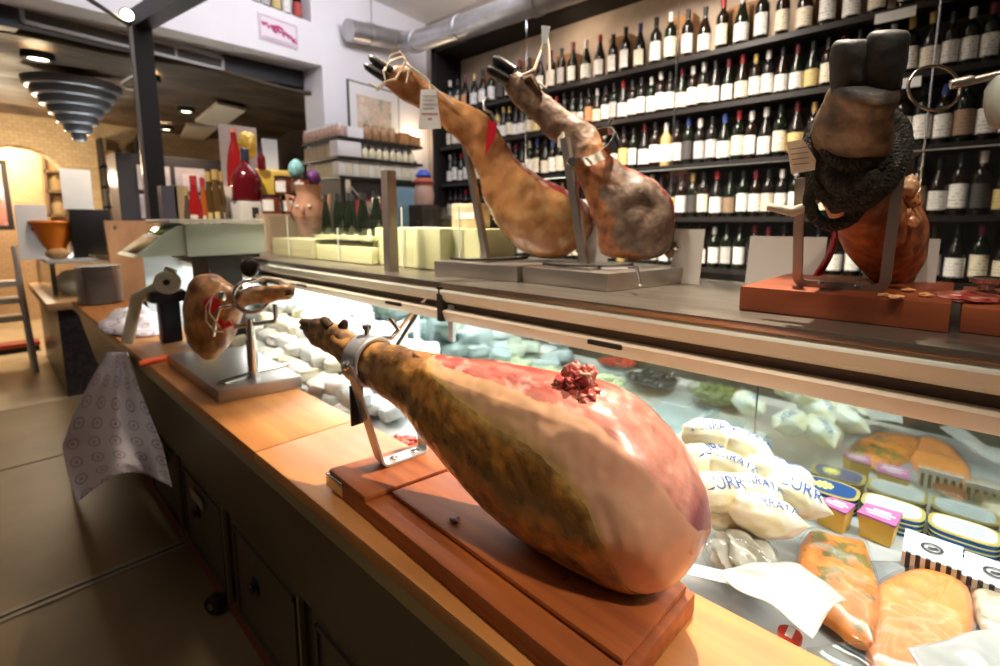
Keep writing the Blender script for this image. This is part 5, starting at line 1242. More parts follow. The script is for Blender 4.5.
def bag(px, py, z, rz, tx, ty, i, lab):
    c = onz(px, py, z); r = thing('burrata_bag', c, lab, 'cheese bag', 'printed cheese bags in a pile'); r.rotation_euler = (tx, ty, rz); r.scale = (1.12, 1.2, 1.15)
    o = bpy.data.objects.new('bag', bagm); C.objects.link(o); o.parent = r; o.location = (0, 0, -.025)
    t = bpy.data.objects.new('printed_lettering', tm[i % 3]); C.objects.link(t); t.parent = r
# place in (px,py) on horizontal layers
rowd = [(712, 436, -.40, -.9, .5, 0, 'topmost printed cheese bag at the back of the pile, beside the ham'), (745, 448, -.415, -1.2, .3, .3, 'plump printed cheese bag at the top right of the pile'), (706, 460, -.43, -.5, .4, 0, 'cream printed cheese bag on the left of the pile, below the topmost'),
        (730, 470, -.435, -1.4, .3, .2, 'printed cheese bag in the middle of the pile, below the plump one'), (768, 471, -.445, -.8, .3, .3, 'printed cheese bag on the right slope of the pile'), (720, 492, -.45, -.75, .55, 0, 'lettered cheese bag lying across the lower left of the pile'), (752, 492, -.455, -1.0, .4, .2, 'printed cheese bag wedged in the lower middle of the pile'),
        (768, 517, -.465, -1.15, .5, .1, 'lettered cheese bag lowest on the pile, in front of the purple tubs'), (795, 497, -.465, -1.3, .4, .3, 'crumpled printed cheese bag at the right foot of the pile'), (735, 512, -.49, -.6, .3, 0, 'cheese bag half hidden under the lower left lettered bag'), (790, 480, -.48, -.6, .2, .2, 'small-looking cheese bag at the back right foot of the pile'), (700, 446, -.46, -.8, .2, 0, 'cheese bag at the back left of the pile, mostly behind the ham'), (757, 460, -.47, .3, .2, 0, 'cheese bag at the back of the pile under the plump one'), (780, 500, -.50, .2, .2, 0, 'cheese bag at the bottom of the pile between the two lettered bags')]
for i, a in enumerate(rowd): bag(*a[:6], i, a[6])
# vacuum pack with pale ridges
c = onz(741, 556, -.515); 
b = MB().blob((0, 0, 0), (.052, .044, .028), 5, .08, 2, 2)
for v in b.bm.verts: v.co.z *= 1+.0; v.co += v.co.normalized()*.0055*math.sin(v.co.x*330+6*noise.noise(v.co*30))
bmesh.ops.transform(b.bm, matrix=T3(c, -.75), verts=b.bm.verts[:])
vp = thing('ridged_vacuum_pack', c, 'clear vacuum pack of ridged pale seafood below the cheese bags, beside the ham', 'vacuum pack')
b.build('seafood', mat('pale_ridges', (.64, .63, .54), .3, var=.5, scale=30, coat=.5, col2=(.36, .35, .28)), vp)
b = MB().blob((0, 0, 0), (.058, .052, .032), 4, .1, 3, 5); [setattr(v, 'co', v.co+v.co.normalized()*.003*noise.noise(v.co*70)) for v in b.bm.verts]; bmesh.ops.transform(b.bm, matrix=T3(c, -.75), verts=b.bm.verts[:]); b.build('film', FILMP, vp)
# salmon sides in film
def fillet(px, zz, colf, name, label, cat, nm, th=.016, sub=26, film=True):
    P = [onz(x, y, zz) for x, y in px]; ctr = sum(P, Vector())/len(P); t = thing(name, (ctr.x, ctr.y, ZD), label, cat)
    n = 128; out = resample([tuple(p) for p in P]+[tuple(P[0])], n+1)[:n]
    def mk(k, hh, nmx, m, colfx, wob):
        verts = []; faces = []; cols = []; K = 26
        for r in range(K+1):
            f = 1-(r/K)
            for q in out:
                p = ctr+(Vector(q)-ctr)*(f*k)
                h = hh*(1-f**5)**.5 if f < 1 else 0
                p.z = zz-.008+h+wob*noise.noise(p*45)
                verts.append(p); cols.append(colfx(p, f))
        for r in range(K):
            for i in range(n): faces.append((r*n+i, r*n+(i+1) % n, (r+1)*n+(i+1) % n, (r+1)*n+i))
        me = bpy.data.meshes.new(nmx); me.from_pydata([v-Vector((ctr.x, ctr.y, ZD)) for v in verts], [], faces)
        at = me.color_attributes.new('tint', 'FLOAT_COLOR', 'POINT')
        for i, cc in enumerate(cols): at.data[i].color = (*cc, 1)
        for p in me.polygons: p.use_smooth = True
        me.materials.append(m); o = bpy.data.objects.new(nmx, me); C.objects.link(o); o.parent = t
    mk(1, th, 'flesh', nm, colf, .002)
    if film: mk(1.06, th+.005, 'film', FILMP, lambda p, f: (1, 1, 1), .0018)
    return t
SAL = vcmat('salmon_flesh', .3, .5, .15, 60, .12, 30)
def dill(p, f):
    n = noise.fractal(p*55, 1, 2, 5); col = mixc((.84, .29, .05), (.76, .22, .04), sstep(-.2, .3, n))
    q = noise.fractal(p*62+Vector((4, 2, 0)), 1, 2, 5)+.5*noise.noise(p*22); col = mixc(col, (.20, .19, .04), sstep(.18, .42, q)*.9)
    return col
fillet([(800, 541), (812, 529), (838, 534), (864, 540), (872, 562), (880, 590), (879, 630), (873, 646), (852, 640), (832, 624), (808, 604), (799, 580), (797, 560)], -.535, dill, 'dill_salmon', 'dill-sprinkled orange salmon side wrapped in film, tail towards the worktop', 'salmon', SAL, .018)
LINES = Vector((.8, -.6, 0))
def plain(p, f):
    w = math.sin(p.dot(LINES)*900+3*noise.noise(p*20)); col = mixc((.88, .27, .05), (.92, .38, .11), .5+.5*w); return mixc((.70, .20, .07), col, sstep(0, .2, 1-f))
fillet([(876, 585), (896, 572), (930, 565), (958, 568), (970, 585), (975, 610), (972, 640), (958, 662), (930, 690), (890, 690), (868, 668), (866, 640), (872, 612)], -.54, plain, 'salmon_fillet', 'plain orange salmon fillet with fine pale lines, right of the dill-sprinkled one', 'salmon', SAL, .016)
def palef(p, f): return mixc((.70, .60, .42), (.48, .36, .22), sstep(.1, .35, noise.noise(p*60)))
fillet([(972, 590), (985, 576), (1010, 572), (1050, 590), (1050, 640), (1005, 634), (980, 622)], -.54, palef, 'pale_fish_fillet', 'pale yellowish fish fillet at the right picture edge', 'fish', SAL, .014)
def sheet(name, px, zz, m, label, cat, wob=.01, zs=None, n=16, fr=18):
    P = [onz(x, y, zz) for x, y in px]
    def f(u, v):
        p = (P[0]*(1-u)+P[1]*u)*(1-v)+(P[3]*(1-u)+P[2]*u)*v
        p.z = zz+wob*noise.noise(p*fr+Vector((zz*50, 0, 0)))+(zs(u, v) if zs else 0); return p
    return tag(MB().grid(f, n*2, n).build(name, m, None, solid=.0008), label, cat)
MILK = mat('milky_sheet', (.56, .56, .52), .35, coat=.2)
sheet('white_wrap', [(716, 572), (800, 566), (846, 600), (812, 640)], -.50, MILK, 'milky white wrapping sheet between the worktop and the dill-sprinkled salmon', 'wrap', .014, lambda u, v: .014*math.sin(PI*u))
sheet('clear_bag', [(806, 648), (862, 640), (880, 668), (820, 672)], -.52, CLEARP, 'clear film bag at the tail of the dill-sprinkled salmon', 'bag', .012)
sheet('white_plastic', [(907, 650), (1012, 622), (1050, 670), (930, 690)], -.505, mat('pale_plastic', (.52, .49, .45), .3, coat=.3), 'whitish plastic sheet in the lower right corner over the salmon', 'plastic sheet', .012)
sheet('dark_tray_liner', [(862, 560), (905, 560), (905, 590), (880, 590)], -.545, mat('grey_liner', (.30, .31, .30), .2, coat=.5, var=.3, scale=20), 'grey glossy tray liner between the dill-sprinkled and plain salmon', 'liner', .006)
p = onz(790, 634, -.52)
lp_ = thing('lidded_pot', (p.x, p.y, ZD), 'small clear pot with red and white lid by the milky wrapping sheet', 'pot')
MB().lathe([(.010, 0), (.012, .012), (.013, .030)], (p.x, p.y, ZD), 20).build('pot', CLEARP, lp_); MB().lathe([(.014, .030), (.014, .036), (0, .037)], (p.x, p.y, ZD), 20).build('lid', mat('lid_red', (.60, .05, .03), .4), lp_)
MB().box((p.x-.010, p.y-.004, ZD+.0372), (p.x+.010, p.y+.004, ZD+.0382)).build('white_stripe', PAPER, lp_)
# price card by the worktop
P = [onz(x, y, -.515) for x, y in ((681, 573), (686, 563), (734, 573), (731, 585))]
tag(MB().prism([P[0], P[3], P[2], P[1]], (0, 0, .0012)).build('price_card', PAPER, None, smooth=False), 'narrow white price card lying against the worktop below the ham end', 'card')
# purple-lidded mustard tubs
for pts, lab in (([(815, 500), (832, 497), (856, 505), (846, 514)], 'left purple-lidded yellow tub beside the cheese bags'), ([(857, 512), (866, 503), (903, 514), (896, 527)], 'right purple-lidded yellow tub, nearer the striped price rail')):
    zt_ = ZD+.046; P = [onz(x, y, zt_) for x, y in pts]; ctr = sum(P, Vector())/4
    t = thing('sauce_tub', (ctr.x, ctr.y, ZD), lab, 'tub', 'purple-lidded tubs')
    b = MB(); lo = [ctr+(p-ctr)*.80+Vector((0, 0, -.044)) for p in P]; hi = [ctr+(p-ctr)*.95+Vector((0, 0, -.004)) for p in P]
    v0 = [b.bm.verts.new(p) for p in lo]; v1 = [b.bm.verts.new(p) for p in hi]
    b.bm.faces.new(v0); b.bm.faces.new(v1)
    for i in range(4): b.bm.faces.new((v0[i], v0[(i+1) % 4], v1[(i+1) % 4], v1[i]))
    bmesh.ops.recalc_face_normals(b.bm, faces=b.bm.faces[:]); b.build('tub', mat('mustard', (.72, .42, .04), .35), t, smooth=False)
    ld = MB().prism([p+Vector((0, 0, -.003)) for p in P], (0, 0, .004)).build('lid', mat('lid_purple', (.42, .13, .30), .35), t, smooth=False)
    b = MB()
    def lq(s, q): return (P[0]*(1-s)+P[3]*s)*(1-q)+(P[1]*(1-s)+P[2]*s)*q+Vector((0, 0, .0013))
    for q0_, s0_, s1_ in ((.25, .2, .8), (.45, .12, .9), (.62, .3, .75)):
        b.prism([lq(s0_, q0_), lq(s1_, q0_), lq(s1_, q0_+.09), lq(s0_, q0_+.09)], (0, 0, .0004))
    b.build('lid_print', mat('lid_print', (.85, .75, .78), .5), ld, smooth=False)
# blue tins along the front glass
TINB = mat('tin_blue', (.02, .09, .25), .25, .5); TINT = mat('tin_top', (.66, .66, .60), .25, .6); TINY = mat('tin_gold', (.72, .58, .18), .3, .5)
def tin(y, z, lab, L=.092):
    t = thing('fish_tin', (XG-.036, y, z), lab, 'tin', 'blue fish tins along the front glass'); c = (XG-.036, y, z)
    def oval(h0, h1, k, nm, m):
        b = MB(); pts = [Vector((c[0]+.034*k*math.copysign(abs(math.cos(a))**.6, math.cos(a)), c[1]+L/2*k*math.copysign(abs(math.sin(a))**.6, math.sin(a)), z+h0)) for a in [2*PI*i/28 for i in range(28)]]
        b.prism(pts, (0, 0, h1-h0)); b.build(nm, m, t, angle=50)
    oval(.0005, .0155, 1, 'body', TINB); oval(.006, .0085, 1.012, 'gold_band', TINY); oval(.0155, .017, 1.02, 'lid', TINY)
for i, (px, py) in enumerate(((826, 492), (882, 512), (928, 530), (978, 548), (1030, 566))):
    y = .150-.0965*i
    n_ = 'nearest the cheese bags|next to the purple tubs|third along behind the purple tubs|fourth along near the striped rail|at the right picture edge'.split('|')[i]
    tin(y, ZD+.0005, 'lower blue fish tin %s' % n_); tin(y, ZD+.0185, 'upper blue fish tin %s' % n_)
LBLU = mat('tin_label_blue', (.02, .07, .22), .3, coat=.3); LGRY = mat('tin_label_grey', (.50, .52, .52), .4); SUNY = mat('sun_yellow', (.80, .70, .15), .4)
for o in [o for o in C.objects if o.name.startswith('fish_tin') and o['label'].startswith('upper')]:
    i_ = int(round((o.location.y*-1)*100)); c = world_of(o)
    first_ = 'cheese bags' in o['label']
    b = MB(); pts = [Vector((c.x+.029*math.copysign(abs(math.cos(a))**.6, math.cos(a)), c.y+.041*math.copysign(abs(math.sin(a))**.6, math.sin(a)), c.z+.0171)) for a in [2*PI*k/28 for k in range(28)]]
    b.prism(pts, (0, 0, .0006)); lb_ = b.build('lid_label', LBLU if first_ else LGRY, o, smooth=False)
    b = MB()
    if first_:
        for k in range(9):
            a = 2*PI*k/9; p = Vector((c.x, c.y+.012, c.z+.0178)); b.poly([p, p+Vector((.017*math.cos(a-.22), .017*math.sin(a-.22), 0)), p+Vector((.017*math.cos(a+.22), .017*math.sin(a+.22), 0))])
        b.disc((c.x, c.y+.012, c.z+.0179), (0, 0, 1), .012, 16); b.build('sun_print', SUNY, lb_, smooth=False)
    else:
        for k in range(4): b.box((c.x-.016+k*.009, c.y-.028, c.z+.0177), (c.x-.013+k*.009, c.y+.026-.01*(k % 2), c.z+.0179))
        b.build('label_writing', mat('label_ink', (.30, .32, .34), .6), lb_, smooth=False)
# striped price rail with logo cards
xr_ = .985
m_, nt, N, L, bs = nodes_of('striped_rail'); tc = N.new('ShaderNodeTexCoord'); sx = N.new('ShaderNodeSeparateXYZ'); L.new(tc.outputs['Object'], sx.inputs[0]); ml = N.new('ShaderNodeMath'); ml.operation = 'MULTIPLY'; ml.inputs[1].default_value = 520; L.new(sx.outputs[1], ml.inputs[0]); sn = N.new('ShaderNodeMath'); sn.operation = 'SINE'; L.new(ml.outputs[0], sn.inputs[0]); gt = N.new('ShaderNodeMath'); gt.operation = 'GREATER_THAN'; gt.inputs[1].default_value = 0; L.new(sn.outputs[0], gt.inputs[0])
mx = N.new('ShaderNodeMix'); mx.data_type = 'RGBA'; mx.inputs['A'].default_value = (.7, .68, .62, 1); mx.inputs['B'].default_value = (.03, .025, .02, 1); L.new(gt.outputs[0], mx.inputs['Factor']); L.new(mx.outputs['Result'], bs.inputs['Base Color'])
for (a_, b_, lab) in (((903, 543), (962, 566), 'striped-edge white price card with black oval mark behind the plain salmon'), ((964, 567), (1030, 592), 'striped-edge white price card at the right edge behind the pale fish')):
    y0_ = onx(*a_, xr_-.02).y; y1_ = onx(*b_, xr_-.02).y; z_ = onx(*a_, xr_-.02).z
    t = thing('price_card', (xr_, (y0_+y1_)/2, ZD), lab, 'price card')
    MB().prism([(xr_-.02, y0_, z_-.014), (xr_-.02, y1_, z_-.014), (xr_+.012, y1_, z_+.010), (xr_+.012, y0_, z_+.010)], (.001, 0, -.0015)).build('card_sheet', PAPER, t, smooth=False)
    B((xr_-.022, y1_, ZD), (xr_-.018, y0_, z_-.012), 'striped_edge', m_, t)
    cc = Vector((xr_-.004, (y0_+y1_)/2, z_-.0005)); 
    b = MB(); e1 = Vector((.032, 0, .024)).normalized()
    for i in range(20):
        a0_, a1_ = 2*PI*i/20, 2*PI*(i+1)/20
        def ep(a, k): return cc+Vector((0, .014*k*math.cos(a), 0))+e1*(.0075*k*math.sin(a))+Vector((-.0004, 0, .0006))
        b.poly([ep(a0_, 1), ep(a1_, 1), ep(a1_, .72), ep(a0_, .72)])
    b.poly([ep(2.6, .5), ep(3.4, .6), ep(5.6, .5), ep(.3, .4)])
    b.build('oval_mark', BLACKT, t, smooth=False)
# white trays with dark windows behind the ham
for i, (pts, lab) in enumerate((([(640, 402), (690, 415), (720, 395), (672, 385)], 'white flat carton behind the thick end of the ham, farther one'), ([(655, 432), (735, 452), (775, 425), (705, 405)], 'white flat carton with grey window behind the cheese bags'))):
    P = [onz(x, y, -.47) for x, y in pts]; ctr = sum(P, Vector())/4; t = thing('food_carton', (ctr.x, ctr.y, ZD), lab, 'carton')
    MB().prism([Vector((p.x, p.y, ZD+.001)) for p in P], (0, 0, .048), bev=.003).build('carton', mat('carton_white', (.78, .80, .80), .4), t)
    MB().prism([ctr+(p-ctr)*.55+Vector((0, 0, -.0005)) for p in P], (0, 0, .0012)).build('window', mat('carton_window', (.36, .38, .36), .15), t, smooth=False)
# bowls of olives, seen mirrored in the glass
def bowl(x, y, r, h, col, lab, name='olive_bowl', n=26, fc=.009, cat='bowl'):
    t = thing(name, (x, y, ZD), lab, cat)
    MB().lathe([(r*.7, 0), (r*.74, .004), (r*.95, h), (r, h), (r, h+.004), (r*.92, h+.003), (r*.7, .008), (0, .006)], (x, y, ZD+.0005), 32).build('bowl', CLEARP, t)
    b = MB()
    for k in range(n*3):
        a = R.random()*2*PI; q = R.random()**.5*r*.80
        b.blob((x+q*math.cos(a), y+q*math.sin(a), ZD+h*.72+R.random()*.014), (fc*R.uniform(.8, 1.3), fc*R.uniform(.8, 1.3), fc*R.uniform(.6, 1)), 2, .35, 2, k)
    o = b.build('filling', col, t); o['kind'] = 'stuff'
    MB().lathe([(0, 0), (r*.85, 0), (r*.85, .004), (0, .004)], (x, y, ZD+h*.68), 24).build('filling_base', col, t)
OLD = mat('olive_dark', (.05, .035, .02), .25, coat=.4, var=.5, scale=40); OLG = mat('olive_green', (.22, .24, .07), .25, coat=.4, var=.4, scale=40)
bowl(.80, .72, .095, .05, OLD, 'clear bowl of dark olives behind the large ham'); bowl(.80, .50, .095, .05, OLG, 'clear bowl of green olives behind the large ham')
q = onz(402, 430, -.49)
dr = thing('tomato_dish', (q.x, q.y, ZD), 'shallow dish of red dried tomato pieces behind the steel fork', 'dish')
MB().lathe([(.05, 0), (.055, .004), (.075, .022), (.08, .022), (.055, 0), (0, 0)], (q.x, q.y, ZD+.0005), 30).build('dish', CLEARP, dr)
b = MB()
for k in range(60):
    a = R.random()*2*PI; u_ = R.random()**.5*.066; b.blob((q.x+u_*math.cos(a), q.y+u_*math.sin(a), ZD+.014+R.random()*.012*(1-u_/.07)+.006), (.010*R.uniform(.6, 1.3), .010*R.uniform(.6, 1.3), .006), 2, .5, 2, k)
o = b.build('tomato_pieces', mat('dried_tomato', (.42, .05, .02), .4, var=.6, scale=50), dr); o['kind'] = 'stuff'
# heap of white wrapped cheeses
WR = [mat('wrap_white', (.80, .82, .80), .45, var=.08, scale=12, bump=.4, bscale=20), mat('wrap_cream', (.76, .75, .60), .5, var=.1, scale=12, bump=.4, bscale=20), mat('wrap_grey', (.55, .60, .60), .4, var=.15, scale=12, bump=.4, bscale=20)]
pk = []
for k in range(8):
    if k % 2 == 0: b = MB().blob((0, 0, 0), (.046, .036, .022), 3, .16, 1.8, k, sq=.5)
    else: b = MB().blob((0, 0, 0), (.040, .040, .026), 3, .14, 2, k, sq=.65)
    for v in b.bm.verts: v.co += v.co.normalized()*.004*noise.noise(v.co*70)
    o = b.build('x', WR[0]); pk.append(o.data); bpy.data.objects.remove(o)
nch = 0
for z_, ys, xs in ((ZD, (1.12, 2.0), (.66, 1.08)), (ZD+.046, (1.2, 2.6), (.68, 1.08)), (ZD+.092, (1.3, 3.0), (.74, 1.06)), (ZD+.138, (1.5, 2.9), (.78, 1.05)), (ZD+.18, (1.75, 2.8), (.84, 1.03))):
    y = ys[0]
    while y < ys[1]:
        x = xs[0]
        while x < xs[1]:
            if R.random() < .93 and nch < 290:
                nch += 1
                me = R.choice(pk); o = bpy.data.objects.new('wrapped_cheese', me); C.objects.link(o); o.location = (x+R.uniform(-.006, .006), y+R.uniform(-.006, .006), z_+.001+R.uniform(0, .006)); o.rotation_euler = (R.uniform(-.25, .25), R.uniform(-.25, .25), R.uniform(0, 6.3))
                o.material_slots[0].link = 'OBJECT'; o.material_slots[0].material = R.choices(WR, (6, 2, 2))[0]
                tag(o, 'white-wrapped cheese in the bright heap at the far end of the display case', 'cheese', 'heap of wrapped cheeses')
            x += .088
        y += .092
# clear tubs nearer the joint, with cream balls
for i, (x, y, lab) in enumerate(((1.02, .98, 'clear tub of pale cheese balls by the front glass, nearer the rail joint'), (.98, .80, 'clear tub of pale cheese balls by the front glass, behind the ham shank'), (1.03, 1.14, 'clear tub of pale cheese balls by the front glass, next to the wrapped cheeses'))):
    bowl(x, y, .08, .06, mat('cheese_balls', (.72, .72, .45), .35, var=.2, scale=20), lab, 'cheese_tub', 14, .016, 'tub')
# ================================================================ GOODS ON THE FAR CASE TOP
GREY = mat('card_white2', (.70, .66, .62), .5)
def atY(px, py, Y): return ony(px, py, Y)
YG = 2.75
# lime filled clear boxes
LIME = mat('lime_fill', (.90, .86, .50), .45)
def cbox(px0, px1, pyt, X0, fill_to, depth, label, name='clear_box', post=False, m=LIME, cat='box', nz_=0, seam=True):
    a = onx(px0, 262, X0); c = onx(px1, 262, X0); top = onx((px0+px1)/2, pyt, X0).z; ft = onx((px0+px1)/2, fill_to, X0).z
    t = thing(name, (X0+depth/2, (a.y+c.y)/2, ZT), label, cat, 'clear boxes on the case top')
    lo, hi = min(a.y, c.y), max(a.y, c.y)
    b = MB(); w = .004
    b.box((X0, lo, ZT+.002), (X0+w, hi, top)).box((X0+depth-w, lo, ZT+.002), (X0+depth, hi, top)).box((X0+w, lo, ZT+.002), (X0+depth-w, lo+w, top)).box((X0+w, hi-w, ZT+.002), (X0+depth-w, hi, top))
    b.build('clear_walls', CLEARG, t, smooth=False)
    if fill_to < 262: B((X0+.008, lo+.008, ZT+.003), (X0+depth-.008, hi-.008, ft), 'contents', m, t, bev=.004)
    if seam: B((X0-.002, (lo+hi)/2-.003, ZT+.002), (X0, (lo+hi)/2+.003, top), 'seam', mat('seam', (.62, .64, .55), .3), t)
    return t, lo, hi, top
t, lo, hi, top = cbox(372, 440, 207, .95, 228, .20, 'larger clear box with lime-yellow contents right behind the square steel post')
cbox(441, 480, 207, 1.00, 229, .17, 'narrow clear box with lime-yellow contents left of the amber ham')
t, lo, hi, top = cbox(312, 371, 228, .92, 246, .16, 'clear box with pale lime base holding the dark bottle necks')
cbox(271, 311, 216, .90, 239, .14, 'clear box with straw base just right of the scale', m=mat('straw_fill', (.66, .60, .36), .6))
# dark bottles standing in it
n = 0
for row in range(2):
    for i in range(5):
        y = lo+.04+(hi-lo-.08)*i/4; n += 1
        make_bottle('hock', (.97+.065*row, y, ZT+.10), GLB[1], 'black' if row else None, 'black', 'slim dark green bottle, %s in the %s row of the clear box' % (ordn(i+1), 'front' if row == 0 else 'back'), 'dark bottles in the clear box', .52, 0, 'bottle')
B((.93, lo+.01, ZT+.085), (1.07, hi-.01, ZT+.0995), 'bottle_shelf', mat('lime_fill', (.8, .8, .5)), t)
# glass jar with straw
q = onx(384, 252, .90)
jw = thing('straw_jar', (1.19, 1.62, ZT), 'small glass jar with a bent metal straw beside the square steel post', 'jar')
q = onx(377, 222, 1.06); 
MB().lathe([(.03, -.03), (.034, -.028), (.034, .05), (.022, .06), (.022, .07)], q, 20, cap=False).build('jar', CLEARG, jw)
MB().lathe([(.015, .07), (.016, .09), (.012, .095), (0, .096)], q, 14).build('stopper', mat('stopper_grey', (.6, .58, .55), .4), jw)
MB().tube([q+Vector((0, 0, .02)), onx(367, 205, 1.06), onx(351, 187, 1.06), onx(347, 193, 1.06)], .004, 8).build('straw', STEELP, jw)
B((q.x-.045, q.y-.045, ZT+.001), (q.x+.045, q.y+.045, q.z-.031), 'plinth', mat('lime_fill', (.8, .8, .5)), jw)
jw.location
# pedestal boxes and the red bottles
def standbox(name, px0, px1, pyt, Y, d, m, label, cat='box', base=None):
    a = atY(px0, pyt, Y); c = atY(px1, pyt, Y); z0 = ZT+.001 if base is None else base
    return tag(B((a.x, Y, z0), (c.x, Y+d, a.z), name, m, None, bev=.003), label, cat), a, c
o, a, c = standbox('plinth_box', 216, 244, 186, YG+.12, .16, mat('box_beige', (.60, .50, .42), .6), 'plain beige box standing behind the scale, left of the round red bottle')
o, a2, c2 = standbox('plinth_box', 240, 264, 201, YG-.05, .15, mat('card_white2', (.7, .66, .62), .5), 'white box with a black mark under the round red bottle')
B((a2.x+.055, YG-.053, a2.z-.085), (a2.x+.085, YG-.05, a2.z-.03), 'black_mark', BLACKT, o)
REDL = mat('red_liqueur', (.10, .004, .008), .08, coat=.5)
def pbottle(name, pxc, pyt, pyb, Y, prof, m, label, capm=None, cap=None, base=None):
    p = atY(pxc, pyb, Y); tp = atY(pxc, pyt, Y); H = tp.z-p.z; z0 = p.z if base is None else base
    t = thing(name, (p.x, Y, z0), label, 'bottle'); MB().lathe([(r*H, h*H) for r, h in prof], (p.x, Y, z0), 28).build('body', m, t)
    if cap: MB().lathe([(r*H, h*H) for r, h in cap], (p.x, Y, z0), 16).build('stopper', capm, t)
    return t, p, H
pbottle('red_bottle', 248, 148, 201, YG+.02, [(.0, 0), (.25, .0), (.275, .03), (.265, .2), (.27, .42), (.20, .58), (.09, .68), (.07, .73), (.06, .80)], REDL, 'round-shouldered red glass bottle with dark cap on the white box', mat('cap_navy', (.03, .03, .06), .3), [(.075, .78), (.075, .98), (.05, 1.0), (0, 1.0)], base=a2.z+.001)
p = atY(236, 186, YG+.2)
pbottle('red_bottle', 237, 127, 186, YG+.20, [(0, 0), (.145, 0), (.155, .02), (.15, .1), (.135, .35), (.11, .55), (.07, .72), (.05, .80), (.045, .97)], mat('red_juice', (.24, .010, .010), .12, coat=.4), 'tall tapering bright red bottle leaning up behind the round red one', mat('cap_coral', (.62, .25, .18), .4), [(.05, .93), (.05, .995), (.03, 1.0), (0, 1.0)], base=a.z+.001)
# white display boards and yellow bag behind
for px0, px1, py0, py1, Y, lab in ((224, 256, 128, 200, YG+.42, 'tall white board behind the red bottles'), (264, 277, 140, 172, YG+.3, 'smaller bluish white card right of the red bottles')):
    a = atY(px0, py1, Y); c = atY(px1, py0, Y); tag(B((a.x, Y, a.z if px0 > 230 else ZT+.001), (c.x, Y+.012, c.z), 'white_board', mat('board_%d' % px0, (.62, .54, .54) if px0 < 240 else (.60, .66, .80), .5)), lab, 'board')
q = atY(270, 172, YG+.306); tag(B((q.x-.02, YG+.295, ZT+.001), (q.x+.02, YG+.32, q.z), 'card_stem', DARKB), 'thin dark stem holding up the bluish white card', 'stem')
q = atY(247, 143, YG+.35); vb = vblob('pasta_bag', mat('pasta_yellow', (.70, .46, .08), .4, var=.3, scale=40), None, (q.x, YG+.35, q.z-.01), (.05, .04, .075), lambda p: (.7, .5, .1), 4, .25, 2, 3); tag(vb, 'yellow bag hung behind the red bottles', 'bag')
# red wine bottle, yellow cartons, jars
pbottle('small_red_bottle', 262, 146, 170, YG+.15, [(0, 0), (.16, 0), (.17, .03), (.16, .5), (.08, .66), (.06, .75)], REDL, 'small dark red bottle between the yellow box and the white board', mat('cap_navy', (.03, .03, .06)), [(.065, .72), (.065, .98), (0, 1)])
o, ay, cy = standbox('yellow_carton', 262, 278, 179, YG+.02, .14, mat('carton_yellow', (.68, .46, .06), .5), 'square yellow carton right of the round red bottle')
yb = atY(263, 170, YG+.16)
tag(MB().box((ay.x-.02, YG+.17, ZT+.001), (ay.x+.30, YG+.30, ay.z+.07), bev=.02).build('yellow_bag', mat('yellow_bag', (.66, .46, .10), .6, var=.2, scale=10), None), 'wide crumpled yellow bag behind the jars and yellow carton', 'bag')
JAM = mat('jam_dark', (.16, .03, .012), .15, coat=.4); JLID = mat('jam_lid', (.03, .02, .018), .35)
def jam(pxc, pyb, Y, H, r, lab, base):
    p = atY(pxc, pyb, Y); t = thing('preserve_jar', (p.x, Y, base), lab, 'jar', 'dark preserve jars')
    MB().lathe([(r*.94, 0), (r, .006), (r, H*.78), (r*.9, H*.84)], (p.x, Y, base), 22).build('jar', JAM, t); MB().lathe([(r*.96, H*.84), (r*.98, H), (0, H)], (p.x, Y, base), 22).build('lid', JLID, t)
    MB().lathe([(r*1.01, H*.15), (r*1.01, H*.72)], (p.x, Y, base), 12, arc=(-2.35-.62, -2.35+.62)).build('paper_label', PAPER, t); return p
zb1 = atY(275, 214, YG-.1).z
tag(B((atY(264, 214, YG-.16).x, YG-.17, ZT+.001), (atY(304, 214, YG-.02).x, YG-.02, zb1-.001), 'plinth_box', mat('plinth_tan', (.50, .38, .26), .6)), 'low tan box carrying the dark preserve jars', 'box')
zb2 = zb1
for px, lab in ((272, 'dark preserve jar with white label, lower left of the jars'), (291, 'dark preserve jar with white label, lower right of the jars')): jam(px, 214, YG-.1, .098, .047, lab, zb1)
for px, lab in ((284, 'dark preserve jar with white label stacked on the upper row, left'), (302, 'dark preserve jar with white label stacked on the upper row, right')): jam(px, 195, YG-.1, .098, .045, lab, zb1+.0985)
pt = atY(293, 214, YG-.1)
# decorated eggs
for px, py, rx, col, lab in ((296, 169, 7.5, (.25, .55, .60), 'turquoise decorated egg standing on the jars'), (313, 178, 7, (.13, .03, .16), 'dark purple decorated egg right of the turquoise one')):
    p = atY(px, py, YG-.08); r = rx*p.dot(Vector(fw))/FP
    t = thing('decorated_egg', (p.x, YG-.08, p.z-r*1.3), lab, 'egg')
    b = MB().blob((p.x, YG-.08, p.z), (r, r, r*1.3), 4); 
    for v in b.bm.verts:
        if v.co.z > p.z: k = 1-.22*((v.co.z-p.z)/(r*1.3))**2; v.co.x = p.x+(v.co.x-p.x)*k; v.co.y = YG-.08+(v.co.y-(YG-.08))*k
    b.build('shell', mat('egg_%d' % px, col, .4, var=.35, scale=60), t)
    MB().lathe([(.012, 0), (.022, .002), (.020, .010), (.028, .018)], (p.x, YG-.08, p.z-r*1.3-.012), 16).build('cup', mat('egg_cup', (.35, .22, .15), .5), t)
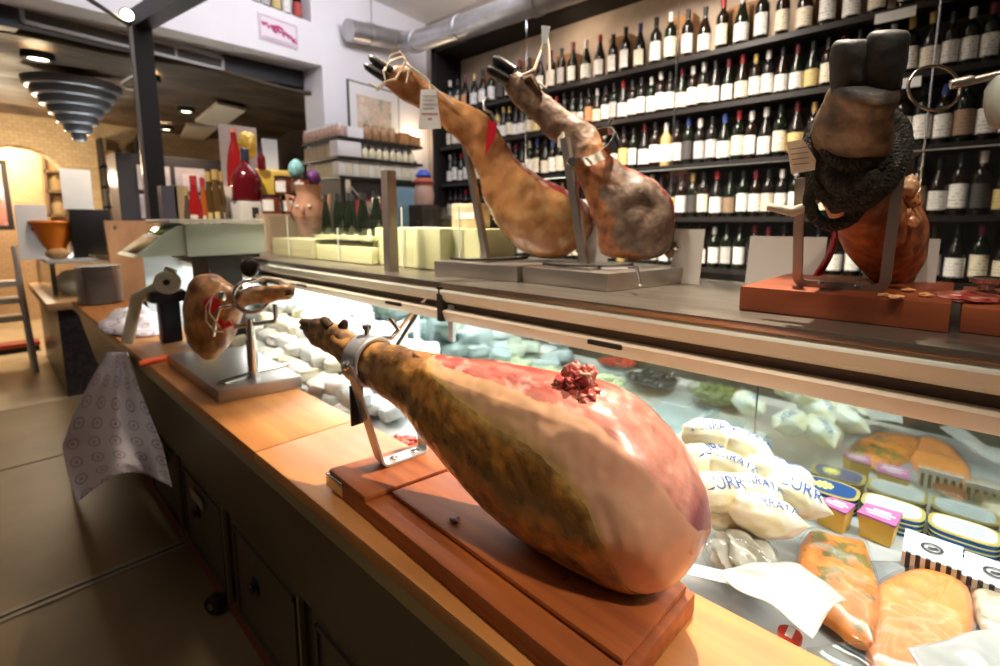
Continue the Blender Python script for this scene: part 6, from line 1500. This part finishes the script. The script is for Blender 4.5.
# pink face vase
p = atY(309, 214, YG-.25); 
fv = thing('face_vase', (p.x, YG-.25, ZT), 'pink terracotta face vase right of the preserve jars', 'vase')
MB().lathe([(.05, 0), (.055, .01), (.05, .06), (.062, .13), (.078, .19), (.075, .24), (.055, .28), (.06, .31), (.075, .335), (.07, .335), (.05, .3)], (p.x, YG-.25, ZT+.001), 28).build('body', mat('terracotta_pink', (.50, .26, .17), .6, var=.1), fv)
d2 = Vector((-fw[0], -fw[1], 0)).normalized(); cz = Vector((p.x, YG-.25, ZT+.21))
MB().blob(cz+d2*.078, (.012, .012, .024), 3).build('nose', MATS['terracotta_pink'], fv)
for s in (-1, 1):
    MB().blob(cz+d2*.072+rtv*.03*s+Vector((0, 0, .02)), (.010, .010, .007), 2).build('eye', mat('vase_white', (.8, .72, .66), .5), fv)
    MB().tube([cz+rtv*s*.07+Vector((0, 0, .06)), cz+rtv*s*.11+Vector((0, 0, .08)), cz+rtv*s*.10+Vector((0, 0, .0)), cz+rtv*s*.075+Vector((0, 0, -.01))], .010, 8).build('handle', MATS['terracotta_pink'], fv)
MB().blob(cz+d2*.073+Vector((0, 0, -.04)), (.016, .012, .006), 2).build('mouth', mat('vase_red', (.45, .10, .07), .5), fv)
# row of coloured bottles left of the plinth
cols = [(196, 176, (.34, .012, .012), 'bright red', 7.5), (205, 178, (.42, .10, .02), 'orange-red', 5), (211, 172, (.08, .045, .012), 'amber', 6), (218, 170, (.10, .055, .015), 'tall amber', 7), (188, 188, (.10, .07, .05), 'dark brown', 4), (224, 172, (.10, .06, .02), 'brown', 4)]
for px, pyt, c_, nm, w in cols:
    Y = YG+.05; p = atY(px, 216, Y); tp = atY(px, pyt, Y); k = p.dot(Vector(fw))/FP; H = tp.z-p.z
    t = thing('sauce_bottle', (p.x, Y, p.z), '%s sauce bottle in the row behind the scale' % nm, 'bottle', 'sauce bottles behind the scale')
    r = w*k*.85; z0 = ZT+.03
    H = tp.z-z0
    MB().lathe([(0, 0), (r*.95, 0), (r, .01), (r, H*.55), (r*.5, H*.78), (r*.42, H*.88)], (p.x, Y, z0), 18).build('body', mat('sauce_'+nm.replace(' ', '_'), c_, .15, coat=.4), t)
    MB().lathe([(r*.5, H*.87), (r*.5, H), (0, H)], (p.x, Y, z0), 14).build('cap', mat('cap_'+('red' if 'red' in nm else 'gold'), (.45, .03, .04)), t); t.location.z += 0
    MB().lathe([(r*1.01, H*.12), (r*1.01, H*.45)], (p.x, Y, z0), 10, arc=(-2.35-.8, -2.35+.8)).build('paper_label', LM_['yellow' if 'amber' in nm else 'cream'], t)
a = atY(184, 214, YG+.05); c = atY(228, 214, YG+.05)
tag(B((a.x-.06, YG-.02, ZT+.001), (c.x+.05, YG+.14, ZT+.0295), 'tray', BLACKM), 'dark tray under the coloured sauce bottles behind the scale', 'tray')
for px, w, c_, nm in ((170, 9, (.09, .085, .11), 'dark blue-grey'), (182, 7, (.42, .30, .17), 'tan')):
    a = atY(px-w/2-2, 216, YG+.3); c = atY(px+w/2+2, 186, YG+.3); tag(B((a.x, YG+.3, ZT+.001), (c.x, YG+.38, c.z), 'standing_book', mat('book_'+nm.replace(' ', '_'), c_, .5)), '%s upright book behind the scale, right of the black post' % nm, 'book')

# printed carton in the narrow clear box, dressed jar on a thin plinth by the jar shelves
a = onx(448, 224, 1.07); c = onx(481, 203, 1.07)
bz = onx(460, 229, 1.0).z+.001
t = thing('printed_carton', (1.1, (a.y+c.y)/2, bz), 'small tan carton with pale print in the narrow lime box, left of the amber ham', 'carton')
B((1.07, min(a.y, c.y)+.02, bz), (1.13, max(a.y, c.y)-.02, c.z), 'carton', mat('carton_tan', (.52, .36, .22), .6, var=.15, scale=20), t, bev=.002)
B((1.068, min(a.y, c.y)+.03, bz+.03), (1.07, max(a.y, c.y)-.04, bz+.05), 'pale_print', mat('pale_print', (.70, .66, .62), .6), t)
q = ony(424, 205, 3.3); qt = ony(424, 170, 3.3)
t = thing('dressed_bottle', (q.x, 3.3, q.z), 'small pink bottle dressed with a blue cap ribbon, right of the jar shelves', 'bottle'); H = qt.z-q.z
MB().lathe([(0, 0), (H*.26, 0), (H*.30, H*.3), (H*.24, H*.55), (H*.12, H*.66), (H*.1, H*.8)], (q.x, 3.3, q.z), 20).build('body', mat('pink_bottle', (.62, .40, .34), .4), t)
MB().lathe([(H*.2, H*.52), (H*.32, H*.66), (H*.22, H*.76)], (q.x, 3.3, q.z), 16, cap=False).build('red_collar', mat('collar_red', (.5, .12, .08), .5), t)
MB().lathe([(H*.2, H*.78), (H*.24, H*.84), (H*.1, H), (0, H)], (q.x, 3.3, q.z), 16).build('blue_cap', mat('cap_bright_blue', (.04, .10, .55), .4), t)
tag(B((q.x-.09, 3.21, ZF), (q.x+.09, 3.39, q.z-.001), 'plinth', mat('plinth_dark', (.06, .045, .04), .5)), 'narrow dark plinth under the blue-capped bottle', 'plinth')
# ================================================================ JAR ISLAND BY THE WHITE WALL
XI, YI = 1.965, 3.6
ZI = [.36, .511, .661]
isl = thing('jar_shelves', (2.4, 4.0, ZF), 'dark corner shelving stacked with jars and cartons in front of the white wall', 'shelves')
XI1 = 2.78; YI1 = 4.22; XL0 = XI
for k, z in enumerate(ZI):
    MB().prism([(XI, YI, z-.022), (XI1, YI, z-.022), (XI1, YI+.22, z-.022), (XI+.24, YI+.22, z-.022), (XI+.24, YI1, z-.022), (XI, YI1, z-.022)], (0, 0, .022)).build('shelf', SHM, isl, smooth=False)
MB().prism([(XI+.02, YI+.02, ZF), (XI1, YI+.02, ZF), (XI1, YI+.22, ZF), (XI+.24, YI+.22, ZF), (XI+.24, YI1, ZF), (XI+.02, YI1, ZF)], (0, 0, ZI[0]-.0225-ZF)).build('dark_base', mat('dark_base', (.03, .022, .018), .5), isl, smooth=False)
B((XI+.055, YI+.008, -.05), (XI+.10, YI+.019, ZI[0]-.03), 'steel_strip', STEELP, isl)
B((XI1-.28, YI+.008, -.05), (XI1-.05, YI+.019, .30), 'blue_pane', mat('blue_pane', (.25, .42, .55), .15), isl)
for x0, x1, z0, z1, m, lab, cat in ((XI+.14, XI+.38, .05, .18, mat('red_frame', (.5, .06, .06), .5), 'small red-framed picture on the dark base of the jar shelves', 'picture'), (XI+.42, XI+.53, .20, .29, mat('label_pale', (.60, .58, .72), .5), 'small pale notice on the dark base of the jar shelves', 'notice')):
    o = tag(B((x0, YI+.004, z0), (x1, YI+.0185, z1), 'notice_board', m), lab, cat)
    if 'red' in lab: B((x0+.02, YI+.001, z0+.02), (x1-.02, YI+.004, z1-.02), 'picture_sheet', mat('sheet_olive', (.45, .42, .28), .6), o)
jj = 0
CART = [mat('carton_cream', (.72, .66, .50), .5, var=.08, scale=20), mat('carton_pale', (.78, .74, .66), .5, var=.08, scale=20)]
# cartons on the lowest shelf
x = XI+.01; i = 0
while x < XI1-.07:
    i += 1; w = R.choice((.058, .075, .09)); tag(B((x, YI+.02, ZI[0]+.0005), (x+w, YI+.12, ZI[0]+.115+.008*(i % 3 == 0)), 'food_carton', CART[i % 2], bev=.002), 'cream food carton, %s from the corner on the lowest jar shelf' % ordn(i), 'carton', 'cartons on the lowest jar shelf'); x += w+.004
y = YI+.13; i = 0
while y < YI1-.07:
    i += 1; tag(B((XI+.02, y, ZI[0]+.0005), (XI+.12, y+.07, ZI[0]+.115), 'food_carton', mat('carton_ochre', (.60, .48, .28), .5), bev=.002), 'ochre food carton, %s from the corner on the lowest shelf\'s receding side' % ordn(i), 'carton', 'cartons on the receding lowest shelf'); y += .076
# jars on the middle shelf (two rows deep look)
tag(B((XI+.005, YI+.01, ZI[1]+.0005), (XI+.21, YI+.14, ZI[1]+.122), 'white_box', mat('box_white', (.74, .70, .70), .5), bev=.003), 'white square box at the corner of the middle jar shelf', 'box')
jp = jar_proto(.030, .092, mat('jar_cream', (.74, .66, .46), .3, coat=.3), mat('lid_cream', (.74, .70, .64), .4)); first = [True]
def smalljar(x, y, z, lab, grp):
    global jp
    if first[0]: first[0] = False; o = jp; o.location = (x, y, z)
    else: o = copy_tree(jp, (x, y, z))
    tag(o, lab, 'jar', grp)
for r in range(2):
    x = XI+.26+.03*r; i = 0
    while x < XI1-.03:
        i += 1; smalljar(x, YI+.05+.07*r, ZI[1]+.0005+.032*r, 'cream jar, %s from the white box in the %s row of the middle jar shelf' % (ordn(i), ('front', 'back')[r]), 'cream jars on the middle shelf'); x += .066
    if r == 0: tag(B((XI+.23, YI+.085, ZI[1]+.0005), (XI1-.005, YI+.16, ZI[1]+.032), 'jar_riser', SHM), 'dark riser under the back row of cream jars', 'riser')
for i in range(6):
    tag(B((XI+.02, YI+.17+i*.075, ZI[1]+.0005), (XI+.10, YI+.235+i*.075, ZI[1]+.105), 'food_carton', mat('carton_brown', (.40, .28, .18), .5, var=.3, scale=15)), 'brown carton, %s behind the white box on the receding middle shelf' % ordn(i+1), 'carton', 'brown cartons on the receding middle shelf')
# mixed jars on the top shelf
PINK = mat('jar_pinkish', (.58, .36, .28), .3, var=.3, scale=30); BRN = mat('jar_brownish', (.36, .20, .10), .3, var=.4, scale=30)
jt = [jar_proto(.034, .105, PINK, mat('lid_white', (.8, .78, .74))), jar_proto(.036, .125, BRN, mat('lid_gold', (.55, .4, .18)))]; fs_ = [True, True]
def topjar(k, x, y, lab, grp):
    if fs_[k]: fs_[k] = False; o = jt[k]; o.location = (x, y, ZI[2]+.0005)
    else: o = copy_tree(jt[k], (x, y, ZI[2]+.0005))
    tag(o, lab, 'jar', grp)
for i in range(9): topjar(0, XI+.05, YI+.06+i*.068, 'pinkish jar, %s from the corner on the receding top shelf' % ordn(i+1), 'pinkish jars on the receding top shelf')
tag(B((XI+.10, YI+.02, ZI[2]+.0005), (XI+.24, YI+.12, ZI[2]+.085), 'white_box', mat('box_white', (.74, .7, .7))), 'small white box on the top jar shelf near its corner', 'box')
for i in range(4): topjar(1, XI+.30+i*.08, YI+.07, 'brown jar, %s from the small white box on the top jar shelf' % ordn(i+1), 'brown jars on the top shelf')
for x0, x1, h, lab in ((.60, .70, .10, 'left brown basket-like carton on the right half of the top jar shelf'), (.71, .81, .09, 'right brown basket-like carton at the end of the top jar shelf')):
    tag(B((XI+x0, YI+.02, ZI[2]+.0005), (XI+x1-.004, YI+.15, ZI[2]+h), 'brown_carton', mat('carton_russet', (.40, .19, .07), .6, var=.3, scale=25), bev=.003), lab, 'carton', 'brown cartons on the top shelf')
# pictures, signs, duct, wall lamp
def wallpic(px0, py0, px1, py1): 
    u0, z1 = wl(px0, py0); u1, z0 = wl(px1, py1); return u0, u1, z0, z1
u0, u1, z0, z1 = wallpic(346, 79, 399, 152)
mp_ = thing('map_picture', wp((u0+u1)/2, z0), 'thin-framed old map hanging on the white wall above the jar shelves', 'picture')
wbox(u0, u1, z0, z1, -.02, -.001).build('frame', mat('frame_thin', (.06, .05, .05), .4), mp_, smooth=False)
wbox(u0+.015, u1-.015, z0+.015, z1-.015, -.024, -.0201).build('mount', mat('mount_white', (.80, .77, .76), .6), mp_, smooth=False)
m_, nt, N, L, bs = nodes_of('old_map'); tc = N.new('ShaderNodeTexCoord'); nz = N.new('ShaderNodeTexNoise'); nz.inputs['Scale'].default_value = 9; nz.inputs['Detail'].default_value = 8; L.new(tc.outputs['Object'], nz.inputs['Vector']); rp = N.new('ShaderNodeValToRGB'); e = rp.color_ramp.elements; e[0].position = .42; e[0].color = (.42, .40, .30, 1); e[1].position = .5; e[1].color = (.74, .60, .46, 1); e.new(.56).color = (.66, .45, .34, 1); e.new(.62).color = (.76, .64, .52, 1); L.new(nz.outputs['Fac'], rp.inputs[0]); L.new(rp.outputs[0], bs.inputs['Base Color'])
wbox(u0+.10, u1-.12, z0+.10, z1-.12, -.027, -.0241).build('map_sheet', m_, mp_, smooth=False)
u0, u1, z0, z1 = wallpic(257, 9, 298, 54)
sg = thing('pink_sign', wp((u0+u1)/2, z0), 'white square sign with a magenta flourish on the white wall above the opening', 'sign')
wbox(u0, u1, z0+.03, z1-.02, -.012, -.001).build('sign_sheet', mat('sign_white', (.76, .68, .74), .5), sg, smooth=False)
MAG = mat('magenta', (.52, .03, .16), .5); PKL = mat('sign_border', (.55, .36, .42), .5)
def su(a, b_): return wp(u0+(u1-u0)*a, z0+.03+(z1-z0-.05)*b_, -.014)
b = MB()
rows = [[(.08, .68), (.14, .55), (.10, .62), (.2, .66), (.24, .5), (.30, .64), (.36, .46), (.42, .40), (.46, .56), (.40, .60), (.38, .5)], [(.46, .62), (.52, .44), (.56, .56), (.62, .36), (.66, .52), (.62, .55)], [(.68, .50), (.76, .34), (.72, .5), (.80, .46), (.86, .26), (.92, .42), (.84, .36), (.94, .24)], [(.34, .62), (.5, .68), (.6, .6)]]
for r in rows: b.tube([su(*q) for q in r], .010, 6)
b.build('flourish', MAG, sg)
b = MB()
for p, q in (((.03, .92), (.97, .92)), ((.03, .06), (.97, .06)), ((.03, .06), (.03, .92)), ((.97, .06), (.97, .92)), ((.1, .14), (.9, .14))): b.tube([su(*p), su(*q)], .004, 5)
b.build('border', PKL, sg)
# duct
du = thing('air_duct', (3.1, 3.6, 1.9), 'silver corrugated air duct bending along the white wall to the wine rack', 'duct')
DM = mat('duct_silver', (.50, .49, .50), .35, .85, var=.12, scale=10)
e0 = onp(348, 30, wo-wv*.14, wv); e1 = onp(372, 35, wo-wv*.14, wv); e2 = onp(402, 41, wo-wv*.16, wv); 
zc = e2.z
x3 = 3.05
e3 = onx(430, 40, x3+.02); e4 = onx(500, 14, x3); e5 = onx(640, -36, x3)
path = [e0, e1, e2, (e2*.35+e3*.65), e4, e5]
path = [tuple(p) for p in resample([tuple(p) for p in path], 60)]
MB().tube(path, [.098*(1+.018*math.sin(i*2.2)) for i in range(60)], 18).build('pipe', DM, du)
for i in (4, 18, 30, 44): MB().tube([Vector(path[i-0]), Vector(path[i+1])], .106, 18).build('collar', mat('duct_collar', (.42, .41, .42), .4, .8), du)
MB().tube([Vector(e1)+Vector((0, 0, .1)), Vector(e1)+Vector((.0, 0, .9))], .006, 6).build('hanger', STEELD, du)
q = onp(417, 137, wo-wv*.10, wv)
wlm = thing('wall_lamp', q, 'small glowing wall lamp right of the jar shelves', 'lamp')
MB().blob(q, (.035, .035, .04), 3).build('bulb', mat('bulb_glow', (1, .78, .5), emit=25), wlm); MB().tube([q+Vector((0, 0, -.03)), q+wv*.09+Vector((0, 0, -.05))], .012, 8).build('arm', DARKB, wlm)
# ================================================================ LIGHT AND CAMERA
sc_ = bpy.context.scene
for o in list(C.objects):
    if o.parent is None: o.location.z += HC
W = bpy.data.worlds.new('room_dim'); sc_.world = W; W.use_nodes = True
W.node_tree.nodes['Background'].inputs[0].default_value = (1, .86, .74, 1); W.node_tree.nodes['Background'].inputs[1].default_value = .05
def light(name, kind, loc, tgt, energy, col, **k):
    l = bpy.data.lights.new(name, kind); l.energy = energy; l.color = col
    for a, v in k.items(): setattr(l, a, v)
    o = bpy.data.objects.new(name, l); C.objects.link(o); o.location = Vector(loc)+Vector((0, 0, HC))
    if tgt is not None: o.rotation_euler = (Vector(tgt)-Vector(loc)).to_track_quat('-Z', 'Y').to_euler()
    return o
WARM = (1, .80, .58); COOL = (.92, 1.0, .98)
# track spots (the hard warm light on the carved ham) and added fill spots
light('track_and_fill_spot', 'SPOT', (1.25, .38, 1.60), (.50, .55, -.34), 385, (1, .86, .68), spot_size=.66, spot_blend=.35, shadow_soft_size=.022)
light('track_and_fill_spot', 'SPOT', (.35, -1.0, 1.5), (.50, .28, -.33), 150, (1, .88, .72), spot_size=.36, spot_blend=.6, shadow_soft_size=.05)
light('track_and_fill_spot', 'SPOT', (1.35, 1.5, 1.75), (.52, 1.75, -.4), 110, (1, .80, .58), spot_size=.8, spot_blend=.6, shadow_soft_size=.05)
light('track_and_fill_spot', 'SPOT', (.25, 1.3, 1.6), (1.05, .78, .08), 90, (1, .90, .76), spot_size=.52, spot_blend=.7, shadow_soft_size=.08)
light('track_and_fill_spot', 'SPOT', (1.3, 3.2, 1.8), (.7, 3.2, -.3), 90, (1, .82, .62), spot_size=.9, spot_blend=.6, shadow_soft_size=.08)
light('track_and_fill_spot', 'SPOT', (.10, 2.0, 1.9), (1.05, 2.5, .0), 260, (1, .88, .72), spot_size=.75, spot_blend=.6, shadow_soft_size=.06)  # added spot to brighten the goods on the far case top
light('track_and_fill_spot', 'SPOT', (.15, 1.5, 1.9), (1.05, 1.6, -.05), 110, (1, .88, .72), spot_size=.6, spot_blend=.6, shadow_soft_size=.06)  # added spot to brighten the clear boxes and case top
light('track_and_fill_spot', 'SPOT', (.3, -.6, 1.8), (1.0, .12, .06), 70, (1, .86, .68), spot_size=.32, spot_blend=.6, shadow_soft_size=.05)  # added spot to lift the rope-tied ham
for y in (.1, .75, 1.5, 2.3): light('track_and_fill_spot', 'SPOT', (.12, y, 1.9), (.88, y+.02, -.16), 75, (1, .90, .76), spot_size=.36, spot_blend=.5, shadow_soft_size=.06)  # added spots that wash the rail front with light
# case tubes
light('case_tube', 'AREA', (.98, .05, ZT-.05), (.98, .05, -1), 8, COOL, shape='RECTANGLE', size=.06, size_y=1.8)
light('case_tube', 'AREA', (.98, 1.48, ZT-.05), (.98, 1.48, -1), 10, COOL, shape='RECTANGLE', size=.06, size_y=.95)
light('case_tube', 'AREA', (.98, 2.65, ZT-.05), (.98, 2.65, -1), 13, COOL, shape='RECTANGLE', size=.06, size_y=1.1)
# aisle lamps for the wine wall and white wall
light('aisle_lamp', 'AREA', (2.25, 1.5, 2.1), (3.4, 1.5, .45), 150, (1, .88, .74), shape='RECTANGLE', size=.3, size_y=4.4, spread=1.45)
light('rack_fill', 'AREA', (XS-.0, 2.5, 1.64), (XS+.4, 2.5, 1.2), 10, WARM, shape='RECTANGLE', size=.05, size_y=3)  # added fill for the upper rack, no visible strip here
light('wall_wash', 'AREA', (1.9, 2.6, 2.1), (1.9, 4.5, 1.5), 60, (.93, .93, 1), shape='RECTANGLE', size=2.5, size_y=.6)
light('wall_lamp_glow', 'POINT', tuple(q+Vector((0, 0, 0))-wv*.06), None, 4, (1, .75, .45), shadow_soft_size=.04)
light('staff_side_fill', 'AREA', (-.7, 1.4, 2.2), (-.5, 1.4, 0), 10, (1, .85, .7), shape='RECTANGLE', size=1.0, size_y=2.5)  # added soft fill for the cabinet front and floor
# back room
for x, y, e in ((.45, 5.6, 60), (1.7, 6.6, 45), (.6, 7.4, 60)): light('back_downlight', 'SPOT', (x, y, 1.1), (x, y, -1), e, (1, .78, .5), spot_size=2.2, spot_blend=.6, shadow_soft_size=.06)
light('alcove_lamp', 'POINT', (.2, YB+.6, 1.0), None, 110, (1, .82, .56), shadow_soft_size=.1)
light('brick_wash', 'POINT', (.3, YB-.9, .6), None, 60, (1, .80, .54), shadow_soft_size=.1)
light('goods_wash', 'POINT', (1.1, YB-1.0, .5), None, 22, (1, .82, .6), shadow_soft_size=.1)
light('rear_fill_spot', 'SPOT', (.9, 4.7, 1.15), (.75, 5.3, -.3), 60, (1, .85, .65), spot_size=1.3, spot_blend=.6, shadow_soft_size=.06)  # added spot to brighten the bowl and cards on the rear case
light('rear_case_tube', 'AREA', (1.0, 5.6, -.27), (1.0, 5.6, -1), 22, COOL, shape='RECTANGLE', size=1.2, size_y=.2)

cam = bpy.data.cameras.new('camera'); co = bpy.data.objects.new('camera', cam); C.objects.link(co)
cam.sensor_fit = 'HORIZONTAL'; cam.sensor_width = 36; cam.lens = FP/1000*36; cam.shift_x = -.005; cam.shift_y = -.044; cam.clip_start = .02; cam.clip_end = 60
M = Matrix((Vector(rt), Vector(up), -Vector(fw))).transposed().to_4x4(); M.translation = (0, 0, HC); co.matrix_world = M
cam.dof.use_dof = True; cam.dof.focus_distance = .60; cam.dof.aperture_fstop = 4.2; cam.dof.aperture_blades = 7
sc_.camera = co
vs_ = sc_.view_settings; vs_.view_transform = 'Standard'; vs_.look = 'None'; vs_.gamma = 1; vs_.exposure = 0; vs_.use_curve_mapping = False
